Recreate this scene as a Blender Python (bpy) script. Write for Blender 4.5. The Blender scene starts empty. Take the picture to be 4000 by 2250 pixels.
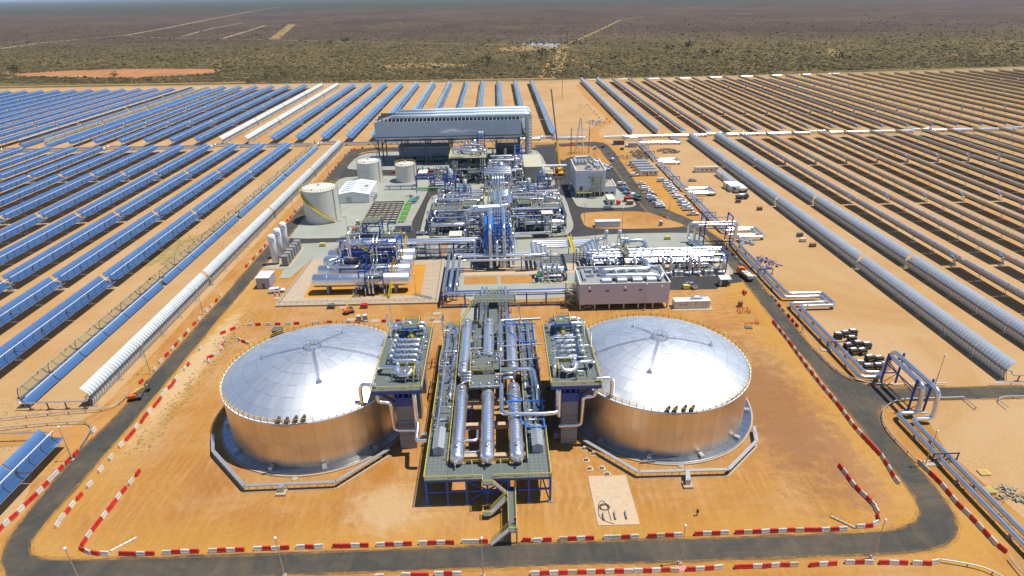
import bpy, math, random
import numpy as np
from math import sin, cos, pi, radians, hypot, atan2, sqrt
from mathutils import Vector, Matrix

rnd = random.Random(7)
SC = bpy.context.scene
COL = SC.collection

# ------------------------------------------------------------------ camera
F_PX, CAM_H = 2384.986, 94.0
MW = np.array([[0.99951662, -0.02746955, -0.01455864],
               [-0.02508924, -0.43617084, -0.89951405],
               [0.0183592, 0.89944451, -0.43664919]])      # world -> camera (x right, y down, z forward)
cd = bpy.data.cameras.new('camera')
cam = bpy.data.objects.new('camera', cd)
COL.objects.link(cam)
R3 = Matrix([list(r) for r in (MW.T @ np.diag([1, -1, -1]))])
cam.matrix_world = Matrix.Translation((0, 0, CAM_H)) @ R3.to_4x4()
cd.sensor_width = 36.0
cd.sensor_fit = 'HORIZONTAL'
cd.lens = F_PX * 36.0 / 4000.0
cd.clip_start = 0.5
cd.clip_end = 200000
SC.camera = cam

# ------------------------------------------------------------------ sky, sun, exposure
SUN_EL, SUN_AZ = radians(70), radians(84)
w = bpy.data.worlds.new('World')
SC.world = w
w.use_nodes = True
nt = w.node_tree
bg = nt.nodes.get('Background') or nt.nodes.new('ShaderNodeBackground')
wo = nt.nodes.get('World Output') or nt.nodes.new('ShaderNodeOutputWorld')
nt.links.new(bg.outputs[0], wo.inputs[0])
sky = nt.nodes.new('ShaderNodeTexSky')
sky.sky_type = 'NISHITA'
sky.sun_disc = False
sky.sun_elevation = SUN_EL
sky.sun_rotation = SUN_AZ
sky.altitude = 900
sky.air_density = 1.0
sky.dust_density = 0.25
sky.ozone_density = 5.0
nt.links.new(sky.outputs[0], bg.inputs[0])
bg.inputs[1].default_value = 0.122
sd = bpy.data.lights.new('sun', 'SUN')
sd.energy = 5.0
sd.angle = radians(0.53)
sd.color = (1.0, 0.955, 0.88)
so = bpy.data.objects.new('sun', sd)
COL.objects.link(so)
dvec = Vector((sin(SUN_AZ) * cos(SUN_EL), cos(SUN_AZ) * cos(SUN_EL), sin(SUN_EL)))
so.rotation_euler = dvec.to_track_quat('Z', 'Y').to_euler()
so.location = (300, 0, 300)
SC.view_settings.view_transform = 'Standard'
SC.view_settings.look = 'None'
SC.view_settings.gamma = 1.0
SC.view_settings.exposure = 0.0
SC.view_settings.use_curve_mapping = False
SC.render.engine = 'CYCLES'
SC.cycles.max_bounces = 6
SC.cycles.diffuse_bounces = 2
SC.cycles.glossy_bounces = 3
SC.cycles.transmission_bounces = 2
SC.cycles.volume_bounces = 1
SC.cycles.caustics_reflective = False
SC.cycles.caustics_refractive = False
SC.cycles.sample_clamp_indirect = 4.0

# ------------------------------------------------------------------ surveying
def G(px, py, z=0.0):
    """ground (or level z) point surveyed at photo pixel px, py"""
    d = MW.T @ np.array([(px - 2000) / F_PX, (py - 1125) / F_PX, 1.0])
    t = (z - CAM_H) / d[2]
    return (float(d[0] * t), float(d[1] * t), z)

def GZ(x0, y0, s, pts, z=0.0):
    return [G(x0 + a / s, y0 + b / s, z) for a, b in pts]

def proj(X, Y, Z):
    v = MW @ np.array([X, Y, Z - CAM_H])
    if v[2] <= 1: return (-1e6, -1e6)
    return 2000 + F_PX * v[0] / v[2], 1125 + F_PX * v[1] / v[2]

def seen(pts, m=30):
    for p in pts:
        x, y = proj(*p)
        if -m < x < 4000 + m and -m < y < 2250 + m: return True
    return False

# ------------------------------------------------------------------ materials
MATS = {}
def _nodes(name):
    m = bpy.data.materials.new(name)
    m.use_nodes = True
    MATS[name] = m
    n = m.node_tree
    return m, n, n.nodes.get('Principled BSDF')

class NG:
    """tiny node-graph helper"""
    def __init__(s, tree): s.t = tree
    def n(s, typ, **kw):
        x = s.t.nodes.new(typ)
        for k, v in kw.items(): setattr(x, k, v)
        return x
    def lk(s, a, b): s.t.links.new(a, b)
    def pos(s):
        return s.n('ShaderNodeNewGeometry').outputs['Position']
    def mapv(s, vec, scale=(1, 1, 1), rot=(0, 0, 0), loc=(0, 0, 0)):
        m = s.n('ShaderNodeMapping')
        m.inputs['Scale'].default_value = scale
        m.inputs['Rotation'].default_value = rot
        m.inputs['Location'].default_value = loc
        s.lk(vec, m.inputs['Vector']); return m.outputs[0]
    def noise(s, vec, scale, detail=4, rough=.55, dist=0.0):
        x = s.n('ShaderNodeTexNoise')
        x.inputs['Scale'].default_value = scale
        x.inputs['Detail'].default_value = detail
        x.inputs['Roughness'].default_value = rough
        x.inputs['Distortion'].default_value = dist
        s.lk(vec, x.inputs['Vector']); return x.outputs[0]
    def ramp(s, fac, stops):
        x = s.n('ShaderNodeValToRGB')
        e = x.color_ramp.elements
        while len(e) > 1: e.remove(e[-1])
        e[0].position = stops[0][0]; c = stops[0][1]
        e[0].color = (c[0], c[1], c[2], 1) if not isinstance(c, (int, float)) else (c, c, c, 1)
        for p, c in stops[1:]:
            q = e.new(p); q.color = (c[0], c[1], c[2], 1) if not isinstance(c, (int, float)) else (c, c, c, 1)
        s.lk(fac, x.inputs[0]); return x.outputs[0]
    def mix(s, fac, a, b, mode='MIX'):
        x = s.n('ShaderNodeMix', data_type='RGBA', blend_type=mode)
        for sock, v in ((x.inputs[0], fac), (x.inputs[6], a), (x.inputs[7], b)):
            if isinstance(v, (int, float)): sock.default_value = v
            elif isinstance(v, tuple): sock.default_value = (v[0], v[1], v[2], 1)
            else: s.lk(v, sock)
        return x.outputs[2]
    def math(s, op, a, b=0.0):
        x = s.n('ShaderNodeMath', operation=op)
        for sock, v in ((x.inputs[0], a), (x.inputs[1], b)):
            if isinstance(v, (int, float)): sock.default_value = v
            else: s.lk(v, sock)
        return x.outputs[0]
    def bump(s, h, strength, dist, bsdf):
        x = s.n('ShaderNodeBump')
        x.inputs['Strength'].default_value = strength
        x.inputs['Distance'].default_value = dist
        s.lk(h, x.inputs['Height']); s.lk(x.outputs[0], bsdf.inputs['Normal'])

def mat(name, col, rough=.6, metal=0.0, spec=.5, var=.12, vs=.6, rand=.0, bump=0.0, dirt=None):
    m, n, b = _nodes(name)
    g = NG(n)
    b.inputs['Roughness'].default_value = rough
    b.inputs['Metallic'].default_value = metal
    b.inputs['Specular IOR Level'].default_value = spec
    p = g.pos()
    f = g.noise(p, vs, 5, .65)
    c = g.ramp(f, [(.25, tuple(max(0, x * (1 - var)) for x in col)), (.75, tuple(min(1, x * (1 + var)) for x in col))])
    if dirt:
        f2 = g.ramp(g.noise(p, .9, 6, .7), [(.52, 0.0), (.75, 1.0)])
        c = g.mix(g.math('MULTIPLY', f2, dirt[1]), c, dirt[0])
    if rand:
        oi = g.n('ShaderNodeObjectInfo')
        r = g.math('ADD', g.math('MULTIPLY', oi.outputs['Random'], 2 * rand), 1 - rand)
        hs = g.n('ShaderNodeHueSaturation')
        g.lk(c, hs.inputs['Color']); g.lk(r, hs.inputs['Value'])
        c = hs.outputs[0]
    g.lk(c, b.inputs['Base Color'])
    if bump:
        g.bump(f, bump, .05, b)
    return m

ORANGE_DUST = (.42, .22, .08)
mat('cladding', (.82, .83, .85), .28, .96, var=.06, rand=.13, dirt=((.50, .44, .36), .35))
mat('cladding_dull', (.66, .68, .71), .40, .92, var=.07, rand=.1, dirt=((.48, .42, .34), .35))
def tank_wall():
    m, n, b = _nodes('tank_wall'); g = NG(n); p = g.pos()
    b.inputs['Metallic'].default_value = 1.0
    st = g.noise(g.mapv(p, scale=(1.1, 1.1, .05)), 1.0, 5, .7)
    c = g.ramp(st, [(.28, (.68, .58, .43)), (.5, (.72, .615, .465)), (.75, (.75, .65, .495))])  # gold tint puts the orange ground's reflection into the silver cladding
    oi = g.n('ShaderNodeObjectInfo'); hs = g.n('ShaderNodeHueSaturation')
    g.lk(c, hs.inputs['Color']); g.lk(g.math('ADD', g.math('MULTIPLY', oi.outputs['Random'], .14), .93), hs.inputs['Value'])
    g.lk(hs.outputs[0], b.inputs['Base Color'])
    g.lk(g.ramp(g.noise(p, .5, 6, .7), [(.3, .34), (.7, .50)]), b.inputs['Roughness'])
tank_wall()
mat('ledge_sheet', (.42, .44, .48), .3, 1.0, var=.06)
mat('receiver_white', (.90, .92, .95), .25, .2, var=.02)  # white base paints in the bright glint along the tubes
mat('rib_pale', (.78, .81, .82), .45, .15, var=.05)
mat('tank_roof', (.80, .81, .82), .46, .88, var=.02, vs=.3, rand=.06)
mat('mirror_glass', (.78, .90, 1.0), .03, 1.0, var=.01, rand=.05)  # sky blue mixed into the silver to deepen the reflected sky
mat('mirror_back', (.60, .555, .48), .5, .25, var=.05, rand=.03)  # warm tint carries the sand's reflection in the base colour
mat('mirror_back_pale', (.67, .71, .70), .5, .15, var=.05, rand=.03)
mat('mirror_back_grey', (.66, .70, .71), .45, .15, var=.05, rand=.04)
mat('galvanised', (.45, .47, .48), .5, .6, var=.12)
mat('steel_dark', (.10, .105, .11), .6, .2, var=.2)
mat('blue_steel', (.014, .075, .36), .45, 0, var=.2, rand=.15)
mat('bright_blue_steel', (.018, .19, .70), .45, 0, var=.15, rand=.1)
mat('yellow_paint', (.62, .47, .03), .5, 0, var=.12)
mat('rail_yellow', (.66, .52, .05), .5, 0, var=.1)
mat('rail_orange', (.78, .48, .02), .5, 0, var=.1)
mat('grating', (.125, .145, .13), .75, 0.0, var=.15, vs=2)
mat('concrete', (.46, .365, .255), .85, 0, var=.1, vs=1.5, dirt=(ORANGE_DUST, .6), bump=.2)
mat('concrete_grey', (.30, .28, .27), .85, 0, var=.12, vs=1.2, bump=.2)
mat('concrete_pink', (.56, .41, .265), .85, 0, var=.1, vs=1.0, dirt=(ORANGE_DUST, .5))
mat('white_paint', (.78, .78, .76), .45, 0, var=.04, dirt=((.6, .5, .36), .25))
mat('tank_white', (.70, .66, .555), .4, 0, var=.05, vs=.3)
mat('cream_panel', (.68, .64, .52), .55, 0, var=.05, dirt=(ORANGE_DUST, .2))
mat('grey_panel', (.36, .37, .42), .5, 0, var=.04, vs=.2)
mat('acc_panel', (.58, .61, .65), .45, 0.0, var=.04, vs=.1)
mat('beige_panel', (.46, .43, .31), .6, 0, var=.06)
mat('roof_grey', (.30, .31, .30), .7, 0, var=.1)
mat('roof_beige', (.50, .47, .34), .7, 0, var=.08)
mat('roof_white', (.74, .76, .78), .5, 0, var=.04)
mat('red_plastic', (.60, .030, .030), .45, 0, var=.1, rand=.12, dirt=((.45, .15, .08), .4))
mat('white_plastic', (.66, .62, .55), .5, 0, var=.1, rand=.06, dirt=(ORANGE_DUST, .45))
mat('cream_plastic', (.58, .48, .32), .5, 0, var=.1, rand=.06, dirt=(ORANGE_DUST, .5))
mat('pink_plastic', (.75, .22, .22), .5, 0, var=.1)
mat('black_rubber', (.018, .018, .018), .8, 0, var=.2)
mat('window_glass', (.03, .04, .05), .08, 0, spec=.8, var=.1)
mat('car_white', (.74, .75, .76), .25, 0, var=.03, rand=.04)
mat('car_silver', (.42, .44, .46), .3, .5, var=.05)
mat('car_dark', (.04, .05, .08), .25, 0, var=.05)
mat('car_blue', (.03, .10, .28), .25, 0, var=.05)
mat('orange_paint', (.72, .15, .02), .4, 0, var=.1)
mat('crane_yellow', (.72, .40, .02), .45, 0, var=.08)
mat('lift_yellow', (.70, .58, .16), .45, 0, var=.08)
mat('green_paint', (.03, .25, .09), .5, 0, var=.15)
mat('pipe_green', (.09, .40, .08), .5, 0, var=.15)
mat('dark_box', (.12, .125, .115), .7, 0, var=.2)
mat('brown_box', (.28, .15, .07), .8, 0, var=.2)
mat('timber', (.42, .32, .18), .85, 0, var=.2)
mat('rust', (.20, .10, .055), .85, 0, var=.3)
mat('skin', (.20, .10, .06), .6, 0)
mat('navy_cloth', (.02, .025, .06), .85, 0)
mat('orange_cloth', (.80, .12, .02), .8, 0)
mat('red_hat', (.65, .03, .02), .4, 0)
mat('navy_print', (.02, .04, .16), .5, 0)
mat('debris', (.20, .16, .11), .9, 0, var=.5, vs=2)
mat('navy_steel', (.02,.03,.10), .5, 0, var=.2)
mat('pole_paint', (.55,.28,.25), .5, 0, var=.4, vs=.5)
mat('rust_red', (.26,.04,.03), .7, 0, var=.15)
mat('vent_grey', (.16,.13,.11), .6, .2, var=.3)
mat('duct_sheet', (.66,.74,.78), .45, .35, var=.04)
mat('crate_dark', (.045,.035,.03), .8, 0, var=.2)
mat('vessel_sheet', (.84, .85, .87), .36, .95, var=.03, rand=.03)
mat('sack_cloth', (.36, .33, .25), .85, 0, var=.25, vs=1.5)
mat('shade_net', (.05, .06, .06), .9, 0)

def M(n): return MATS[n]

# ------------------------------------------------------------------ mesh builder
class MB:
    def __init__(s): s.v = []; s.f = []; s.sm = []; s.mi = []; s.cur = 0
    def add(s, vs, fs, smooth=False):
        o = len(s.v); s.v += [tuple(p) for p in vs]
        for f in fs:
            s.f.append(tuple(i + o for i in f)); s.sm.append(smooth); s.mi.append(s.cur)
    def box(s, x0, x1, y0, y1, z0, z1):
        s.add([(x0,y0,z0),(x1,y0,z0),(x1,y1,z0),(x0,y1,z0),(x0,y0,z1),(x1,y0,z1),(x1,y1,z1),(x0,y1,z1)],
              [(3,2,1,0),(4,5,6,7),(0,1,5,4),(1,2,6,5),(2,3,7,6),(3,0,4,7)])
        return s
    def rbox(s, cx, cy, rz, lx, ly, z0, z1, taper=1.0):
        c, n = cos(rz), sin(rz); q = []
        for z, k in ((z0, 1), (z1, taper)):
            for a, b in ((-1,-1),(1,-1),(1,1),(-1,1)):
                x, y = a*lx/2*k, b*ly/2*k
                q.append((cx+x*c-y*n, cy+x*n+y*c, z))
        s.add(q, [(3,2,1,0),(4,5,6,7),(0,1,5,4),(1,2,6,5),(2,3,7,6),(3,0,4,7)]); return s
    def bar(s, p, q, w, h=None):
        h = h or w
        p = Vector(p); q = Vector(q); d = q - p
        if d.length < 1e-6: return s
        d.normalize()
        a = d.cross(Vector((0,0,1)))
        if a.length < 1e-3: a = Vector((1,0,0))
        a.normalize(); b = a.cross(d)
        vs = [c + a*(i*w/2) + b*(j*h/2) for c in (p, q) for i, j in ((-1,-1),(1,-1),(1,1),(-1,1))]
        s.add(vs, [(0,1,2,3),(7,6,5,4),(1,0,4,5),(2,1,5,6),(3,2,6,7),(0,3,7,4)]); return s
    def tube(s, path, r, n=8, bend=0.0, cap=True, k=3):
        P = [Vector(p) for p in path]
        if bend > 0 and len(P) > 2:
            Q = [P[0]]
            for i in range(1, len(P)-1):
                a, b, c = P[i-1], P[i], P[i+1]
                u = (a-b); v = (c-b); t = min(bend, u.length*.49, v.length*.49)
                u.normalize(); v.normalize()
                p0, p2 = b+u*t, b+v*t
                for j in range(k+1):
                    f = j/k
                    Q.append(p0*(1-f)**2 + b*2*f*(1-f) + p2*f*f)
            Q.append(P[-1]); P = Q
        N = len(P); rings = []
        d0 = (P[1]-P[0]).normalized()
        up = Vector((0,0,1)) if abs(d0.z) < .9 else Vector((1,0,0))
        for i in range(N):
            d = ((P[i]-P[i-1]).normalized() if i else d0) + ((P[i+1]-P[i]).normalized() if i < N-1 else Vector())
            if d.length < 1e-6: d = d0
            d.normalize()
            a = up - d*up.dot(d)
            if a.length < 1e-4: a = d.orthogonal()
            a.normalize(); up = a; b = d.cross(a)
            sc = 1.0
            rings.append([P[i] + (a*cos(2*pi*j/n) + b*sin(2*pi*j/n))*r*sc for j in range(n)])
        vs = [p for rg in rings for p in rg]
        fs = [(i*n+j, i*n+(j+1)%n, (i+1)*n+(j+1)%n, (i+1)*n+j) for i in range(N-1) for j in range(n)]
        s.add(vs, fs, True)
        if cap:
            s.add(rings[0], [tuple(range(n-1,-1,-1))]); s.add(rings[-1], [tuple(range(n))])
        return s
    def lathe(s, prof, c=(0,0,0), n=24, axis='z', smooth=True, a0=0.0):
        """prof: list of (radius, height)"""
        c = Vector(c); rings = []
        for r, h in prof:
            rg = []
            for j in range(n):
                t = 2*pi*j/n + a0; x, y = r*cos(t), r*sin(t)
                rg.append(c + (Vector((x,y,h)) if axis == 'z' else Vector((h,x,y)) if axis == 'x' else Vector((x,h,y)) ))
            rings.append(rg)
        vs = [p for rg in rings for p in rg]
        fl = axis == 'y'
        fs = []
        for i in range(len(prof)-1):
            for j in range(n):
                q = (i*n+j, i*n+(j+1)%n, (i+1)*n+(j+1)%n, (i+1)*n+j)
                fs.append(q[::-1] if fl else q)
        s.add(vs, fs, smooth); return s
    def hvessel(s, c, r, L, axis='x', n=20, dome=.35):
        h = L/2; d = r*dome
        prof = [(.02,-h-d),(r*.5,-h-d*.85),(r*.85,-h-d*.5),(r,-h),(r,h),(r*.85,h+d*.5),(r*.5,h+d*.85),(.02,h+d)]
        return s.lathe(prof, c, n, axis)
    def prism(s, pts, z0, z1, top=True, bottom=False):
        n = len(pts)
        a = sum(pts[i][0]*pts[(i+1)%n][1]-pts[(i+1)%n][0]*pts[i][1] for i in range(n))
        if a < 0: pts = pts[::-1]
        s.add([(p[0],p[1],z0) for p in pts]+[(p[0],p[1],z1) for p in pts],
              [(i,(i+1)%n,n+(i+1)%n,n+i) for i in range(n)] + ([tuple(range(n,2*n))] if top else []) + ([tuple(range(n-1,-1,-1))] if bottom else []))
        return s
    def rail(s, path, h=1.1, t=.07, step=2.0, closed=False):
        P = [Vector(p) for p in path]
        if closed: P.append(P[0])
        for a, b in zip(P, P[1:]):
            L = (b-a).length
            if L < .1: continue
            for hh in (h, h*.55): s.bar(a+Vector((0,0,hh)), b+Vector((0,0,hh)), t)
            m = max(1, round(L/step))
            for i in range(m+1):
                q = a.lerp(b, i/m); s.bar(q, q+Vector((0,0,h)), t)
        return s
    def mesh(s, name, mats):
        me = bpy.data.meshes.new(name)
        me.from_pydata(s.v, [], s.f)
        for m in (mats if isinstance(mats, (list, tuple)) else [mats]):
            me.materials.append(M(m) if isinstance(m, str) else m)
        me.polygons.foreach_set('use_smooth', s.sm)
        if any(s.mi): me.polygons.foreach_set('material_index', s.mi)
        me.update()
        return me
    def build(s, name, mats, parent=None, loc=None):
        """mesh coordinates are world ones; a parent's location is taken off"""
        o = Vector((0,0,0))
        if parent is not None:
            q = parent
            while q is not None: o += Vector(q.location); q = q.parent
        elif loc is not None: o = Vector(loc)
        if o.length > 0: s.v = [(p[0]-o.x, p[1]-o.y, p[2]-o.z) for p in s.v]
        ob = bpy.data.objects.new(name, s.mesh(name, mats))
        COL.objects.link(ob)
        if parent is not None: ob.parent = parent
        elif loc is not None: ob.location = loc
        return ob

def tag(o, label=None, cat=None, group=None, kind=None):
    if label: o['label'] = label
    if cat: o['category'] = cat
    if group: o['group'] = group
    if kind: o['kind'] = kind
    return o

def thing(name, label, cat, loc=(0,0,0), rz=0, group=None):
    o = bpy.data.objects.new(name, None)
    COL.objects.link(o); o.empty_display_size = .3
    o.location = loc; o.rotation_euler = (0,0,rz)
    return tag(o, label, cat, group)

def struct(o): o['kind'] = 'structure'; return o

_bar = {}
def barobj(name, p, q, w, h, m, parent):
    """a straight member as an object of its own (shared unit bar)"""
    if m not in _bar: _bar[m] = MB().box(-.5,.5,-.5,.5,-.5,.5).mesh('bar', m)
    p = Vector(p); q = Vector(q); d = q-p; L = d.length; d.normalize()
    a = d.cross(Vector((0,0,1)))
    if a.length < 1e-3: a = Vector((1,0,0))
    a.normalize(); b = a.cross(d)
    ob = bpy.data.objects.new(name, _bar[m]); COL.objects.link(ob)
    off = Vector(parent.location) if parent else Vector()
    mid = (p+q)/2 - off
    Rm = Matrix((a, b, -d)).transposed() if Matrix((a, b, -d)).determinant() > 0 else Matrix((a, b, d)).transposed()
    ob.parent = parent
    ob.matrix_basis = Matrix.Translation(mid) @ Rm.to_4x4() @ Matrix.Diagonal((w, h, L, 1))
    return ob

KIDS = {}
def copy_tree(o, loc=None, rz=None, label=None, group=None, parent=None):
    c = o.copy(); COL.objects.link(c)
    if parent is not None: c.parent = parent
    if loc is not None: c.location = loc
    if rz is not None: c.rotation_euler = (0,0,rz)
    if label: c['label'] = label
    if group: c['group'] = group
    if o.name not in KIDS: KIDS[o.name] = list(o.children)
    for ch in KIDS[o.name]: copy_tree(ch, parent=c)
    return c

def under(t, host, kids):
    """hang parts of thing t below one of its parts (third level)"""
    ch = list(t.children); h = [c for c in ch if c.name.split('.')[0] == host]
    for c in ch:
        if h and c.name.split('.')[0] in kids: c.parent = h[0]
    KIDS.clear()

class Proto:
    """first use moves the original, later uses copy it"""
    def __init__(s, root): s.root = root; s.n = 0
    def put(s, loc, rz, label, group=None):
        s.n += 1
        if s.n == 1:
            o = s.root; KIDS[o.name] = list(o.children)
            o.location = loc; o.rotation_euler = (0,0,rz); o['label'] = label
            if group: o['group'] = group
            return o
        return copy_tree(s.root, loc, rz, label, group)

_W = 'zeroth first second third fourth fifth sixth seventh eighth ninth tenth eleventh twelfth thirteenth fourteenth fifteenth sixteenth seventeenth eighteenth nineteenth twentieth'.split()
def nth(n):
    if n <= 20: return _W[n]
    return '%d%s' % (n, {1:'st',2:'nd',3:'rd'}.get(n % 10 if n % 100 not in (11,12,13) else 0, 'th'))

def clutter(t, x0, x1, y0, y1, z0, z1, n, seed, rmin=.1, rmax=.32, mats=('cladding','cladding','cladding','cladding_dull','galvanised'), zl=None):
    """manhattan pipework of a unit: each run a part"""
    q = random.Random(seed)
    for i in range(n):
        r = 1.2*q.uniform(rmin, rmax)*(1.4 if q.random() < .2 else 1)
        x, y = q.uniform(x0, x1), q.uniform(y0, y1)
        z = q.choice(zl) + q.uniform(0, .6) if zl else q.uniform(z0, z1)
        P = [(x,y,z)]
        ax = q.random() < .62
        for k in range(q.randint(2, 4)):
            x_, y_, z_ = P[-1]
            if k % 2 == 0:
                if ax: P.append((min(x1, max(x0, x_+q.choice((-1,1))*q.uniform(2.5, 8))), y_, z_))
                else: P.append((x_, min(y1, max(y0, y_+q.choice((-1,1))*q.uniform(2, 6))), z_))
                ax = not ax
            else: P.append((x_, y_, max(.4, z_+q.choice((-1,-1,1))*q.uniform(1, 4))))
        P = [P[0]]+[b for a, b in zip(P, P[1:]) if (Vector(a)-Vector(b)).length > .8]
        if len(P) < 2: continue
        mb = MB(); mb.tube(P, r, 7, r*2.4); mb.build('pipe_run', q.choice(mats), t)
        if q.random() < .5:
            a = P[q.randrange(len(P))]
            mb = MB(); mb.lathe([(r*1.9,-.3),(r*1.9,.3)], (a[0],a[1],a[2]+.1), 8); mb.tube([(a[0],a[1],a[2]),(a[0],a[1],a[2]+1.1)], r*.6, 6); mb.lathe([(r*1.6,1.0),(r*1.6,1.12)], a, 8)
            mb.build('valve', q.choice(('bright_blue_steel','cladding','galvanised','galvanised','yellow_paint')), t)
    for i in range(n//3):
        x, y = q.uniform(x0, x1), q.uniform(y0, y1); s = q.uniform(.5, 1.3)
        mb = MB(); mb.rbox(x, y, 0, s*1.4, s, .12, .12+s*q.uniform(.8, 1.6)); mb.build('skid_box', q.choice(('galvanised','grey_panel','steel_dark','green_paint','concrete_grey')), t)


# ================================================================== GROUND
def ground_mats():
    # compound earth: ochre, tan and red-brown patches, wheel-track streaks
    m, n, b = _nodes('compound_earth'); g = NG(n); p = g.pos()
    b.inputs['Roughness'].default_value = .95; b.inputs['Specular IOR Level'].default_value = .1
    big = g.noise(p, .022, 5, .6, .8)
    c = g.ramp(big, [(.30, (.375,.160,.036)), (.45, (.43,.198,.042)), (.58, (.455,.222,.056)), (.72, (.485,.262,.088))])
    red = g.ramp(g.noise(g.mapv(p, loc=(40,11,3)), .035, 5, .65, 1.2), [(.52, 0.0), (.68, 1.0)])
    c = g.mix(g.math('MULTIPLY', red, .55), c, (.30,.115,.042))
    pale = g.ramp(g.noise(g.mapv(p, loc=(-70,31,9)), .045, 7, .7, .8), [(.46, 0.0), (.70, 1.0)])
    c = g.mix(g.math('MULTIPLY', pale, .7), c, (.53,.345,.175))
    st = g.noise(g.mapv(p, scale=(.05,.75,.3), rot=(0,0,.06)), 1.0, 4, .7, .5)
    c = g.mix(g.ramp(st, [(.42, .0), (.62, .35)]), c, (.36,.165,.055))
    st2 = g.noise(g.mapv(p, scale=(.9,.06,.3), rot=(0,0,-.25)), 1.0, 4, .7, .6)
    c = g.mix(g.ramp(st2, [(.5, .0), (.72, .35)]), c, (.58,.36,.16))
    fine = g.noise(p, 1.6, 8, .75)
    for cx_, cy_, sc_, k_ in ((-62, 108, 1.5, .16), (48, 88, 1.7, .16), (70, 150, 1.3, .16)):
        wv = g.n('ShaderNodeTexWave', wave_type='RINGS', rings_direction='Z'); wv.inputs['Scale'].default_value = sc_*.1; wv.inputs['Distortion'].default_value = 14; wv.inputs['Detail'].default_value = 4; wv.inputs['Detail Scale'].default_value = .6
        g.lk(g.mapv(p, loc=(-cx_, -cy_, 0)), wv.inputs[0])
        msk = g.ramp(g.noise(g.mapv(p, loc=(cx_, 5, 1)), .025, 3, .5), [(.46, 0.0), (.62, k_)])
        c = g.mix(g.math('MULTIPLY', g.ramp(wv.outputs[1], [(.45, 0.0), (.9, 1.0)]), msk), c, (.62,.40,.18))
    # loose yellow sand thrown up along the road shoulders
    sx = g.n('ShaderNodeSeparateXYZ'); g.lk(p, sx.inputs[0])
    ax = g.math('ABSOLUTE', g.math('ADD', sx.outputs[0], 3.6)); dx = g.math('ABSOLUTE', g.math('SUBTRACT', ax, 87.6))
    dy = g.math('ABSOLUTE', g.math('SUBTRACT', sx.outputs[1], 82.0))
    dn = g.math('ADD', g.math('MINIMUM', dx, dy), g.math('MULTIPLY', g.math('SUBTRACT', g.noise(p, .12, 5, .65), .5), 9))
    c = g.mix(g.ramp(g.math('MULTIPLY', dn, .1), [(.05, .75), (1.0, 0.0)]), c, (.50,.265,.055))
    # washed-out pale patch and fallen earth beside the deck, red scour right of the right tank
    for cx_, cy_, rx_, ry_, col_, k_ in ((-24,93,9,8,(.58,.41,.23),.6), (-26.5,103.2,3.4,5,(.40,.17,.035),.85), (67,122,14,40,(.27,.125,.058),.75), (74,102,6,20,(.33,.16,.08),.5), (-87,150,4,40,(.62,.45,.26),.7), (62,163,14,5,(.34,.15,.06),.5)):
        v = g.mapv(p, scale=(1/rx_, 1/ry_, 0), loc=(-cx_/rx_, -cy_/ry_, 0))
        ln = g.n('ShaderNodeVectorMath', operation='LENGTH'); g.lk(v, ln.inputs[0])
        dd = g.math('ADD', ln.outputs['Value'], g.math('MULTIPLY', g.math('SUBTRACT', g.noise(p, .35, 5, .65), .5), 1.6))
        c = g.mix(g.ramp(dd, [(.45, k_), (1.05, 0.0)]), c, col_)
    c = g.mix(.32, c, g.ramp(fine, [(.3, (.6,.6,.6)), (.7, (1.22,1.22,1.22))]), 'MULTIPLY')
    g.lk(c, b.inputs['Base Color'])
    g.bump(g.math('ADD', fine, g.math('MULTIPLY', st, .6)), .55, .25, b)
    # field sand
    m, n, b = _nodes('field_sand'); g = NG(n); p = g.pos()
    b.inputs['Roughness'].default_value = .95; b.inputs['Specular IOR Level'].default_value = .1
    c = g.ramp(g.noise(p, .02, 6, .62, 1.0), [(.3, (.445,.248,.096)), (.5, (.495,.315,.150)), (.72, (.525,.352,.195))])
    och = g.ramp(g.noise(g.mapv(p, loc=(13,5,2)), .05, 6, .7, .8), [(.52, 0.0), (.7, 1.0)])
    c = g.mix(g.math('MULTIPLY', och, .55), c, (.47,.235,.075))
    ns = g.noise(g.mapv(p, scale=(.5,.02,.3)), 1.0, 4, .65, .3)
    c = g.mix(g.ramp(ns, [(.45, 0.0), (.7, .45)]), c, (.52,.30,.13))
    tuft = g.ramp(g.noise(p, .55, 6, .8), [(.64, 0.0), (.72, 1.0)])
    zone = g.ramp(g.noise(g.mapv(p, loc=(3,90,2)), .012, 3, .5), [(.5, 0.0), (.66, .7)])
    c = g.mix(g.math('MULTIPLY', tuft, zone), c, (.22,.17,.06))
    # greener weeds further east in the far field
    sx = g.n('ShaderNodeSeparateXYZ'); g.lk(p, sx.inputs[0])
    east = g.math('MULTIPLY', g.ramp(g.math('MULTIPLY', g.math('SUBTRACT', sx.outputs[0], 180), .0035), [(0, 0.0), (1, 1.0)]), g.ramp(g.noise(p, .05, 5, .65), [(.3, .25), (.6, .9)]))
    c = g.mix(east, c, (.37,.235,.085))
    fine = g.noise(p, 1.8, 8, .75)
    c = g.mix(.45, c, g.ramp(fine, [(.3, (.62,.62,.62)), (.7, (1.2,1.2,1.2))]), 'MULTIPLY')
    g.lk(c, b.inputs['Base Color']); g.bump(fine, .4, .2, b)
    # scrubland
    m, n, b = _nodes('scrubland_earth'); g = NG(n); p = g.pos()
    b.inputs['Roughness'].default_value = 1.0; b.inputs['Specular IOR Level'].default_value = .05
    sx = g.n('ShaderNodeSeparateXYZ'); g.lk(p, sx.inputs[0])
    y = sx.outputs[1]
    wob = g.math('MULTIPLY', g.math('SUBTRACT', g.noise(p, .0016, 4, .55), .5), 900)
    yy = g.math('ADD', y, wob)
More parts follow.
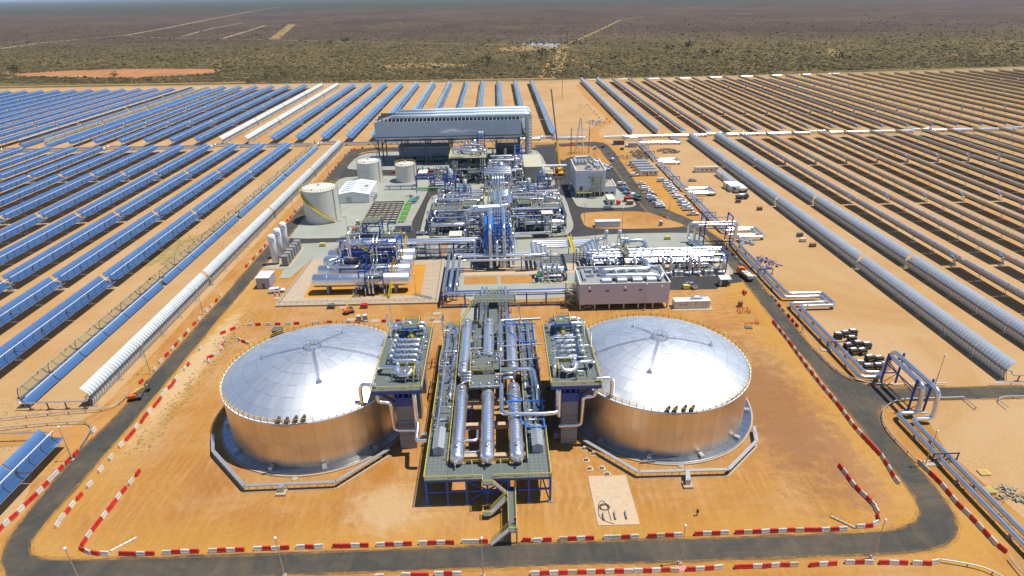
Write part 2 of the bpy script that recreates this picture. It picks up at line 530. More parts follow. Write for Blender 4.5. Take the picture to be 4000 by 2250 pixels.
    near = g.ramp(g.noise(p, .006, 6, .7, .5), [(.32, (.108,.088,.034)), (.5, (.144,.112,.044)), (.68, (.190,.142,.062))])
    far = g.ramp(g.noise(g.mapv(p, loc=(400,3,1)), .0022, 6, .65, .5), [(.35, (.080,.055,.040)), (.55, (.106,.074,.052)), (.72, (.142,.100,.064))])
    band = g.ramp(g.math('DIVIDE', yy, 4000.0), [(.27, 0.0), (.42, 1.0)])
    c = g.mix(band, near, far)
    green = g.ramp(g.math('DIVIDE', yy, 10000.0), [(.40, 0.0), (.52, 1.0)])
    c = g.mix(g.math('MULTIPLY', green, .8), c, (.058,.066,.034))
    br = g.ramp(g.noise(g.mapv(p, loc=(9,70,3)), .004, 6, .7, 1.0), [(.56, 0.0), (.72, 1.0)])
    c = g.mix(g.math('MULTIPLY', br, .4), c, (.30,.185,.075))
    # speckle of separate bushes and bare earth between them
    sp = g.noise(p, .11, 3, .75)
    c = g.mix(.7, c, g.ramp(sp, [(.34, (.5,.52,.48)), (.5, (.92,.92,.9)), (.68, (1.35,1.28,1.2))]), 'MULTIPLY')
    sp2 = g.noise(g.mapv(p, scale=(.02,.006,.02)), 1.0, 6, .75)
    c = g.mix(.6, c, g.ramp(sp2, [(.3, (.6,.6,.6)), (.7, (1.35,1.3,1.25))]), 'MULTIPLY')
    g.lk(c, b.inputs['Base Color'])
    # asphalt
    for nm, base, dust in (('asphalt', (.060,.058,.050), (.19,.135,.075)), ('asphalt_dark', (.050,.049,.050), (.085,.075,.062))):
        m, n, b = _nodes(nm); g = NG(n); p = g.pos()
        b.inputs['Roughness'].default_value = .85; b.inputs['Specular IOR Level'].default_value = .25
        c = g.ramp(g.noise(p, .9, 8, .75), [(.3, tuple(x*.82 for x in base)), (.7, tuple(x*1.18 for x in base))])
        du = g.ramp(g.noise(p, .06, 7, .75, .8), [(.42, 0.0), (.78, .85)])
        c = g.mix(du, c, dust)
        for sc, k in (((.03,.9,.2), .35), ((.9,.03,.2), .3)):
            tr = g.noise(g.mapv(p, scale=sc), 1.0, 3, .6)
            c = g.mix(g.ramp(tr, [(.5, 0.0), (.7, k)]), c, tuple(x*.72 for x in base))
        g.lk(c, b.inputs['Base Color']); g.bump(g.noise(p, 3.5, 6, .8), .25, .05, b)
    # block paving: grey-green, with joints as fine relief
    m, n, b = _nodes('block_paving'); g = NG(n); p = g.pos()
    b.inputs['Roughness'].default_value = .9; b.inputs['Specular IOR Level'].default_value = .2
    c = g.ramp(g.noise(p, .07, 6, .65, .5), [(.3, (.30,.31,.255)), (.55, (.35,.36,.30)), (.75, (.40,.385,.31))])
    c = g.mix(.6, c, g.ramp(g.noise(p, 2.2, 6, .8), [(.3, (.75,.75,.75)), (.7, (1.2,1.2,1.2))]), 'MULTIPLY')
    wv = g.n('ShaderNodeTexWave', wave_type='BANDS', bands_direction='Y'); wv.inputs['Scale'].default_value = .55; wv.inputs['Distortion'].default_value = 1.5
    g.lk(p, wv.inputs[0])
    c = g.mix(.18, c, g.ramp(wv.outputs[1], [(.0, (.7,.7,.7)), (.25, (1.05,1.05,1.05))]), 'MULTIPLY')
    g.lk(c, b.inputs['Base Color'])
    mat('red_earth', (.42,.185,.075), .95, 0, .1, var=.3, vs=.03)
    mat('ochre_earth', (.29,.195,.075), .95, 0, .1, var=.22, vs=.05)
    mat('track_earth', (.34,.26,.155), .95, 0, .1, var=.2, vs=.03)
    mat('orange_track', (.47,.235,.07), .95, 0, .1, var=.15, vs=.15)
    mat('verge_earth', (.50,.28,.10), .95, 0, .1, var=.2, vs=.4)
    mat('wet_earth', (.33,.14,.035), .9, 0, .15, var=.15, vs=.5)
    mat('bush_leaf', (.105,.083,.034), .9, 0, .1, var=.55, vs=.02)
    mat('bush_green', (.055,.095,.022), .9, 0, .1, var=.4, vs=.1)
    mat('dry_grass', (.34,.245,.10), .95, 0, .1, var=.4, vs=.3)
    mat('bush_dark', (.050,.048,.026), .9, 0, .1, var=.4, vs=.2)
ground_mats()

def sheet(name, pts, z, m, thick=0.0, kind='structure'):
    P = [(q[0], q[1]) for q in pts]
    a = sum(P[i][0]*P[(i+1)%len(P)][1]-P[(i+1)%len(P)][0]*P[i][1] for i in range(len(P)))
    if a < 0: P = P[::-1]
    mb = MB()
    if thick: mb.prism(P, z-thick, z)
    else: mb.add([(x, y, z) for x, y in P], [tuple(range(len(P)))])
    o = mb.build(name, m)
    if kind: o['kind'] = kind
    return o

def smooth(pts, it=2, closed=True):
    for _ in range(it):
        q = []; n = len(pts)
        for i in range(n if closed else n-1):
            a, b = pts[i], pts[(i+1) % n]
            q += [(a[0]*.75+b[0]*.25, a[1]*.75+b[1]*.25), (a[0]*.25+b[0]*.75, a[1]*.25+b[1]*.75)]
        if not closed: q = [pts[0]] + q + [pts[-1]]
        pts = q
    return [(p[0], p[1]) for p in pts]

def blob(cx, cy, rx, ry, n=40, amp=.25, seed=1):
    r = random.Random(seed); ph = [r.uniform(0, 6.28) for _ in range(6)]
    return [(cx + rx*cos(t)*k, cy + ry*sin(t)*k) for t in [2*pi*i/n for i in range(n)]
            for k in [1 + amp*(.5*sin(2*t+ph[0])+.4*sin(3*t+ph[1])+.3*sin(5*t+ph[2])+.2*sin(9*t+ph[3]))]]

def strip(pts, wid):
    L, R = [], []
    P = [Vector((p[0], p[1])) for p in pts]
    for i, p in enumerate(P):
        d = (P[min(i+1, len(P)-1)] - P[max(i-1, 0)]).normalized(); nn = Vector((-d.y, d.x))*wid/2
        L.append(p+nn); R.append(p-nn)
    return [(q.x, q.y) for q in L] + [(q.x, q.y) for q in R[::-1]]

def strip_sheet(name, pts, wid, z, m):
    """quad strip, so that curved tracks stay clean"""
    q = strip(pts, wid); n = len(q)//2
    mb = MB()
    mb.add([(x, y, z) for x, y in q], [(i, i+1, n*2-2-i, n*2-1-i)[::-1] for i in range(n-1)])
    return struct(mb.build(name, m))

S = 60000
sheet('scrubland_ground', [(-S,-400),(S,-400),(S,S),(-S,S)], -.06, 'scrubland_earth')
# levelled ground of the solar field; its far edge steps along the last rows
sheet('solar_field_ground', [(-900,-60),(900,-60),(900,790),(660,782),(500,764),(320,752),(100,745),(50,741),(-90,745),(-290,757),(-600,762),(-900,765)], -.03, 'field_sand')
comp = [(-104,-40),(104,-40),(104,55),(99,105),(106,131),(100,137),(98.5,150),(98,200),(97,260),(96,300),(90,330),(84,380),(80,415),
        (60,424),(-96,423),(-103,415),(-103.0,380),(-102.5,131),(-106,121),(-107,112),(-101,100),(-99,92),(-101,60)]
sheet('compound_ground', comp, -.012, 'compound_earth')

# perimeter road: left side, front and right side with its junctions
road = [(-98.6,408),(-97.4,292),(-96.6,194),(-97.1,124),(-98.6,113),(-97.7,95),(-96.8,88),(-94.6,82.5),(-91,79),(-86,77.6),(-60,77.2),(0,77.4),
        (60,77.5),(72,77.6),(78,78.1),(81.5,79.0),(84.5,80.6),(86.8,83),(88.3,86),(89.2,90),(89.6,96),(89.5,108),(90.1,114),(91.3,117.6),(93.2,120.4),(96,122.2),(101.2,123.1),(140,122.6),(260,122),
        (260,127.4),(135,127.8),(101,128.6),(96.6,129.5),(93.6,131.3),(91.4,134.4),(90.1,139),(89.9,149),(90.9,174),(92.4,203),(92.9,231)]
road += [G(x,y)[:2] for x,y in [(2832,945),(2713,862.6),(2535,788),(2453.6,669.6),(2404,597),(2378,568),(2355,557),(2320,553)]]
road += [G(x,y)[:2] for x,y in [(2090,567),(2090,574),(2330,575),(2346,588),(2385.5,637.7),(2430,700),(2524,826),(2670,882.5)]]
road += [(87.5,240),(86.5,222),(86.5,200),(86.2,185),(85.2,165),(84.7,140),(84.3,124.4),(84.0,109),(83.6,96),(83.2,91),(82.0,87.6),(79.5,85.2),(76,83.7),(72,83.1),
         (48,82.8),(2,82.9),(-47,82.4),(-80,82.6),(-86,83.0),(-89.6,84.2),(-91.6,87),(-91.9,93),(-91.5,106),(-91.2,124),(-91.4,175),(-91.2,347),(-91,396),(-89.5,403),(-86,407),(-80,409.5)]
road += [(-50,411),(-50,418),(-80,417.5),(-90,416),(-96,413)]
def rough_edge(P, amp, step=1.3, seed=2):
    r_ = random.Random(seed); out = []; drift = 0
    for i in range(len(P)):
        a, b = P[i], P[(i+1) % len(P)]; L = hypot(b[0]-a[0], b[1]-a[1]); n = max(1, min(160, int(L/step)))
        nx, ny = (-(b[1]-a[1])/L, (b[0]-a[0])/L) if L > 0 else (0, 0)
        for k in range(n):
            drift = drift*.8+r_.uniform(-amp, amp)*.5; f = k/n
            out.append((a[0]+(b[0]-a[0])*f+nx*drift, a[1]+(b[1]-a[1])*f+ny*drift))
    return out
sheet('perimeter_road', rough_edge(road, .3), .012, 'asphalt')
def road_dust():
    # thin sand drifted over the road edges, patchy
    m, n, b = _nodes('drift_sand'); g = NG(n); p = g.pos(); out = n.nodes.get('Material Output')
    b.inputs['Roughness'].default_value = .95; b.inputs['Base Color'].default_value = (.44,.225,.06,1)
    tr = g.n('ShaderNodeBsdfTransparent'); mx = g.n('ShaderNodeMixShader')
    g.lk(g.ramp(g.noise(p, .55, 8, .75), [(.40, 0.0), (.66, .7)]), mx.inputs[0]); g.lk(tr.outputs[0], mx.inputs[1]); g.lk(b.outputs[0], mx.inputs[2]); g.lk(mx.outputs[0], out.inputs['Surface'])
    P = road; N = len(P); mb = MB(); q = random.Random(5)
    for i in range(N):
        a, b_ = P[i], P[(i+1) % N]; L = hypot(b_[0]-a[0], b_[1]-a[1])
        if L < .2 or min(a[1], b_[1]) > 330 or max(a[0], b_[0]) > 150: continue
        k = max(1, int(L/6)); nx, ny = -(b_[1]-a[1])/L, (b_[0]-a[0])/L
        for j in range(k):
            f0, f1 = j/k, (j+1)/k; wd = .5
            x0, y0, x1, y1 = a[0]+(b_[0]-a[0])*f0, a[1]+(b_[1]-a[1])*f0, a[0]+(b_[0]-a[0])*f1, a[1]+(b_[1]-a[1])*f1
            z = .016+.004*((i+j) % 2)
            mb.add([(x0-nx*wd,y0-ny*wd,z),(x1-nx*wd,y1-ny*wd,z),(x1+nx*wd,y1+ny*wd,z),(x0+nx*wd,y0+ny*wd,z)], [(0,1,2,3)])
    o = mb.build('drift_sand', 'drift_sand'); tag(o, 'orange sand drifted over the edges of the asphalt road', 'sand', None, 'stuff')
road_dust()
# plant roads: one dark sheet under the raised paved islands
sheet('plant_road', [(86.3,194),(78,192),(74.9,188.7),(25,188.9),(24,199),(24,236),(-30,236),(-91.3,238),(-91.3,396),(-86,404),(-60,408),(25,408),(40,415)] + [G(x,y)[:2] for x,y in [(2330,577),(2346,590),(2385,639),(2430,702),(2524,828),(2670,884)]] + [(86.3,240),(86.3,186)], .006, 'asphalt_dark')

def island(name, pts, m, h=.13, kerb=True, z0=0.0):
    o = sheet(name, pts, z0+h, m, thick=h+.02)
    if kerb:
        mb = MB(); P = [Vector((p[0], p[1])) for p in pts]
        a = sum(P[i].x*P[(i+1)%len(P)].y-P[(i+1)%len(P)].x*P[i].y for i in range(len(P)))
        if a < 0: P = P[::-1]
        n = len(P); out = []
        for i in range(n):
            d = (P[(i+1)%n]-P[i-1]).normalized(); out.append(P[i] + Vector((d.y, -d.x))*.32)
        for i in range(n):
            j = (i+1) % n
            a, b, c, d = P[i], P[j], out[j], out[i]
            mb.add([(a.x,a.y,z0+h+.02),(b.x,b.y,z0+h+.02),(c.x,c.y,z0+h+.02),(d.x,d.y,z0+h+.02),(c.x,c.y,-.01),(d.x,d.y,-.01)], [(0,3,2,1),(3,5,4,2)])
        k = mb.build('kerb', 'concrete', parent=o)
    return o

island('paved_yard', smooth([(-90.9,250),(-88,247.3),(-66,247),(-42.5,249.5),(-41,251),(-39.2,282),(-37.4,314),(-38.5,320),(-37,328),(-38.5,334),(-48,342),(-60,344.5),(-86,344.5),(-90.6,337)],1), 'block_paving')
island('paved_yard', smooth([(-91,366),(-88,360.5),(-70,358.5),(-44,356),(-38,356),(-30,352),(-27.5,330),(-29.5,318),(-26,313.5),(10,312),(28.5,316),(31,322),(29.5,345),(27.5,395),(20,404),(-50,404),(-84,402.5),(-90,392)],1), 'block_paving')
island('paved_yard', smooth([(-34.6,262),(-34.9,302),(-31,307),(-26,308),(27,303.5),(31.5,301.5),(33.4,297),(33.0,262),(32.6,254),(30.0,246),(26,243.2),(8,243.2),(-20,243.6),(-32,246.5),(-34.2,251)],1), 'block_paving')
island('paved_yard', smooth([(-21.5,184.4),(-21.5,239),(-18,241),(30,240.5),(47.5,243.8),(80.5,243.3),(85.5,240),(86.0,203),(83.6,199.7),(78,199.4),(25.4,199.4),(24.8,190),(24.6,184.4)],1), 'block_paving', h=.10)
island('paved_yard', smooth([(-89.8,215),(-89.8,240.5),(-70,241.5),(-36,243),(-24.5,243),(-24.5,223.5),(-75.0,223.5),(-78,207),(-81.5,206.5),(-82,215)],0), 'block_paving', h=.10)
island('paved_yard', smooth([(37.2,303),(37.8,284),(39.5,281),(44,279.6),(61,278.4),(65.5,280.5),(66.9,284.5),(64,296),(61.5,312),(58,322),(38,324)],1), 'block_paving')
def gzp(x0,y0,s,*L): return [q[:2] for q in GZ(x0,y0,s,L)]
island('orange_island', smooth(gzp(2150,750,3.019,(352,270),(390,246),(640,233),(1120,228),(1350,310),(1590,392),(1560,412),(1380,428),(850,440),(520,432),(405,408),(370,330)),1), 'compound_earth', kerb=False)
island('orange_island', smooth(gzp(2100,400,3.45,(232,612),(300,590),(730,588),(820,618),(900,730),(990,830),(965,850),(890,842),(700,720),(420,735),(330,800),(285,720)),1), 'compound_earth', kerb=False)
# bare earth bed, yard strips and slabs between the pipework
sheet('earth_bed', [(-13.2,197.2),(-1.1,197.2),(-1.1,204),(-13.2,204)], .128, 'compound_earth')
sheet('earth_bed', [(.1,197.2),(12,197.2),(12,204),(.1,204)], .128, 'compound_earth')
sheet('concrete_apron', [(-13.6,205),(30,205),(30,213),(-13.6,213)], .134, 'concrete_pink')
sheet('concrete_apron', [(30.4,199.7),(83.2,199.7),(84.4,203),(83.5,210),(30.4,210)], .140, 'concrete_pink')
sheet('concrete_apron', [(-30.5,258),(29.5,258),(29.5,300),(-30.5,300)], .136, 'concrete_pink')
sheet('paving_strip', gzp(1400,1200,2.415,(945,215),(985,-40),(1105,-40),(1110,0),(1300,190)), .004, 'block_paving')
sheet('patched_slab', [(17.7,100.0),(25.9,99.9),(26.0,86.4),(17.8,86.5)], .1, 'concrete_pink', thick=.12)
# verges and bare shoulders
sheet('verge', [(-91.1,184),(-90,184),(-90,250),(-91.1,250)], .02, 'verge_earth')
# service tracks
sheet('gravel_track', smooth([(-260,120.6),(-130,120.8),(-106,121.8),(-101,123.5),(-98,128),(-97.2,124),(-98.2,116),(-99.5,113.6),(-103,114.8),(-112,115.6),(-140,115.2),(-260,115)],1), -.004, 'orange_track')
strip_sheet('gravel_track', smooth([G(x,y)[:2] for x,y in [(2372,566),(2340,552),(2318,528),(2322,505),(2370,480),(2385,468),(2370,440),(2310,395),(2262,330)]],2,False), 7, -.002, 'orange_track')
strip_sheet('gravel_track', [(-600,765),(-290,761),(-90,750),(50,746),(110,748),(330,757),(510,770),(670,789),(900,800)], 7, -.02, 'track_earth')
strip_sheet('gravel_track', [(-900,786),(-290,783),(-90,770),(50,766),(70,764)], 5, -.02, 'orange_track')

# tracks and bare patches out in the scrub
d_ = lambda *L: [G(x*1.5528, y*1.5528)[:2] for x, y in L]
strip_sheet('desert_track', d_((0,122),(110,107),(230,96),(320,88),(420,70),(520,50),(640,27),(700,18)), 12, -.02, 'track_earth')
for L, wd, m in ((((455,92),(540,70),(610,58)), 9, 'track_earth'), (((560,97),(600,85),(670,63)), 10, 'track_earth'), (((690,98),(735,61)), 26, 'ochre_earth'),
                 (((320,90),(450,97),(640,99),(850,104),(1020,108),(1240,112)), 5, 'track_earth'), (((1410,115),(1455,100),(1520,70),(1560,50),(1620,42)), 9, 'ochre_earth'),
                 (((1360,195),(1370,180),(1380,160),(1375,152)), 5, 'orange_track'), (((1440,150),(1520,185),(1600,200)), 3, 'orange_track')):
    strip_sheet('desert_track', d_(*L), wd, -.02, m)
strip_sheet('desert_track', smooth(d_((0,198),(60,190),(200,193),(320,196),(420,197),(640,195)),1,False), 6, -.018, 'track_earth')
sheet('bare_patch', smooth(d_((20,188),(80,181),(190,177),(330,173),(520,173),(560,177),(540,184),(420,191),(330,196),(220,195),(90,192)),2), -.03, 'red_earth')
sheet('bare_patch', smooth(d_((0,183),(30,178),(36,185),(0,187)),1), -.03, 'red_earth')
sheet('bare_patch', smooth(d_((955,168),(1000,158),(1170,160),(1185,166),(1100,170),(985,173)),2), -.03, 'ochre_earth')
sheet('bare_patch', smooth(d_((1235,124),(1290,116),(1410,112),(1440,118),(1400,126),(1270,129)),1), -.03, 'ochre_earth')
sheet('bare_patch', smooth(d_((1390,128),(1428,124),(1415,180),(1400,197),(1376,197),(1392,160)),1), -.028, 'ochre_earth')
sheet('bare_patch', smooth(d_((2080,118),(2110,128),(2125,150),(2105,152),(2090,140)),1), -.03, 'ochre_earth')
sheet('substation_pad', d_((1310,112),(1322,107),(1415,110),(1400,118)), -.02, 'concrete_grey')
sheet('weed_patch', blob(-133,236,6,20,amp=.5,seed=3), -.02, 'dry_grass')

# ================================================================== SCRUB (uncountable)
def scrub():
    r = random.Random(11)
    V, Fc = [], []
    def clump(x, y, s, h):
        o = len(V); k = 5; a0 = r.uniform(0, 6.28)
        for rr, hh in ((1, 0), (.85, .6)):
            for j in range(k):
                t = a0 + 2*pi*j/k; q = s*rr*r.uniform(.65, 1.25)
                V.append((x+q*cos(t), y+q*sin(t), h*hh*r.uniform(.7, 1.2)-.06))
        V.append((x, y, h*r.uniform(.8, 1.1)-.06))
        for j in range(k):
            j2 = (j+1) % k
            Fc.append((o+j, o+j2, o+k+j2, o+k+j)); Fc.append((o+k+j, o+k+j2, o+2*k))
    n = 0
    clear = [(d_((20,188),(190,177),(330,173),(540,173),(540,184),(330,196),(90,192)))]
    def inside(x, y, P):
        c = False
        for i in range(len(P)):
            (x1, y1), (x2, y2) = P[i], P[i-1]
            if (y1 > y) != (y2 > y) and x < (x2-x1)*(y-y1)/(y2-y1)+x1: c = not c
        return c
    while n < 30000:
        py = 60 + 265*(r.random()**.55)
        px = r.uniform(-40, 4040)
        x, y, _ = G(px, py)
        lim = 772 if -300 < x < 70 else 792 if x < -300 else 764 if x < 340 else 790 + max(0, (x-450)*.05)
        if y < lim or y > 2600 or inside(x, y, clear[0]): continue
        s = r.uniform(.5, 1.5) * (1.9 if r.random() < .06 else 1) * (1 + y/3500)
        clump(x, y, s, s*r.uniform(.55, 1.05)); n += 1
    me = bpy.data.meshes.new('scrub_bushes'); me.from_pydata(V, [], Fc); me.materials.append(M('bush_leaf')); me.update()
    o = bpy.data.objects.new('scrub_bushes', me); COL.objects.link(o)
    tag(o, 'olive brown scrub covering the plain beyond the solar field', 'scrub', None, 'stuff')
    V.clear(); Fc.clear()
    # dry tufts on the pale strip beside the left road
    for i in range(800):
        t = r.random(); px, py = 525+(1700-525)*0+t*(1620-525)*.0, 0
        x = r.uniform(-87.5, -82); y = r.uniform(112, 182)
        x += (y-112)*.045
        if r.random() < .5: clump(x, y, r.uniform(.12, .4), r.uniform(.1, .35))
    for i in range(500):
        x = r.uniform(94.5, 99); y = r.uniform(60, 112); clump(x, y, r.uniform(.1, .3), r.uniform(.08, .3))
    for i in range(900):
        x = r.uniform(-138, -108); y = r.choice((r.uniform(114, 133), r.uniform(230, 280))); clump(x, y, r.uniform(.1, .35), r.uniform(.06, .25))
    me = bpy.data.meshes.new('dry_tufts'); me.from_pydata(V, [], Fc); me.materials.append(M('dry_grass')); me.update()
    o = bpy.data.objects.new('dry_tufts', me); COL.objects.link(o)
    tag(o, 'dry straw coloured tufts along the road shoulders', 'dry grass', None, 'stuff')
scrub()

def shrub(px, py, r, label, m):
    """lone dark tree or shrub: stem, limbs and leaf clumps"""
    q = random.Random(int(px*7+py))
    x, y, _ = G(px, py)
    t = thing('shrub', label, 'shrub', (x, y, -.06), 0, 'shrubs standing out in the scrub')
    mb = MB()
    mb.tube([(x,y,-.1),(x+.1,y,r*.5),(x+.15,y,r*1.0)], r*.08, 6)
    for k in range(4):
        a = q.uniform(0, 6.28); mb.tube([(x+.1,y,r*.4),(x+cos(a)*r*.6,y+sin(a)*r*.6,r*1.1)], r*.04, 5)
    mb.build('trunk', 'rust', t)
    V = MB()
    for k in range(60):
        a = q.uniform(0, 6.28); e = sqrt(q.random())*r; z = r*.45+q.random()*r*1.1*(1-.45*(e/r)**2); s = r*q.uniform(.10, .26)
        c = Vector((x+e*cos(a), y+e*sin(a), z)); pts = [c+Vector((q.uniform(-s,s), q.uniform(-s,s), q.uniform(-s,s)*.8)) for _ in range(5)]
        V.add(pts, [(0,1,2),(0,2,3),(1,2,4),(2,3,4)])
    V.build('crown', m, t)
for a in [(450,303,5,'dark green shrub on the verge left of the first far mirror rows','bush_green'), (1110,300,4.5,'dark green round shrub near the left end of the orange track','bush_green'),
          (1045,308,4,'smaller dark shrub left of the round shrub by the orange track','bush_green'), (1290,176,7,'green bush clump right of the ochre strip on the plain','bush_green'),
          (1350,170,9,'wide green bush clump above the middle of the plain','bush_green'), (1905,255,9,'green bushy tree between the bare patch and the substation','bush_green'),
          (2115,228,10,'bright green tree beside the ochre clearing below the substation','bush_green'), (2050,240,8,'green tree left of the tree by the ochre clearing','bush_green'),
          (2250,172,6,'green shrub at the bend of the track right of the substation','bush_green'), (2612,200,8,'dark leafless tree right of the substation, shorter of a pair','bush_dark'),
          (2683,192,9,'dark spreading tree right of the substation, taller of a pair','bush_dark'), (2745,215,7,'dark shrub in front of the spreading tree on the right plain','bush_dark'),
          (2800,218,8,'dark wide shrub far right of the substation','bush_dark'), (3275,238,8,'dark shrub beside the curved ochre clearing at right','bush_dark'),
          (3390,275,4,'bright green bush at the edge of the right mirror field','bush_green'), (586,318,4,'small green bush just above the left mirror field','bush_green'),
          (55,283,7,'dark bush beside the small red patch at the left edge','bush_dark'), (970,326,3.5,'low green bush just beyond the far mirror row ends','bush_green')]:
    shrub(*a)

# ================================================================== PARABOLIC TROUGHS
FOC, HALF, VZ = 1.71, 2.885, 3.05
def prof(n=10):
    return [(-HALF+2*HALF*i/n, (-HALF+2*HALF*i/n)**2/(4*FOC)) for i in range(n+1)]
def rotp(u, w_, t): return u*cos(t)+w_*sin(t), VZ-u*sin(t)+w_*cos(t)

def module_mesh(t, L, back, ribs):
    mb = MB(); P = prof(12); n = len(P)
    top = [rotp(u, w_, t) for u, w_ in P]
    bot = []
    for i, (u, w_) in enumerate(P):
        k = sqrt(1+(u/(2*FOC))**2); bot.append(rotp(u+.05*u/(2*FOC)/k, w_-.05/k, t))
    mb.cur = 0
    mb.add([(x,0,z) for x,z in top]+[(x,L,z) for x,z in top], [(i,i+1,n+i+1,n+i) for i in range(n-1)], True)
    mb.cur = 1
    mb.add([(x,0,z) for x,z in bot]+[(x,L,z) for x,z in bot], [(i+1,i,n+i,n+i+1) for i in range(n-1)], True)
    for y in (0, L):
        vs = [(x,y,z) for x,z in top]+[(x,y,z) for x,z in bot]
        mb.add(vs, [(i,i+1,n+i+1,n+i) if y else (i+1,i,n+i,n+i+1) for i in range(n-1)])
    for e in (0, n-1):
        a, b = top[e], bot[e]
        mb.add([(a[0],0,a[1]),(a[0],L,a[1]),(b[0],L,b[1]),(b[0],0,b[1])], [(0,1,2,3) if e else (3,2,1,0)])
    return mb.mesh('mirror_module', ['mirror_glass', back])

def rib_mesh(t, L, pale=False):
    """cantilever arms and purlins behind the mirror panels of one module"""
    mb = MB()
    for j in range(10):
        y = L*(j+.5)/10
        Q = [rotp(u, w_-.16-.30*(1-abs(u)/HALF), t) for u, w_ in prof(6)]
        Q0 = [rotp(u, w_-.06, t) for u, w_ in prof(6)]
        for i in range(6):
            a, b, c, d = Q[i], Q[i+1], Q0[i+1], Q0[i]
            vs = [(p[0], y+s, p[1]) for s in (-.05, .05) for p in (a, b, c, d)]
            mb.add(vs, [(0,1,2,3),(7,6,5,4),(0,4,5,1),(2,6,7,3)])
    for u in (-.5,):
        x, z = rotp(u, u*u/(4*FOC)-.14, t); mb.bar((x,0,z), (x,L,z), .07)
    return mb.mesh('rib', 'mirror_back_pale' if pale else 'rib_pale')

def arm_mesh(t, L):
    """torque tube, receiver supports"""
    mb = MB()
    x, z = rotp(0, -.32, t); mb.bar((x,0,z), (x,L,z), .42)
    for y in (.15, L/3, 2*L/3, L-.15):
        a, b = rotp(0, 0, t), rotp(0, FOC-.12, t); mb.bar((a[0],y,a[1]), (b[0],y,b[1]), .09)
    for y in (.12,):
        pr = [rotp(u, w_+.02, t) for u, w_ in prof(6)]
        for a, b in zip(pr, pr[1:]): mb.bar((a[0],y,a[1]), (b[0],y,b[1]), .07)
    return mb.mesh('torque_frame', 'steel_dark')

def recv_mesh(t, L):
    mb = MB(); x, z = rotp(0, FOC, t)
    mb.tube([(x,0,z),(x,L,z)], .12, 6)
    for k in range(3):
        y = L*(k+.5)/3; mb.tube([(x,y-.25,z),(x,y+.25,z)], .15, 6)
    return mb.mesh('receiver_tube', 'receiver_white')

def pylon_mesh(drive):
    mb = MB(); h = VZ-.35
    if drive:
        for s in (-1, 1): mb.bar((s*.55,0,0), (s*.25,0,h+.2), .22); mb.bar((0,s*.45,0), (0,s*.3,h), .2)
        mb.box(-.45,.45,-.4,.4,h-.5,h+.3); mb.box(-.8,.8,-.6,.6,-.05,.12)
    else:
        for s in (-1, 1): mb.bar((s*.9,0,0), (0,0,h), .1)
        mb.box(-1.1,1.1,-.22,.22,-.05,.06)
    return mb.mesh('pylon', 'galvanised')

POSE = {'open': radians(24), 'stow_right': radians(102), 'stow_left': radians(-106), 'front': radians(78)}
_tm = {}
def parts_for(pose, L, pale):
    k = (pose, round(L, 2), pale)
    if k not in _tm:
        t = POSE[pose]
        _tm[k] = (module_mesh(t, L-.16, 'mirror_back_pale' if pale else 'mirror_back_grey' if pose == 'stow_right' else 'mirror_back', False), rib_mesh(t, L-.16, pale), arm_mesh(t, L), recv_mesh(t, L))
    return _tm[k]
PYL, DRV = pylon_mesh(False), pylon_mesh(True)
_joined = {}
def joined(pose, L, ndiv, gap, which, pale):
    """frame or posts of a far collector in one mesh"""
    k = (pose, round(L,2), which, pale)
    if k not in _joined:
        src = parts_for(pose, L, pale)[2] if which == 'torque_frame' else parts_for(pose, L, pale)[3] if which == 'receiver_tube' else parts_for(pose, L, pale)[1]
        V = []; Fc = []
        def put(me, y):
            o = len(V); V.extend([(v.co.x, v.co.y+y, v.co.z) for v in me.vertices]); Fc.extend([tuple(i+o for i in p.vertices) for p in me.polygons])
        for i in range(12):
            y = i*L + (gap if i >= 6 else 0)
            if which == 'support_frame': put(PYL, y)
            else: put(src, y)
        if which == 'support_frame': put(DRV, 6*L+gap/2); put(PYL, 12*L+gap)
        me = bpy.data.meshes.new(which); me.from_pydata(V, [], Fc)
        me.materials.append(M('galvanised') if which == 'support_frame' else src.materials[0]); me.update()
        _joined[k] = me
    return _joined[k]

def obj(name, me, parent, loc=(0,0,0), rz=0):
    o = bpy.data.objects.new(name, me); COL.objects.link(o); o.parent = parent; o.location = loc
    if rz: o.rotation_euler = (0,0,rz)
    return o

N_SCA = 0
def collector(X, y0, y1, pose, label, group, near, pale=False, ribs=False):
    """one drive unit: twelve mirror modules, six either side of the drive pylon"""
    global N_SCA
    pts = [(X, y0+(y1-y0)*k/8, 3) for k in range(9)]
    if not seen(pts, 60): return
    N_SCA += 1
    gap = 1.5; L = (y1-y0-gap)/12
    mm, rb, am, rc = parts_for(pose, L, pale)
    t = thing('solar_trough', label, 'solar trough', (X, y0, 0), 0, group)
    for i in range(12):
        y = i*L + (gap if i >= 6 else 0)
        if not seen([(X, y0+y, 3), (X, y0+y+L, 3)], 150): continue
        obj('mirror_module', mm, t, (0, y, 0))
        if near:
            obj('pylon', PYL, t, (0, y, 0))
    # each collector keeps its own small tracking error
    obj('torque_frame', joined(pose, L, 12, gap, 'torque_frame', pale), t)
    obj('receiver_tube', joined(pose, L, 12, gap, 'receiver_tube', pale), t)
    if ribs: obj('rib_frame', joined(pose, L, 12, gap, 'rib_frame', pale), t)
    if near:
        obj('drive_pylon', DRV, t, (0, 6*L+gap/2, 0)); obj('pylon', PYL, t, (0, 12*L+gap, 0))
    else: obj('support_frame', joined(pose, L, 12, gap, 'support_frame', pale), t)['kind'] = 'stuff'
    return t

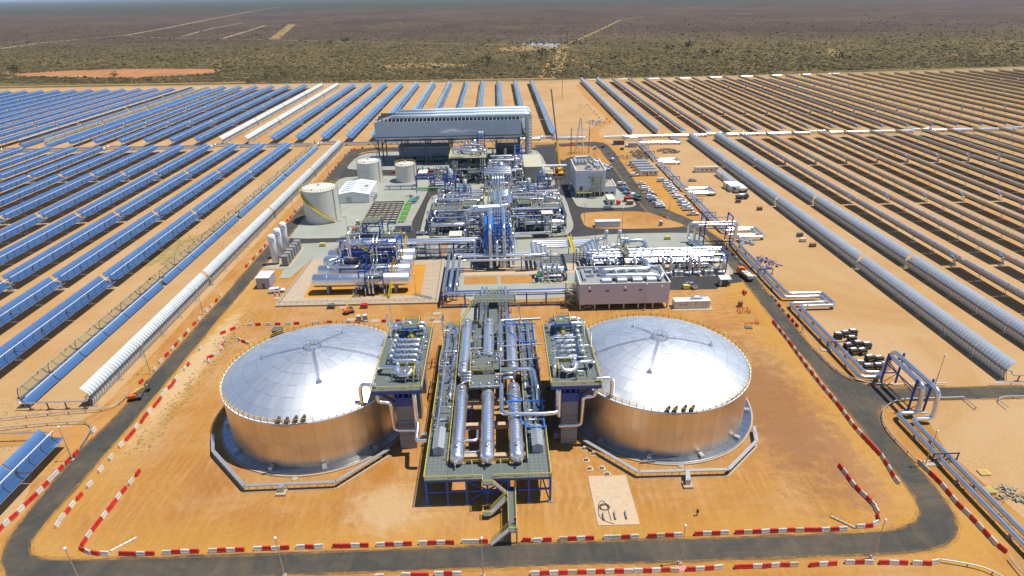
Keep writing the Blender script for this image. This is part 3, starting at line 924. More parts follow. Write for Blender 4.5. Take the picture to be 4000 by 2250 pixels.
def rows():
    HN = (('nearer', 0), ('farther', 1))
    # left front field, counted from the plant outwards
    for k in range(17):
        X = -105.0-17.75*k
        for hn, h in HN:
            y0, y1 = ((130.5, 274.0), (275.5, 418.0))[h]
            pose = 'stow_left' if k == 0 else 'front' if k == 1 else 'open'
            what = {'stow_left': 'white ribbed back of stowed trough', 'front': 'sand-reflecting trough with blue strip', 'open': 'blue mirror trough, left front field'}[pose]
            collector(X, y0, y1, pose, f'{what}, {nth(k+1)} row left of the road, {hn} half', 'troughs of the left front field', True, k == 0, k == 0)
    # far field on the left and behind the air cooled condenser
    for k in range(30):
        X = -87.0-17.6*k
        for hn, h in HN:
            y0, y1 = ((436.5, 577.0), (578.5, 718.0))[h]
            if k > 7: y1 -= h*(12 if k > 14 else 5)
            pose = 'stow_left' if k in (5, 6) else 'front' if k in (13, 14) else 'open'
            what = {'stow_left': 'pale stowed trough', 'front': 'sandy trough with blue strip', 'open': 'blue mirror trough'}[pose]
            collector(X, y0, y1, pose, f'{what}, far left field, {nth(k+1)} row from the condenser, {hn} half', 'troughs of the far left field', False, k in (5, 6), False)
    for k in range(7):
        X = -69.2+18.05*k
        for hn, h in HN:
            y0, y1 = ((436.5, 577.0), (578.5, 722.0))[h]
            collector(X, y0, y1, 'open', f'blue trough behind the condenser, {nth(k+1)} row from the left, {hn} half', 'troughs behind the condenser', False)
    # right front field
    for k in range(17):
        X = 131.6+18.15*k
        for hn, h in HN:
            y0, y1 = ((130.5, 275.0), (276.5, 420.5))[h]
            pose = 'stow_right' if k < 2 else 'open'
            what = 'grey ribbed back of stowed trough' if k < 2 else 'grey trough with blue sliver'
            collector(X, y0, y1, pose, f'{what}, {nth(k+1)} row right of the yard, {hn} half', 'troughs of the right front field', True, False, k < 5)
    for k in range(34):
        X = 96.2+18.05*k
        for hn, h in HN:
            y0, y1 = ((437.5, 580.0), (581.5, 724.0 + max(0, (k-20)*1.0)))[h]
            pose = 'stow_right' if k < 2 else 'open'
            what = 'grey back of stowed trough' if k < 2 else 'slim grey trough edged in blue'
            collector(X, y0, y1, pose, f'{what}, far right field, {nth(k+1)} row from the track, {hn} half', 'troughs of the far right field', False)
    # the one in the front left corner
    collector(-104.6, -28.5, 115.0, 'open', 'blue mirror trough cut off by the left edge of the photo, beside the front road', 'troughs of the front left corner', True)
    # short cross-over pipes at the row ends
    for i, (xa, xb, y, z, lab) in enumerate(((-123, -104.8, 129.6, 2.2, 'thin crossover pipe on stands joining the ends of the two stowed troughs at left'),
                                            (-150, -106, 117.5, 2.2, 'thin pipe on stands reaching the cut off trough at the left edge'),
                                            (132.2, 150, 129.8, 2.0, 'thin crossover pipe on stands at the near end of the grey troughs'))):
        t = thing('crossover_pipe', lab, 'pipe', (xa, y, 0))
        mb = MB(); mb.tube([(xa,y,z+1.2),(xa+.8,y,z),(xb-.8,y,z),(xb,y,z+1.2)], .17, 8, .5); mb.build('pipe_run', 'cladding', t)
        n = 4
        for k in range(n):
            x = xa+(xb-xa)*(k+.6)/n
            mb = MB(); mb.bar((x,y,0), (x,y,z), .22); mb.box(x-.6,x+.6,y-.5,y+.5,-.05,.1); mb.build('pipe_stand', 'rust', t)
rows()

# ================================================================== SALT TANKS
RT, ZR, APEX = 21.4, 12.6, 18.5
RS = (RT**2+(APEX-ZR)**2)/(2*(APEX-ZR))          # roof sphere radius
def roof_z(r): return APEX-RS+sqrt(RS*RS-r*r)
_pm = {}
def roof_panel_mesh(i, r0, r1, n, v):
    k = (i, v)
    if k not in _pm:
        q = random.Random(i*10+v); da = 2*pi/n; g = .02
        rm = (r0+r1)/2; zc = roof_z(rm); tl = (q.gauss(0, .009), q.gauss(0, .009))
        vs = []
        for a in range(4):
            r = r0+g+(r1-r0-2*g)*a/3
            for b in range(4):
                t = -da/2+g/rm+(da-2*g/rm)*b/3
                x, y = r*cos(t)-rm, r*sin(t)
                vs.append((x, y, roof_z(r)-zc+.05+x*tl[0]+y*tl[1]))
        fs = [(a*4+b, a*4+4+b, a*4+5+b, a*4+1+b) for a in range(3) for b in range(3)]
        mb = MB(); mb.add(vs, fs, True)
        _pm[k] = mb.mesh('roof_panel', 'tank_roof')
    return _pm[k]
_sm = {}
def shell_mesh(n, v, z0, z1):
    k = (n, v, z0)
    if k not in _sm:
        q = random.Random(v+77); da = 2*pi/n; vs = []
        tl = q.gauss(0, .003)
        for z in (z0, z1):
            for b in range(4):
                t = -da/2*.985+da*.985*b/3; R = RT+.03+q.uniform(-.004, .004)+tl*(b-1.5)
                vs.append((R*cos(t)-RT, R*sin(t), z))
        mb = MB(); mb.add(vs, [(b,b+1,5+b,4+b) for b in range(3)], True)
        _sm[k] = mb.mesh('cladding_sheet', 'tank_wall')
    return _sm[k]

def polar(c, r, a, z): return (c[0]+r*cos(a), c[1]+r*sin(a), z)

def tank(c, label, spokes, vents, side):
    t = thing('salt_tank', label, 'storage tank', (c[0], c[1], 0), 0, 'molten salt tanks')
    mb = MB(); mb.lathe([(RT-.03,.3),(RT-.03,ZR)], (c[0],c[1],0), 96); sh = mb.build('shell', 'galvanised', t)
    q = random.Random(int(c[0]))
    n = 72
    for i in range(n):
        a = 2*pi*i/n
        for za, zb in ((.45, 6.5), (6.515, ZR-.02)): obj('cladding_sheet', shell_mesh(n, q.randrange(6), za, zb), sh, (RT*cos(a), RT*sin(a), 0), a)
    mb = MB(); mb.lathe([(RT+2.45,-.05),(RT+2.45,.28),(RT+2.05,.3)], (c[0],c[1],0), 96, smooth=False); mb.build('foundation_ring', 'concrete', t)
    mb = MB(); mb.lathe([(RT+2.0,.28),(RT+2.0,.40),(RT+1.8,.44),(RT+.06,.52)], (c[0],c[1],0), 96, smooth=False)
    for i in range(60):
        a = 2*pi*i/60; mb.bar(polar(c, RT+.1, a, .53), polar(c, RT+1.9, a, .45), .07)
    mb.build('base_ledge', 'ledge_sheet', t)
    rr = [RT*sin(pi/2*k/12) for k in range(13)]
    mb = MB(); mb.lathe([(max(.01, r), roof_z(r)) for r in reversed(rr)], (c[0],c[1],0), 72); rf = mb.build('roof_shell', 'galvanised', t)
    rings = [.9,3.6,6.6,9.8,13.0,16.0,18.8,21.25]; seg = [10,20,30,40,48,60,72]
    for i in range(7):
        rm = (rings[i]+rings[i+1])/2; off = q.uniform(0, 1)
        for j in range(seg[i]):
            a = 2*pi*(j+off)/seg[i]
            obj('roof_panel', roof_panel_mesh(i, rings[i], rings[i+1], seg[i], q.randrange(5)), rf, (rm*cos(a), rm*sin(a), roof_z(rm)), a)
    # rim walkway and railing
    mb = MB(); mb.lathe([(RT+.25,ZR-.25),(RT+.25,ZR),(RT-.1,ZR+.06)], (c[0],c[1],0), 96, smooth=False); mb.build('rim_angle', 'white_paint', t)
    for nm, R, mt in (('railing', RT+.12, 'rail_orange'),):
        mb = MB(); mb.rail([polar(c, R, 2*pi*i/84, ZR) for i in range(84)], 1.15, .085, 1.6, True); mb.build(nm, mt, t)
    mb = MB()
    for i in range(84):
        a = 2*pi*i/84; mb.bar(polar(c, RT-.9, a, roof_z(RT-.9)+.1), polar(c, RT+.1, a, ZR+.12), .07)
    mb.build('walkway_bracket', 'white_paint', t)['kind'] = 'stuff'
    # catwalks from the hub down the roof
    mb = MB(); mb.lathe([(1.0,APEX+.12),(1.9,APEX+.05),(1.9,APEX-.0)], (c[0],c[1],0), 24, smooth=False); mb.rail([polar(c, 2.0, 2*pi*i/12, roof_z(2.0)) for i in range(12)], .8, .06, 1.5, True)
    mb.bar((c[0]+.4,c[1],APEX), (c[0]+.4,c[1],APEX+3), .07)
    mb.build('hub_platform', 'cladding_dull', t)
    for k, (px, py) in enumerate(spokes):
        r1, a = None, None
        X, Y, _ = G(px, py, 14.5)
        for _i in range(4):
            r1 = min(RT-.2, hypot(X-c[0], Y-c[1])); X, Y, _ = G(px, py, roof_z(r1))
        a = atan2(Y-c[1], X-c[0]); wdt = .36
        mb = MB(); N = 12
        nx, ny = -sin(a)*wdt, cos(a)*wdt
        for i in range(N):
            ra, rb = 1.9+(r1-1.9)*i/N, 1.9+(r1-1.9)*(i+.88)/N
            A, B = polar(c, ra, a, roof_z(ra)+.10), polar(c, rb, a, roof_z(rb)+.10)
            mb.add([(A[0]+nx,A[1]+ny,A[2]),(A[0]-nx,A[1]-ny,A[2]),(B[0]-nx,B[1]-ny,B[2]),(B[0]+nx,B[1]+ny,B[2])], [(0,1,2,3)])
            if i % 2 == 0: mb.bar((A[0]+nx,A[1]+ny,A[2]-.1), (A[0]+nx,A[1]+ny,A[2]+.8), .045)
        A, B = polar(c, 1.9, a, roof_z(1.9)+1.0), polar(c, r1, a, roof_z(r1)+1.0)
        
        e = polar(c, r1, a, roof_z(r1)); mb.rbox(e[0], e[1], a, 1.0, 1.2, e[2]+.1, e[2]+.25); mb.rbox(e[0], e[1], a, .35, .35, e[2]+.2, e[2]+.9)
        mb.build('catwalk', 'cladding_dull', t)
    for px, py in vents:
        X, Y, _ = G(px, py, 14.2)
        z = roof_z(min(RT-.3, hypot(X-c[0], Y-c[1])))
        mb = MB(); mb.lathe([(.35,z-.2),(.35,z+.6),(.55,z+.65),(.55,z+.8),(.2,z+.85)], (X,Y,0), 12)
        mb.lathe([(.2,z+.8),(.34,z+1.05),(.3,z+1.4),(.05,z+1.5)], (X+.25,Y+.1,0), 10); mb.bar((X-.5,Y,z+.7), (X+.5,Y,z+.7), .14)
        mb.box(X-.9,X+.9,Y-1.2,Y-.9,z+.0,z+.15)
        mb.build('relief_vent', 'vent_grey', t)
    # manway boxes round the foot
    for k in range(12):
        a = 2*pi*k/12 + .25
        mb = MB(); p = polar(c, RT+.9, a, 0); mb.rbox(p[0], p[1], a, 1.3, .9, .5, 1.2); mb.lathe([(.5,.0),(.5,.5),(.05,.5)], (0,0,0), 10) if False else None
        mb.build('foot_nozzle', 'cladding_dull', t)
    mb = MB(); p = G(*( (800+675/1.932, 1200+1292/1.932) if side < 0 else (2050+1172/1.932, 1200+1197/1.932)))
    mb.lathe([(.75,0),(.75,.12),(.02,.14)], (p[0],p[1],0), 16); mb.build('drain_cover', 'concrete', t)
    return t

CL, CR = (-45.2, 126.2), (38.0, 126.2)
zz = lambda x0,y0,s,*L: [(x0+a/s, y0+b/s) for a,b in L]
tank(CL, 'left of the two huge silver domed salt tanks', zz(800,1200,1.932,(1045,195),(435,385),(860,555),(1320,385)), zz(800,1200,1.932,(550,828),(612,832),(680,822),(742,816)), -1)
tank(CR, 'right of the two huge silver domed salt tanks, sun glare on its front roof', zz(2050,1200,1.932,(825,150),(1400,290),(945,480),(545,345)), zz(2050,1200,1.932,(1085,745),(1140,745),(1210,738),(1268,738)), 1)

def tray(pts, label, branch, end):
    t = thing('cable_tray', label, 'cable tray', (pts[0][0], pts[0][1], 0), 0, 'cable trays round the salt tanks')
    mb = MB()
    for a, b in zip(pts, pts[1:]): mb.bar((a[0],a[1],1.5), (b[0],b[1],1.5), .75, .22)
    mb.build('tray', 'galvanised', t)
    mb = MB()
    for a, b in zip(pts, pts[1:]):
        L = hypot(b[0]-a[0], b[1]-a[1]); n = max(1, int(L/1.5))
        for i in range(n):
            f = (i+.5)/n; x, y = a[0]+(b[0]-a[0])*f, a[1]+(b[1]-a[1])*f; mb.bar((x,y,0), (x,y,1.42), .09)
    o = mb.build('tray_post', 'galvanised', t); o['kind'] = 'stuff'
    mb = MB()
    for a, b in zip(pts, pts[1:]): mb.bar((a[0],a[1]-.3,.02), (b[0],b[1]-.3,.02), .5, .12)
    mb.build('footing_strip', 'concrete', t)
    mb = MB(); mb.bar((branch[0],branch[1],1.75), (end[0],end[1],1.65), .95, .4); mb.box(end[0]-.5,end[0]+.5,end[1]-.3,end[1]+.3,.5,1.8); mb.build('branch_duct', 'galvanised', t)
    mb = MB(); mb.box(end[0]-1.0,end[0]+1.0,end[1]-1.0,end[1]+.9,-.05,.5); mb.build('pit_kerb', 'concrete', t)
tray([(-68.5,116),(-66.1,110.2),(-54.9,98.8),(-35.8,99.1),(-26.1,109)], 'grey octagonal cable tray on short posts in front of the left tank', (-46.5,98.9), G(1102,1926)[:2])
tray([(18.1,110),(28.4,99.3),(47.7,99.2),(57.2,108),(58.5,113)], 'grey octagonal cable tray on short posts in front of the right tank', (38.8,99.2), G(2685,1897)[:2])

# ================================================================== CENTRAL EXCHANGER DECK
DZ = 6.7
def deck():
    t = thing('exchanger_deck', 'long grey-green grating deck on blue steel legs between the two salt tanks', 'platform', (-3.6, 93, 0))
    for (x0,x1,y0,y1) in ((-16.3,-11.75,93,156.3),(4.65,9.2,93,156.3),(-11.7,4.6,93,97.3),(-8.2,4.6,149,156.3),(-8.2,-5.2,134,149),(-1.8,1.2,134,149)):
        mb = MB(); mb.box(x0,x1,y0,y1,DZ-.22,DZ); mb.build('grating_floor', 'grating', t)
    # grating joints
    mb = MB()
    for x0, x1 in ((-16.3,-11.75),(4.65,9.2)):
        for i in range(1, 64): mb.box(x0,x1,93+i-.02,93+i+.02,DZ,DZ+.012)
        for k in range(1, 5): mb.box(x0+(x1-x0)*k/5-.02,x0+(x1-x0)*k/5+.02,93,156.3,DZ+.013,DZ+.02)
    o = mb.build('grating_joint', 'galvanised', t); o['kind'] = 'stuff'
    xs = [-16.0,-11.8,-7.9,-3.7,.5,4.7,9.0]; ys = [93.3,101,109,117,125,133,141,149,156]
    for i, x in enumerate(xs):
        for j, y in enumerate(ys):
            if x in (-3.7, .5) and j not in (0, 8): continue
            barobj('column', (x,y,0), (x,y,DZ-.6), .42, .42, 'blue_steel', t)
            mb = MB(); mb.box(x-.45,x+.45,y-.45,y+.45,-.05,.25)
            mb.build('pedestal', 'concrete_grey', t)
    for y in ys:
        for a, b in ((-16.2,-11.6),(4.5,9.1)) if y not in (93.3, 156) else ((-16.2,9.1),):
            barobj('beam', (a,y,DZ-.45), (b,y,DZ-.45), .35, .5, 'blue_steel', t)
            barobj('beam', (a,y,3.4), (b,y,3.4), .3, .35, 'blue_steel', t)
    for x in (-16.0,-11.8,4.7,9.0): barobj('beam', (x,93,DZ-.46), (x,156.2,DZ-.46), .34, .48, 'blue_steel', t)
    for p, q in (((-7.9,93.3,6.2),(-3.7,93.3,3.4)),((-7.9,93.3,.4),(-3.7,93.3,3.4)),((.5,93.3,6.2),(-3.7,93.3,3.4)),((.5,93.3,.4),(-3.7,93.3,3.4))):
        barobj('brace', p, q, .26, .26, 'blue_steel', t)
    for x in (-16,9.0):
        for i in range(0, 8, 2): barobj('brace', (x,ys[i],.3), (x,ys[i+1],3.3), .2, .2, 'blue_steel', t); barobj('brace', (x,ys[i+1],3.5), (x,ys[i],6.1), .2, .2, 'blue_steel', t)
    # saddle beams under the exchangers
    for y in (100.3,110.5,119.5,130.5,140.5,147.0,152.5):
        for x0, x1 in ((-11.2,-3.8),(-3.5,4.4)):
            mb = MB(); mb.box(x0,x1,y-.55,y+.55,5.4,6.55); mb.build('saddle_beam', 'concrete_pink', t)
        for x in (-9.8,-3.65,2.5):
            mb = MB(); mb.box(x-.6,x+.6,y-.5,y+.5,0,5.4); mb.build('pier', 'concrete_pink', t)
    def R(path, m='rail_yellow', h=1.1):
        mb = MB(); mb.rail([(a,b,DZ) for a,b in path], h, .085, 2.0); mb.build('railing', m, t)
    R([(-16.25,156.2),(-16.25,93.05),(-4.6,93.05)]); R([(-2.6,93.05),(9.15,93.05),(9.15,156.2)])
    R([(-11.8,156),(-11.8,97.4)]); R([(4.7,156),(4.7,97.4)]); R([(-16.2,156.2),(9.1,156.2)]); R([(-8.4,97.4),(-5,97.4)]); R([(-2.2,97.4),(1.2,97.4)])
    # light masts on the front edge
    for x in (-9.9,-6.6,-.9,3.3):
        mb = MB(); mb.tube([(x,93.6,DZ),(x,93.6,DZ+3.2)], .06, 6); mb.tube([(x,93.6,DZ+3.2),(x,93.6,DZ+4.2)], .12, 6); mb.build('lamp_mast', 'white_paint', t)
    q = random.Random(4)
    for i in range(16):
        x = q.choice((-15.6,-12.3,5.3,8.6)); y = 99+i*3.5
        mb = MB(); mb.tube([(x,y,DZ),(x,y,DZ+2.2),(x+.8,y-.3,DZ+2.6)], .06, 5); mb.build('lamp_mast', 'white_paint', t)
    # pipe trestles in bright blue over the right strip
    for y0, y1 in ((148.5,141),(113,105.5)):
        for x in (4.9,8.7):
            barobj('trestle', (x,y0,DZ), (x,y0,DZ+4.2), .22, .22, 'bright_blue_steel', t); barobj('trestle', (x,y1,DZ), (x,y1,DZ+2.6), .22, .22, 'bright_blue_steel', t)
        barobj('trestle', (.6,y0,DZ+4.0), (9.4,y0,DZ+4.0), .24, .24, 'bright_blue_steel', t); barobj('trestle', (4.9,y1,DZ+2.6), (9.2,y1,DZ+2.6), .24, .24, 'bright_blue_steel', t)
        barobj('trestle', (.6,y0,DZ+4.0), (4.9,y1,DZ+2.6), .2, .2, 'bright_blue_steel', t); barobj('trestle', (4.9,y0,DZ+4.0), (4.9,y1,DZ+2.6), .2, .2, 'bright_blue_steel', t); barobj('trestle', (8.7,y0,DZ+4.0), (8.7,y1,DZ+2.6), .2, .2, 'bright_blue_steel', t)
        barobj('trestle', (.6,y0+3,DZ+4.0), (4.9,y0,DZ+4.0), .2, .2, 'bright_blue_steel', t)
    for k, (xa, xb) in enumerate(((-16,-12),(4.9,9))): clutter(t, xa, xb, 108, 154, DZ+.2, DZ+1.9, 34, 310+k, .08, .18)
    clutter(t, -8, 2, 140, 153, 3, DZ+1.5, 26, 315, .1, .25)
    return t
DECK = deck()

def stairs(mb, p, q, wdt, n=None):
    """flight between two points: stringers, treads"""
    p, q = Vector(p), Vector(q); d = q-p; hd = Vector((d.x, d.y, 0)).normalized(); s = Vector((-hd.y, hd.x, 0))*wdt/2
    n = n or max(3, int(abs(d.z)/.22))
    for k in (-1, 1): mb.bar(p+s*k, q+s*k, .08, .25)
    for i in range(n):
        c = p+d*((i+.5)/n); a, b = c-s-hd*.13, c+s-hd*.13; e, f = c+s+hd*.13, c-s+hd*.13
        mb.add([a, b, e, f], [(0,1,2,3)])
        mb.add([v-Vector((0,0,.04)) for v in (a, b, e, f)], [(3,2,1,0)])

def stair_bridge():
    t = thing('stair_walkway', 'yellow railed steel stair and walkway leading from the deck front to the road', 'stair', (1.1, 88, 0))
    mb = MB(); mb.box(-4.6,-2.6,91.4,93.0,DZ-.2,DZ); mb.box(.0,2.1,92.0,94.2,3.2,3.35); mb.build('landing', 'grating', t)
    mb = MB(); mb.box(.3,1.95,82.5,92.0,3.2,3.35); mb.build('walkway', 'grating', t)
    mb = MB(); stairs(mb, (-2.6,92.2,DZ-.05), (.2,92.4,3.35), 1.1, 16); mb.build('stair_flight', 'galvanised', t)
    mb = MB(); stairs(mb, (.1,91.3,3.3), (-3.2,89.6,.9), 1.0, 12); mb.build('stair_flight', 'galvanised', t)
    mb = MB(); mb.box(-4.6,-3.1,88.9,90.2,.8,.95); mb.build('landing', 'grating', t)
    mb = MB(); stairs(mb, (.3,83.1,3.3), (-3.0,82.9,.05), 1.1, 15); mb.build('stair_flight', 'galvanised', t)
    mb = MB(); mb.rail([(.35,92,3.35),(.35,84.2,3.35)], 1.1, .08); mb.rail([(1.9,94.2,3.35),(1.9,82.6,3.35),(.4,82.6,3.35)], 1.1, .08)
    mb.rail([(-4.55,93,DZ),(-4.55,91.45,DZ),(-2.6,91.45,DZ)], 1.1, .08); mb.rail([(-2.6,91.65,DZ),(.1,91.9,3.35)], 1.1, .08, 1.0); mb.rail([(.1,91.9,3.35),(-3.2,90.2,.95)], 1.1, .08, 1.0)
    mb.rail([(.3,83.7,3.35),(-2.9,83.5,.1)], 1.1, .08, 1.0); mb.rail([(-4.6,90.2,.95),(-4.6,88.9,.95),(-3.1,88.9,.95)], 1.1, .08, 1.0)
    mb.build('railing', 'rail_yellow', t)
    for x, y in ((.45,83),(1.85,83),(.45,91.5),(1.85,91.5),(-4.3,89.2),(-1.1,83.2)):
        barobj('post', (x,y,0), (x,y,3.2 if x > 0 else .85 if y > 85 else 1.4), .24, .24, 'blue_steel', t)
    for a, b in (((.45,83,.2),(.45,87,3.1)),((1.85,91.5,.2),(1.85,87.5,3.1))): barobj('brace', a, b, .14, .14, 'blue_steel', t)
stair_bridge()

def exchanger(x, y0, y1, label, dome_front, grp):
    r = 1.45; z = DZ+1.65; L = y1-y0
    t = thing('heat_exchanger', label, 'heat exchanger', (x, y0, DZ), 0, grp)
    h = L/2; d = r*.75
    P = [(.02,-h),(r*.42,-h+.06),(r*.75,-h+d*.32),(r*.93,-h+d*.65),(r,-h+d),(r,h-.4),(r*.8,h),(.02,h+.02)]
    mb = MB(); mb.lathe(P, (x,(y0+y1)/2,z), 28, 'y'); mb.build('shell', 'vessel_sheet', t)
    for yy in (y0+4.4, y1-4.0):
        mb = MB(); mb.lathe([(r,-.22),(r+.22,-.18),(r+.22,.18),(r,.22)], (x,yy,z), 28, 'y', smooth=False); mb.build('girth_flange', 'cladding_dull', t)
    mb = MB()
    n = int(L/1.0)
    for i in range(1, n):
        yy = y0+1+i*(L-1.4)/n; mb.lathe([(r+.002,-.02),(r+.009,0),(r+.002,.02)], (x,yy,z), 28, 'y', smooth=False)
    mb.build('cladding_band', 'vessel_sheet', t)
    for yy in (y0+4, y0+L*.5, y1-4):
        mb = MB(); mb.box(x-.9,x+.9,yy-.25,yy+.25,DZ-.12,z-r*.55); mb.build('saddle', 'steel_dark', t)
    mb = MB(); mb.lathe([(.25,-.5),(.25,.05),(.05,.06)], (x,y0-.1,z), 10, 'y') if dome_front else None
    for yy in (y0+3, y1-2.5): mb.lathe([(.3,z+r-.1),(.3,z+r+.35),(.42,z+r+.36),(.42,z+r+.5),(.02,z+r+.5)], (x,yy,0), 10)
    mb.build('nozzle', 'cladding_dull', t)
    under(t, 'shell', ('girth_flange','cladding_band','nozzle'))
for i, x in enumerate((-9.85,-3.65,2.5)):
    w_ = ('left','middle','right')[i]
    exchanger(x, 96.3, 122.3, f'{w_} of the three near silver exchanger cylinders with domed ends', True, 'exchanger cylinders on the central deck')
    exchanger(x, 127.0, 154.8, f'{w_} of the three far silver exchanger cylinders at the back of the deck', False, 'exchanger cylinders on the central deck')

def pipe(name, label, path, r, m='cladding', bend=None, supports=(), group=None, bands=False, cat='pipe', ph=None):
    p0 = path[0]
    t = thing(name, label, cat, (p0[0], p0[1], 0), 0, group)
    mb = MB(); mb.tube(path, r, 10 if r > .3 else 7, bend if bend is not None else r*2.4); mb.build('pipe_run', m, t)
    for s in supports: barobj('pipe_support', (s[0],s[1],s[3] if len(s) > 3 else 0), (s[0],s[1],s[2]), .25, .25, 'blue_steel', t)
    return t

# long slim pipes lying on the deck strips
for x, y0, y1, r, lab in ((-14.9,105.5,155.5,.55,'long slim silver pipe lying along the left deck strip, outer of two'),(-12.75,120.5,152.5,.5,'shorter slim silver pipe on the left deck strip beside the exchanger'),
                          (7.3,110,155.5,.55,'long slim silver pipe lying along the right deck strip, outer of two'),(5.35,124,152.5,.5,'shorter slim silver pipe on the right deck strip beside the exchanger')):
    t = thing('header_pipe', lab, 'pipe', (x,y0,DZ))
    mb = MB(); mb.tube([(x,y1,DZ+.95),(x,y0,DZ+.95),(x,y0-.9,DZ+.1)], r, 12, .8); mb.build('pipe_run', 'cladding', t)
    for k in range(6):
        yy = y0+(y1-y0)*(k+.5)/6; mb = MB(); mb.box(x-.75,x+.75,yy-.12,yy+.12,DZ,DZ+.55); mb.build('pipe_shoe', 'bright_blue_steel', t)
    for k in range(3):
        yy = y0+3+k*(y1-y0)*.2; mb = MB(); mb.tube([(x,yy,DZ+1.2),(x,yy,DZ+2.1)], .28, 8); mb.tube([(x-.7,yy,DZ+1.5),(x+.7,yy,DZ+1.5)], .25, 8); mb.build('valve', 'cladding', t)
pipe('transfer_pipe', 'silver pipe crossing above the back right exchanger toward the right pump platform', [(11,151.5,10.6),(-.45,151,10.6),(-.45,135.5,10.6),(-.45,134,8)], .45)
pipe('transfer_pipe', 'silver pipe looping over the near right exchanger on a blue trestle', [(-.45,121,8),(-.45,120,10.8),(-.45,108.6,10.6),(8.6,108.2,10.6),(12.0,108.6,10.6),(12.0,110.3,11.5),(12.0,110.3,16)], .5)
pipe('transfer_pipe', 'silver pipe bending down beside the right deck strip', [(2.6,124.8,9.2),(2.6,124.8,11.4),(7.4,124.8,11.4),(8.1,118,10.5),(8.1,116,7)], .5)
for i, (y, x1) in enumerate(((138,10.5),(131,9.5))): pipe('transfer_pipe', ('thin silver pipe reaching right from the middle deck platform, farther of two','thin silver pipe reaching right from the middle deck platform, nearer of two')[i], [(-.6,y,10),(x1,y+.4,10.2)], .2)
pipe('transfer_pipe', 'silver pipe stub looping between the left and middle near exchangers', [(-8.4,104.8,6.6),(-5.9,104.8,6.6),(-5.9,108,6.6)], .4)
pipe('transfer_pipe', 'silver U pipe under the left near exchanger, lower of two', [(-8.6,102.4,5.4),(-5.2,102.4,5.4),(-5.2,107,5.6),(-5.2,107,4)], .4)
pipe('transfer_pipe', 'silver pipe linking the left and middle far exchangers', [(-9,141.5,7.4),(-4,141.5,7.4)], .35)

def mid_platform():
    t = thing('valve_platform', 'raised grating platform with small valves above the middle exchanger', 'platform', (-4.4, 125, DZ))
    z = 10.0
    for a, b, c, d in ((-8.0,-.9,119.2,125.0),(-8.0,-.9,127.2,134.2),(-.8,4.4,126.2,128.0)):
        mb = MB(); mb.box(a,b,c,d,z-.2,z); mb.build('grating_floor', 'grating', t)
    for x in (-7.8,-1.1):
        for y in (119.4,125,134): barobj('post', (x,y,DZ), (x,y,z-.2), .22, .22, 'blue_steel', t)
    mb = MB(); mb.rail([(-8,119.2,z),(-8,134.2,z),(-.9,134.2,z)], 1.1, .085); mb.rail([(-7.8,127,z),(-2.2,127,z)], 1.1, .085); mb.rail([(-7.8,125.3,z),(-2.2,125.3,z)], 1.1, .085); mb.build('railing', 'rail_yellow', t)
    q = random.Random(8)
    for k, (x, y) in enumerate(((-7.2,120.2),(-5.4,120),(-3.4,120),(-1.6,120.4),(-1.5,122.5),(-7.3,132.6),(-6,133),(-1.6,132.5),(-1.6,130.5),(-3,133.2),(-7.4,129.5))):
        mb = MB(); mb.tube([(x,y,z),(x,y,z+.9)], .16, 7); mb.tube([(x-.5,y,z+.55),(x+.6,y,z+.55)], .15, 7); mb.lathe([(.3,z+.85),(.3,z+1.1),(.02,z+1.12)], (x,y,0), 8); mb.build('valve', 'cladding', t)
    mb = MB(); mb.tube([(-8,119.4,z+.5),(-.6,119.4,z+.5),(-.6,133.8,z+.8),(-7.4,133.8,z+.8)], .16, 7, .4); mb.build('pipe_run', 'cladding', t)
    for k in range(4):
        y = 121.9+k*1.25; mb = MB(); mb.tube([(-9.85,y,9.2),(-9.85,y,10.4),(-7.6,y,10.4),(-7.6,y,8.6)], .38, 8, .6); mb.build('elbow_pipe', 'cladding', t)
    for k in range(2):
        y = 122.5+k*2; mb = MB(); mb.tube([(2.5,y,9.2),(2.5,y,10.6),(.2,y,10.6),(.2,y,8)], .38, 8, .6); mb.build('elbow_pipe', 'cladding', t)
mid_platform()

for sx, lab in ((-13.9,'small grey gabled cabin on the left deck strip'),(6.9,'small grey gabled cabin on the right deck strip')):
    t = thing('deck_cabin', lab, 'cabin', (sx,103,DZ)); y0, y1 = 100.2, 106.6
    mb = MB(); mb.box(sx-1.1,sx+1.1,y0,y1,DZ,DZ+2.1); mb.build('wall', 'galvanised', t)
    mb = MB()
    mb.add([(sx-1.25,y0-.15,DZ+2.05),(sx,y0-.15,DZ+2.6),(sx+1.25,y0-.15,DZ+2.05),(sx-1.25,y1+.15,DZ+2.05),(sx,y1+.15,DZ+2.6),(sx+1.25,y1+.15,DZ+2.05)], [(0,1,4,3),(1,2,5,4),(0,2,1),(3,4,5),(0,3,5,2)])
    mb.build('roof', 'galvanised', t)
    mb = MB(); mb.box(sx-.4,sx+.4,y0-.05,y0-.003,DZ+.05,DZ+1.9); mb.build('door', 'grey_panel', t); under(t, 'wall', ('door',))

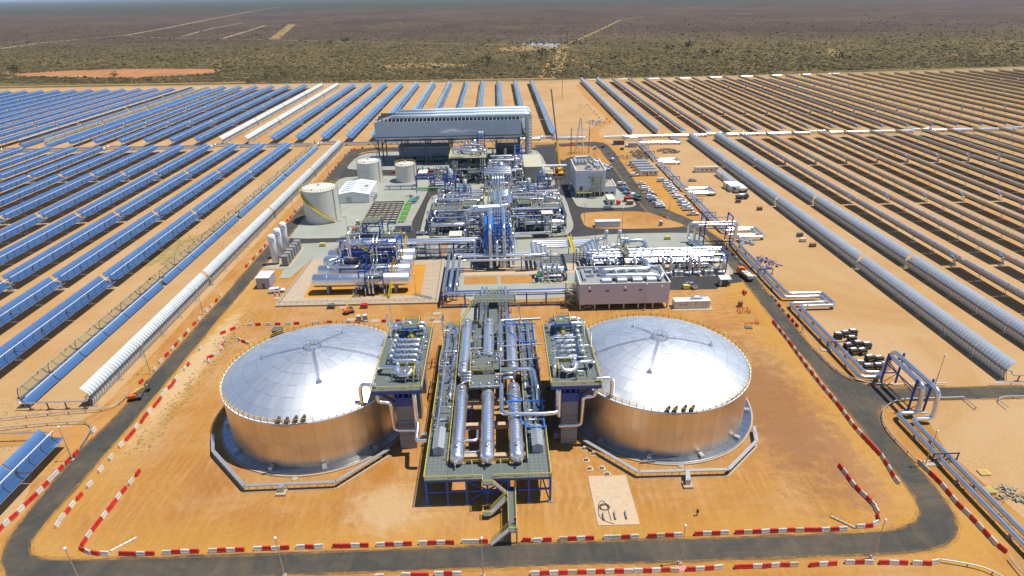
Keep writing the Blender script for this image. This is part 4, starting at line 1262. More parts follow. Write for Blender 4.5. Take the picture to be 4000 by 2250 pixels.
# ================================================================== PUMP PLATFORMS
def pump_platform(sg, lab):
    """sg -1: at the left tank; +1: at the right one. mirrored about the deck centre line"""
    cx = -3.6; X = lambda x: cx - sg*(x-cx)*-1 if sg > 0 else x
    fx = (lambda x: x) if sg < 0 else (lambda x: 2*cx - x)
    z = 17.0; x0, x1, y0, y1 = -28.6, -17.6, 109.3, 137.0
    t = thing('pump_platform', lab, 'platform', (fx(-22), 111, 0), 0, 'pump platforms beside the tanks')
    def bx(mb, a, b, c, d, e, f): p, q = fx(a), fx(b); return mb.box(min(p,q), max(p,q), c, d, e, f)
    mb = MB(); bx(mb, x0,x1,y0,y1,z-.25,z); mb.build('grating_floor', 'grating', t)
    mb = MB()
    for i in range(1, 28): bx(mb, x0,x1,y0+i-.02,y0+i+.02,z,z+.012)
    o = mb.build('grating_joint', 'galvanised', t); o['kind'] = 'stuff'
    for yb in (110.7, 121.5, 132.0):
        mb = MB(); bx(mb, -23.8,-20.1,yb,yb+3.0,0,11.9); mb.build('pier', 'concrete_grey', t)
        mb = MB()
        for zz_ in (3.9, 7.9): bx(mb, -23.84,-20.06,yb-.04,yb+3.04,zz_,zz_+.06)
        mb.build('pour_joint', 'steel_dark', t)
        mb = MB(); bx(mb, -23.9,-20.0,yb-.1,yb+3.1,11.9,14.2)
        mb.build('pier_cap', 'blue_steel', t)
        for xa, xb in ((-23.6,x0+.3),(-20.3,x1-.3)):
            barobj('bracket', (fx(xa),yb+.3,12.6), (fx(xb),yb+.3,16.4), .35, .5, 'blue_steel', t); barobj('bracket', (fx(xa),yb+2.7,12.6), (fx(xb),yb+2.7,16.4), .35, .5, 'blue_steel', t)
    for y in (y0+.25, 113.6, 118, 122, 126, 130, 134, y1-.25): barobj('beam', (fx(x0),y,z-.6), (fx(x1),y,z-.6), .35, .6, 'blue_steel', t)
    for x in (x0+.2, -23.6, -20.3, x1-.2): barobj('beam', (fx(x),y0,z-.62), (fx(x),y1,z-.62), .35, .58, 'blue_steel', t)
    for x in (-23.2,-22,-20.7): barobj('column', (fx(x),110.9,14.2), (fx(x),110.9,16.2), .3, .3, 'blue_steel', t)
    mb = MB(); mb.rail([(fx(x0+.05),y1,z),(fx(x0+.05),y0+.05,z),(fx(x1-.05),y0+.05,z),(fx(x1-.05),y1,z),(fx(x0+.05),y1,z)], 1.15, .085); mb.build('railing', 'rail_yellow', t)
    for (x, y) in ((-18.2,114),(-18.2,122),(-18.2,130),(-27.8,112),(-25.5,110.2),(-21,110.2),(-19.5,111.4),(-23.5,136)):
        mb = MB(); mb.tube([(fx(x),y,z),(fx(x),y,z+2.4),(fx(x)+.7,y-.2,z+2.9)], .07, 5); mb.build('lamp_mast', 'white_paint', t)
    # back unit: big loops on a blue frame
    for y in (132.4,134.6):
        mb = MB(); mb.tube([(fx(-27.4),y,z+.1),(fx(-27.4),y,z+2.5),(fx(-19.2),y+.3,z+2.5),(fx(-19.2),y+.3,z+.1)], .5, 10, 1.0); mb.build('pipe_loop', 'cladding', t)
    mb = MB(); mb.tube([(fx(-26.2),133.5,z+.1),(fx(-26.2),133.5,z+3.5),(fx(-22.5),133.5,z+3.5),(fx(-22.5),131.5,z+1)], .35, 8, .8); mb.build('pipe_loop', 'cladding', t)
    for x in (-24.2,-20.4):
        for y in (130.9,135.4): barobj('post', (fx(x),y,z), (fx(x),y,z+3.8), .22, .22, 'bright_blue_steel', t)
    for y in (130.9,135.4): barobj('beam', (fx(-24.3),y,z+3.1), (fx(-20.3),y,z+3.1), .22, .3, 'bright_blue_steel', t)
    mb = MB(); bx(mb, -24.2,-20.4,131,135.4,z+3.2,z+3.3); mb.build('grating_floor', 'grating', t)
    mb = MB(); mb.rail([(fx(-24.2),131,z+3.3),(fx(-20.4),131,z+3.3),(fx(-20.4),135.4,z+3.3),(fx(-24.2),135.4,z+3.3),(fx(-24.2),131,z+3.3)], 1.0, .08); mb.build('railing', 'rail_yellow', t)
    mb = MB(); mb.lathe([(.8,z),(.8,z+1.1),(.5,z+1.6),(.02,z+1.7)], (fx(-22.3),131.2,0), 12); mb.build('actuator', 'yellow_paint', t)
    # front unit: ring of pipes on a yellow stage
    mb = MB(); bx(mb, -23.6,-19.6,112.6,116.3,z+1.4,z+1.5); mb.build('grating_floor', 'grating', t)
    mb = MB(); mb.rail([(fx(-23.6),116.3,z+1.5),(fx(-19.6),116.3,z+1.5),(fx(-19.6),112.6,z+1.5)], 1.0, .085); mb.rail([(fx(-19.6),112.6,z),(fx(-19.6),116.3,z)], 1.5, .085, .6); mb.build('railing', 'rail_yellow', t)
    mb = MB(); mb.tube([(fx(-27.6),118.4,z+.1),(fx(-27.6),116.0,z+1.8),(fx(-24.6),115.6,z+2.0),(fx(-23.4),114.6,z+2.2),(fx(-23.0),112.8,z+1.6),(fx(-20.6),112.6,z+1.8),(fx(-20.2),113.8,z+2.2)], .5, 10, .9); mb.build('pipe_loop', 'cladding', t)
    mb = MB(); mb.tube([(fx(-18.7),113.2,z+.1),(fx(-18.7),113.2,z+2.2),(fx(-18.9),117,z+2.2),(fx(-18.9),117,z+.1)], .45, 9, .8); mb.build('pipe_loop', 'cladding', t)
    mb = MB(); mb.lathe([(.75,z),(.75,z+2.3),(.4,z+2.8),(.4,z+3.6),(.02,z+3.7)], (fx(-23.2),114.7,0), 12); mb.build('motor', 'cladding', t)
    clutter(t, *sorted((fx(-28),fx(-18.2))), 111.5, 136.4, z+.15, z+1.5, 20, 300+sg, .08, .16)
    # pipe to the tank roof and pipes hanging round the pier
    mb = MB(); mb.tube([(fx(-27.6),110.8,z+.6),(fx(-30.6),110.8,z+.9),(fx(-31.2),110.8,z-.3),(fx(-31.2),110.8,13.4)], .5, 10, .9); mb.build('pipe_run', 'cladding', t)
    mb = MB(); mb.tube([(fx(-27.2),109.0,16.2),(fx(-27.2),109.0,14.4),(fx(-24.6),109.0,14.2),(fx(-24.4),109.2,6.6),(fx(-19.4),109.2,6.4)], .42, 10, .9); mb.build('pipe_run', 'cladding', t)
    mb = MB(); mb.tube([(fx(-19.3),109.0,16.2),(fx(-19.3),109.0,9.3),(fx(-19.0),108.6,8.5),(fx(-19.0),104.4,7.3),(fx(-16.8),104.4,7.3)] if sg < 0 else [(fx(-19.3),109.0,16.2),(fx(-19.3),109.0,9.3)], .48, 10, .9); mb.build('pipe_run', 'cladding', t)
    return t
pump_platform(-1, 'grating pump platform on a grey concrete pier between the left tank and the deck')
pump_platform(1, 'grating pump platform on a grey concrete pier between the deck and the right tank')

def salt_pump():
    t = thing('salt_pump', 'x', 'pump')
    mb = MB(); mb.lathe([(.48,0),(.48,1.5),(.62,1.55),(.62,2.5),(.35,2.75),(.02,2.8)], (-3.0,0,0), 12); mb.build('motor', 'galvanised', t)
    mb = MB(); mb.lathe([(.62,2.5),(.64,2.62),(.02,2.72)], (-3.0,0,0), 12); mb.build('motor_cap', 'galvanised', t)
    mb = MB(); mb.box(-2.5,-1.9,-.4,.4,.1,1.5); mb.build('valve_body', 'bright_blue_steel', t)
    mb = MB(); mb.tube([(-2.6,0,1.0),(2.5,0,1.0),(2.9,0,.1)], .56, 12, .9); mb.build('discharge_pipe', 'cladding', t)
    for x in (-1.0,.8): 
        mb = MB(); mb.box(x-.12,x+.12,-.6,.6,0,1.5); mb.build('pipe_clamp', 'galvanised', t)
    mb = MB(); mb.tube([(-.2,.1,1.3),(-.2,.1,2.1),(.6,.3,2.3)], .12, 6); mb.tube([(1.5,0,1.2),(1.5,0,2.2)], .1, 6); mb.build('instrument', 'cladding', t)
    under(t, 'motor', ('motor_cap',)); under(t, 'discharge_pipe', ('pipe_clamp','instrument'))
    return t
SP = Proto(salt_pump())
for k, y in enumerate((119.6,121.9,124.2,126.5,128.8)):
    SP.put((-22.6,y,17), 0, f'silver salt pump with upright motor on the left pump platform, {nth(k+1)} from the front', 'salt pumps on the platforms')
for k, y in enumerate((119.6,121.9,124.2,126.5,128.8)):
    SP.put((15.4,y,17), pi, f'silver salt pump with upright motor on the right pump platform, {nth(k+1)} from the front', 'salt pumps on the platforms')

# ================================================================== PROCESS AREA
def frame(t, xs, ys, zs, m='blue_steel', cs=.32, bs=.28, brace=True, z0=0.0):
    for x in xs:
        for y in ys: barobj('column', (x,y,z0), (x,y,zs[-1]), cs, cs, m, t)
    for z in zs:
        for y in ys: barobj('beam', (xs[0],y,z-.15), (xs[-1],y,z-.15), bs, bs*1.2, m, t)
        for x in xs: barobj('beam', (x,ys[0],z-.16), (x,ys[-1],z-.16), bs, bs*1.2, m, t)
    if brace:
        zz_ = [z0]+list(zs)
        for k in range(len(zz_)-1):
            for y in (ys[0], ys[-1]): barobj('brace', (xs[0],y,zz_[k]), (xs[1],y,zz_[k+1]), .16, .16, m, t)
            for x in (xs[0], xs[-1]): barobj('brace', (x,ys[0],zz_[k]), (x,ys[1],zz_[k+1]), .16, .16, m, t)

def vessel(name, label, c, r, L, axis='x', group=None, base=0.0, cat='vessel', dome=.4, m='cladding', bands=2):
    t = thing(name, label, cat, (c[0], c[1], base), 0, group)
    mb = MB(); mb.hvessel(c, r, L, axis, 24, dome); mb.build('shell', 'vessel_sheet' if m == 'cladding' else m, t)
    for s in (-.36, .36):
        p = [c[0], c[1]]; p[0 if axis == 'x' else 1] += s*L
        mb = MB(); w_ = (.35, r*.85) if axis == 'x' else (r*.85, .35)
        mb.box(p[0]-w_[0],p[0]+w_[0],p[1]-w_[1],p[1]+w_[1],base,c[2]-r*.5); mb.build('saddle', 'concrete_grey' if base == 0 else 'steel_dark', t)
    mb = MB()
    for k in range(bands):
        o = (k+1)/(bands+1)-.5; cc = list(c); cc[0 if axis == 'x' else 1] += o*L
        mb.lathe([(r+.003,-.06),(r+.05,-.05),(r+.05,.05),(r+.003,.06)], cc, 24, axis, smooth=False)
    mb.build('band', 'cladding_dull', t)
    under(t, 'shell', ('band',))
    return t

# ---- main pipe rack running across, with the circulation pumps in front
def main_rack():
    t = thing('pipe_rack', 'long blue steel pipe rack carrying silver pipes behind the row of circulation pumps', 'pipe rack', (57, 204, 0))
    xs = [32+6.3*k for k in range(9)]
    frame(t, xs, [201.5,207.5], [4.6,7.3], 'blue_steel', .3, .26)
    q = random.Random(2)
    for k, (y, z, r) in enumerate([(206.9,8.0,.50),(205.6,7.7,.32),(204.6,7.7,.36),(203.4,7.65,.28),(202.4,7.7,.34),(201.6,7.55,.22),(206.5,5.05,.40),(205.2,5.0,.3),(204,5.0,.33),(202.9,4.95,.25),(202,4.95,.25)]):
        x0, x1 = 31.5+q.uniform(0, 3), 81.5-q.uniform(0, 8)*(k > 0)
        mb = MB(); mb.tube([(x0,y,z),(x1,y,z)], r, 8); mb.build('pipe_run', 'cladding', t)
    for k in range(18):
        x = 33+k*2.7; mb = MB(); y = q.choice((202.4,203.4,204.6)); mb.tube([(x,y,7.7),(x,y,9.0+q.random()),(x+q.choice((-1.2,1.2)),y+1,9.0)], .18, 6, .4); mb.build('pipe_run', 'cladding', t)
    for x in (45.5,): 
        mb = MB(); mb.box(x-1.2,x+1.2,201,207.6,8.6,8.7); mb.build('grating_floor', 'grating', t)
        mb = MB(); mb.rail([(x-1.2,201,8.7),(x-1.2,207.6,8.7),(x+1.2,207.6,8.7),(x+1.2,201,8.7)], 1.1, .09); stairs(mb, (x,201,8.6), (x,197.2,.3), .9, 20); mb.build('access_stair', 'rail_yellow', t)
    clutter(t, 32, 82, 201, 207, .8, 4.4, 60, 21, .1, .24)
main_rack()
def circ_pump():
    t = thing('circulation_pump', 'x', 'pump')
    mb = MB(); mb.box(-1.5,1.5,-1.0,1.6,0,.3); mb.build('base_plate', 'concrete_grey', t)
    mb = MB(); mb.hvessel((-.1,-.3,1.1), .62, 1.5, 'x', 12); mb.build('motor', 'galvanised', t)
    mb = MB(); mb.lathe([(.75,-.35),(.95,0),(.75,.35)], (1.2,-.3,1.0), 12, 'x'); mb.build('pump_casing', 'cladding', t)
    mb = MB(); mb.tube([(.9,3.2,7.4),(.9,.2,7.2),(.9,.2,.9)], .44, 10, 1.3); mb.build('suction_pipe', 'cladding', t)
    mb = MB(); mb.tube([(1.7,2.6,5.2),(1.7,.5,5.0),(1.7,.5,1.2)], .3, 8, .9); mb.build('discharge_pipe', 'cladding', t)
    mb = MB(); mb.box(-.5,.3,.5,1.2,.3,1.6); mb.build('control_box', 'white_paint', t)
    return t
CP = Proto(circ_pump())
for k, x in enumerate((32.2,38.0,40.6,47.4,50.2,57.6,60.6,67.6,70.8,79.8)):
    CP.put((x,200.2,.14), 0, f'silver circulation pump with bent pipe in front of the long rack, {nth(k+1)} from the left', 'circulation pumps below the rack')
for x, lab in ((64.6,'pale stack of square pump cabinets left of the last pumps'),(75.6,'pale stack of square pump cabinets near the right end of the rack')):
    t = thing('pump_cabinet', lab, 'cabinet', (x,200.3,.14))
    for i in range(3):
        for j in range(2):
            mb = MB(); mb.box(x-1.5+i*1.05,x-.55+i*1.05,199.4+j*1.2,200.5+j*1.2,.15,2.0+.3*j); mb.build('cabinet_box', 'galvanised' if (i+j) % 2 else 'white_paint', t)
    mb = MB(); mb.box(x-2,x+2,199,202,.12,.2); mb.build('base_plate', 'concrete_grey', t)

# ---- pump group left of the electrical building
def pump_group():
    t = thing('pump_station', 'cluster of bent silver pump pipes on a concrete pad left of the grey electrical building', 'pump station', (19, 198, 0))
    for k, x in enumerate((15.4,16.9,19.3,20.8)):
        mb = MB(); mb.tube([(x,203,5.2),(x,200.5,5.2),(x,199,4.2),(x,198.6,.8)], .42, 10, 1.0); mb.build('suction_pipe', 'cladding', t)
    for x in (15,17.2,19.4,21.6):
        mb = MB(); mb.hvessel((x,197.5,1.0), .5, 1.2, 'y', 12); mb.build('motor', 'galvanised', t)
    clutter(t, 13.8, 23.2, 197, 204, .6, 5, 26, 5)
    mb = MB(); mb.box(13.4,24,196.2,205,.1,.22); mb.build('pad', 'concrete_pink', t)
    for x in (13.9, 23.2):
        mb = MB(); mb.box(x-.7,x+.7,198,201,.2,2.6); mb.build('kiosk', 'green_paint' if x < 20 else 'dark_box', t)
pump_group()

# ---- nested expansion loops, arches and relief stacks behind the rack
for k in range(4):
    o = k*1.35
    A = [(8+o*.4,207.8+k*.25,6.3),(12.3+o*1.2,207.8+k*.25,6.3),(12.3+o*1.2,221.2-o*1.4,6.3),(36.6-o*1.2,221.2-o*1.4,6.3),(36.6-o*1.2,208-k*.2,6.3),(40,208-k*.2,6.3)]
    pipe('expansion_loop', f'silver expansion loop beside the blue tower, {nth(k+1)} of four from the outside', A, .55, supports=[(x,y,5.7) for x in (14.5+o*1.2,34+o*-1.2) for y in (220-o*1.4,)], group='nested expansion loops')
pipe('arch_pipe', 'tall arched silver pipe standing behind the rack', [(46.5,214,.5),(46.5,214,8.6),(54.5,214,9.0),(56.5,212.4,3),(56.5,209,3)], .75, bend=2.2)
pipe('arch_pipe', 'short bent silver pipe in front of the tall arch', [(51.8,213,.4),(51.8,213,6.8),(52.9,210.5,6.8),(52.9,209,2)], .6, bend=1.5)
pipe('header_pipe', 'silver header loop on the ground behind the rack, left end', [(46,212,3.4),(33.5,212.5,3.4),(32.5,218,3.4),(44,218.5,3.4)], .5, bend=1.6, supports=[(36,212.5,2.9),(42,212.4,2.9)])
pipe('header_pipe', 'silver header loop on the ground behind the rack, right end', [(50,218,3.4),(63.5,218,3.4),(65.5,212.5,3.4),(49,212.5,3.4)], .5, bend=1.6, supports=[(56,218,2.9),(60,212.5,2.9)])
for k, (x, y, dx) in enumerate(((42.2,225.5,-3.6),(47.5,225.5,3.8))):
    t = thing('relief_stack', ('silver relief stack bending left behind the rack','silver relief stack bending right behind the rack')[k], 'stack', (x,y,0))
    mb = MB(); mb.tube([(x+dx,y-1,2.2),(x+dx,y-.5,5.2),(x,y,5.2),(x,y,8.2)], .6, 10, 1.3); mb.build('pipe_run', 'cladding', t)
    mb = MB(); mb.lathe([(.85,7.6),(.85,8.8),(.7,8.9),(.02,8.9)], (x,y,0), 12); mb.build('stack_head', 'cladding_dull', t)
    for s in (-.8,.8): barobj('post', (x+s,y+.6,0), (x+s*.4,y+.6,7), .2, .2, 'blue_steel', t)
t = thing('valve_skid', 'low valve skid with yellow platforms under the arched pipes', 'skid', (49, 215, 0))
clutter(t, 38, 56, 211, 226, .5, 3.5, 46, 31, .1, .25)
mb = MB(); mb.box(45.4,50.2,213.5,218,3.3,3.4); mb.build('grating_floor', 'grating', t)
mb = MB(); mb.rail([(45.4,213.5,3.4),(50.2,213.5,3.4),(50.2,218,3.4),(45.4,218,3.4),(45.4,213.5,3.4)], 1.1, .1); mb.build('railing', 'rail_yellow', t)
t = thing('yellow_footbridge', 'yellow stair and footbridge over the nested silver pipe loops', 'stair', (27.2, 212, 0))
mb = MB(); mb.box(26.6,27.8,207,223.5,7.4,7.5); mb.build('walkway', 'yellow_paint', t)
mb = MB(); mb.rail([(26.6,223.5,7.5),(26.6,207,7.5)], 1.1, .09); mb.rail([(27.8,223.5,7.5),(27.8,207,7.5)], 1.1, .09); mb.build('railing', 'rail_yellow', t)
mb = MB(); stairs(mb, (28,223,7.4), (33.5,223,.2), 1.0, 24); mb.build('stair_flight', 'yellow_paint', t)
for y in (207.5, 223): barobj('post', (27.2,y,0), (27.2,y,7.4), .3, .3, 'blue_steel', t)

# ---- central blue tower with big down-pipes
def tower():
    t = thing('pipe_tower', 'blue steel pipe tower mid-plant with big silver pipes down its front', 'pipe tower', (-1, 218, 0))
    frame(t, [-5.4,-2.4,.6,3.6], [211.5,217,222,226.5], [4,8,12,15.4], 'bright_blue_steel', .34, .3)
    for z, y0 in ((15.4,218),(12,214)):
        mb = MB(); mb.box(-5.4,-2.2,y0,226.5,z,z+.1); mb.build('grating_floor', 'bright_blue_steel', t)
    mb = MB(); mb.rail([(-5.4,211.5,15.5),(3.6,211.5,15.5),(3.6,226.5,15.5),(-5.4,226.5,15.5),(-5.4,211.5,15.5)], 1.2, .12); mb.rail([(-5.4,211.5,12),(3.6,211.5,12)], 1.1, .12); mb.build('railing', 'bright_blue_steel', t)
    for x, zt in ((-3.4,15.0),(1.7,15.0)):
        mb = MB(); mb.tube([(x,224,17.0),(x,213,16.9),(x,210.6,15.4),(x,210.2,9),(x,209.0,1.2)], .68, 14, 2.0); mb.build('down_pipe', 'cladding', t)
    mb = MB(); mb.tube([(1.2,214,11.2),(-1.0,212,11.2),(-1.0,210,9.6),(-1.0,209.2,2.2)], .58, 12, 1.5); mb.build('down_pipe', 'cladding', t)
    mb = MB(); mb.tube([(.5,211,4.8),(.5,209.4,4.6),(.5,209,1.5)], .5, 12, .9); mb.build('down_pipe', 'cladding', t)
    for k, x in enumerate((4.6,5.6)):
        mb = MB(); mb.tube([(3.6-k*.3,224,12.5-k*3),(x,223,12.5-k*3),(x,222.4,10-k*3),(x,221.5,1)], .42, 10, 1.0); mb.build('down_pipe', 'cladding', t)
    mb = MB(); mb.tube([(3.8,218,8.5),(5.0,216,8.5),(5.0,212,7.6),(5.0,211,1.2)], .5, 10, 1.2); mb.build('down_pipe', 'cladding', t)
    mb = MB(); mb.rail([(6.4,212,z) for z in ()] or [(6.5,211,8),(6.5,220,8)], 1.1, .1); mb.build('railing', 'bright_blue_steel', t)
    for z in (13.2,14.2,15.3): barobj('beam', (-5.4,211.3,z), (3.6,211.3,z), .3, .4, 'bright_blue_steel', t)
    for x in (-4.4,-1,2.6): barobj('column', (x,211.3,11.8), (x,211.3,16.6), .3, .3, 'bright_blue_steel', t)
    for z in (2,6,10): barobj('beam', (-5.4,211.5,z), (3.6,211.5,z), .22, .3, 'bright_blue_steel', t); barobj('beam', (-5.4,211.5,z), (-5.4,226.5,z), .22, .3, 'bright_blue_steel', t); barobj('beam', (3.6,211.5,z), (3.6,226.5,z), .22, .3, 'bright_blue_steel', t)
    mb = MB(); mb.box(-5.6,-2.6,211.2,211.35,9.2,12.4); mb.build('cable_panel', 'bright_blue_steel', t)
    clutter(t, -5.2, 3.4, 212, 226, 2, 14, 46, 41, .1, .28, zl=[2,4.2,8.2,12.2])
    mb = MB(); mb.box(-8.0,-5.8,212,215,0,6.8); mb.build('lift_shaft', 'steel_dark', t)
tower()
pipe('loop_pipe', 'upper large silver pipe looping left over the blue tower', [(-3.4,224,17.0),(-3.4,229.5,17),(-11,229.8,16.5),(-11,236,16.2),(4,237,16.2),(4,246,17)], .68, bend=1.6)
pipe('loop_pipe', 'inner large silver pipe looping left over the blue tower', [(1.7,224,17.0),(1.7,231.6,17),(-8.6,232,16.5),(-8.6,234.3,16.2),(.6,235,16.2),(.6,246,17)], .68, bend=1.3)

# ---- left arm: two big pipes on a blue rack toward the oil vessels
def left_rack():
    t = thing('pipe_rack', 'blue rack with two thick silver pipes running from the blue tower to the oil vessels', 'pipe rack', (-24, 222, 0))
    frame(t, [-40,-34.5,-29,-23.5,-18,-12.5,-7], [220.2,224], [3.2,6.6], 'blue_steel', .3, .26)
    for y, z in ((220.9,7.4),(222.6,7.6)):
        xe = -9.6 if y < 222 else -6.8
        mb = MB(); mb.tube([(-40.5,y,z),(xe,y,z),(xe,y-.6,5.8),(xe,y-5 if y < 222 else y-1,1.2 if y < 222 else 4.5)], .72, 14, 1.5); mb.build('pipe_run', 'cladding', t)
    for y, z, r in ((223.6,7.0,.2),(221.6,3.6,.22),(223,3.6,.18),(220.5,3.5,.15)):
        mb = MB(); mb.tube([(-40,y,z),(-7,y,z)], r, 7); mb.build('pipe_run', 'cladding_dull', t)
    clutter(t, -39, -8, 220, 225, .6, 3, 18, 51, .08, .16)
left_rack()
def south_rack():
    t = thing('pipe_rack', 'blue rack of pipes crossing in front of the paved yard left of the electrical building', 'pipe rack', (2, 181, 0))
    frame(t, [-19.5,-12,-5,2,8.5,15,21.5], [179.8,182.4], [4.4], 'blue_steel', .3, .26, False)
    for x in (8.5,15,21.5): barobj('beam', (x-3,179.8,1.2), (x,179.8,1.2), .2, .2, 'blue_steel', t)
    for k, (y, z, r) in enumerate(((180.2,4.9,.3),(181,4.85,.25),(181.7,4.8,.2),(182.2,4.8,.2))):
        mb = MB(); mb.tube([(-18.8+k*.8,184,5.6),(-18.8+k*.8,y,4.9),(24,y,z)], r, 8, .6); mb.build('pipe_run', 'cladding' if k < 2 else 'blue_steel', t)
    mb = MB(); mb.bar((-19.5,179.8,.4), (21.5,179.8,.4), .18); mb.build('kerb_rail', 'blue_steel', t)
south_rack()
for k, (x, r, y0) in enumerate(((-19.0,.55,181.5),(-17.0,.55,184.5),(-14.9,.5,185.5))):
    pipe('yard_pipe', f'silver pipe along the left edge of the paved yard, {nth(k+1)} from the left', [(x+(0 if k < 1 else 1.2),211.5 if k else 213.5,5.6),(x,210 if k else 213.5,5.6),(x,y0,5.6),(x,y0-.1,1)] if k else [(x,213.5,5.2),(x,181.5,5.2)], r, bend=1.4, supports=[(x,y,5.0) for y in (188,196,204)], group='pipes along the yard edge')
for k, (y, z) in enumerate(((211.6,5.6),(209.8,5.6),(208.4,4.6))):
    pipe('yard_pipe', f'silver pipe crossing below the blue tower from the yard edge, {nth(k+1)} from the back', [(-17+k*1.6,y-.5,z),(-16+k*1.6,y,z),(14+k*2,y,z)], .48, supports=[(-10,y,z-.6),(8,y,z-.6)], group='pipes across the tower foot')
def ns_rack():
    t = thing('pipe_rack', 'blue pipe rack running from the back of the exchanger deck to the yard', 'pipe rack', (-2.2, 168, 0))
    frame(t, [-6.6,-2.2,2.2], [158,165,172,179], [6.2], 'blue_steel', .32, .28)
    for k, (x, r) in enumerate(((-6,.5),(-4.7,.42),(-.6,.25),(.4,.25),(1.5,.42))):
        mb = MB(); mb.tube([(x,154,8.2 if k in (0,1,4) else 6.8),(x,160,6.8),(x,181,6.8),(x,182.5,5)], r, 9, 1.2); mb.build('pipe_run', 'cladding', t)
    mb = MB(); mb.box(-3.8,-1.2,156.4,179.5,6.4,6.5); mb.box(-8.5,4.5,166,171,8.6,8.75); mb.build('grating_floor', 'grating', t)
    mb = MB(); mb.rail([(-8.5,166,8.75),(4.5,166,8.75),(4.5,171,8.75),(-8.5,171,8.75),(-8.5,166,8.75)], 1.1, .09); stairs(mb, (-8.4,168,8.6), (-14.8,163.5,.1), 1.0, 26); mb.build('access_stair', 'rail_yellow', t)
    clutter(t, -7, 3, 160, 178, 1, 6, 20, 61, .1, .22)
ns_rack()

# ---- two mirrored steam generator trains
def train(sg, word):
    f = (lambda x: x) if sg < 0 else (lambda x: -1.4-x)
    t = thing('steel_frame', f'dark blue pipe supports and valves of the {word} steam generator train', 'steel frame', (f(-18), 262, 0))
    frame(t, sorted([f(-29.5),f(-23),f(-16.5),f(-10)]), [248,256,264,272], [4.2,7.6], 'blue_steel', .3, .26)
    frame(t, sorted([f(-26.2),f(-21.0)]), [292,297.5], [6,12.5], 'blue_steel', .34, .3)
    frame(t, sorted([f(-19.0),f(-13.2)]), [283.5,288], [5,10.2], 'bright_blue_steel', .34, .3)
    for z, y0, y1, xa, xb in ((4.3,248,256,-23,-10),(7.7,256,264,-29,-16),(7.7,264,272,-16,-10)):
        a, b = sorted((f(xa), f(xb))); mb = MB(); mb.box(a,b,y0,y1,z,z+.08); mb.build('grating_floor', 'grating', t)
        mb = MB(); mb.rail([(a,y0,z+.1),(b,y0,z+.1),(b,y1,z+.1),(a,y1,z+.1),(a,y0,z+.1)], 1.1, .1); mb.build('railing', 'rail_yellow', t)
    a, b = sorted((f(-30), f(-7.5))); clutter(t, a, b, 245, 300, .8, 8, 150, 71+sg, .1, .3)
    for k, (y, z, r, xa, xb) in enumerate(((247.5,4.6,.85,-29.5,-12),(252.6,3.2,.95,-29.5,-11),(259.5,6.2,1.15,-25,-12),(266.5,3.4,1.0,-27,-10),(275.5,6.0,1.0,-28,-8.5),(281,3.0,.9,-25,-10),(289.0,4.2,1.1,-19.5,-9))):
        xa, xb = f(xa), f(xb)
        vessel('heat_exchanger', f'silver horizontal exchanger in the {word} steam generator train, {nth(k+1)} from the front', ((xa+xb)/2, y, z), r, abs(xb-xa)-1, 'x', f'exchangers of the {word} steam generator train', .1, 'heat exchanger', .5, 'cladding' if k != 4 else 'cladding_dull', 5)
    for k, (xa, xb, y, z, r) in enumerate(((-8,-29,271,8.6,.42),(-8,-26,278.5,8.2,.36),(-6.5,-24,285.5,7.2,.5),(-7,-28,255,8.4,.42),(-6.4,-29,250.2,6.9,.34))):
        pipe('steam_pipe', f'silver steam pipe across the top of the {word} train, {nth(k+1)} of five' , [(f(xa),y,z),(f(xb),y,z),(f(xb),y-2.2,z-.6),(f(xb+2),y-2.2,z-4)], r, bend=1.2, supports=[(f((xa+xb)/2),y,z-.5)], group=f'steam pipes of the {word} train')
    for (x, y, z0, z1, r) in ((-23.6,294.8,9.5,16.5,.9),(-16,285.8,8,13.5,1.05)):
        mb = MB(); mb.lathe([(.3,z0-1.2),(r*.5,z0),(r,z0+.8),(r,z1),(.02,z1+.1)], (f(x),y,0), 14); mb.build('silencer', 'galvanised', t)
    mb = MB(); mb.tube([(f(-10.5),289,4.4),(f(-8.5),289,4.6),(f(-7.8),287,4),(f(-8.5),285.6,3.2),(f(-10.5),285.4,3.0)], .75, 12, 1.4); mb.build('return_bend', 'cladding', t)
    for x in (-30.4,):
        mb = MB(); mb.box(min(f(x-.35),f(x+.35)),max(f(x-.35),f(x+.35)),251,268,.1,7); mb.build('fire_wall', 'steel_dark', t)
train(-1, 'left'); train(1, 'right')
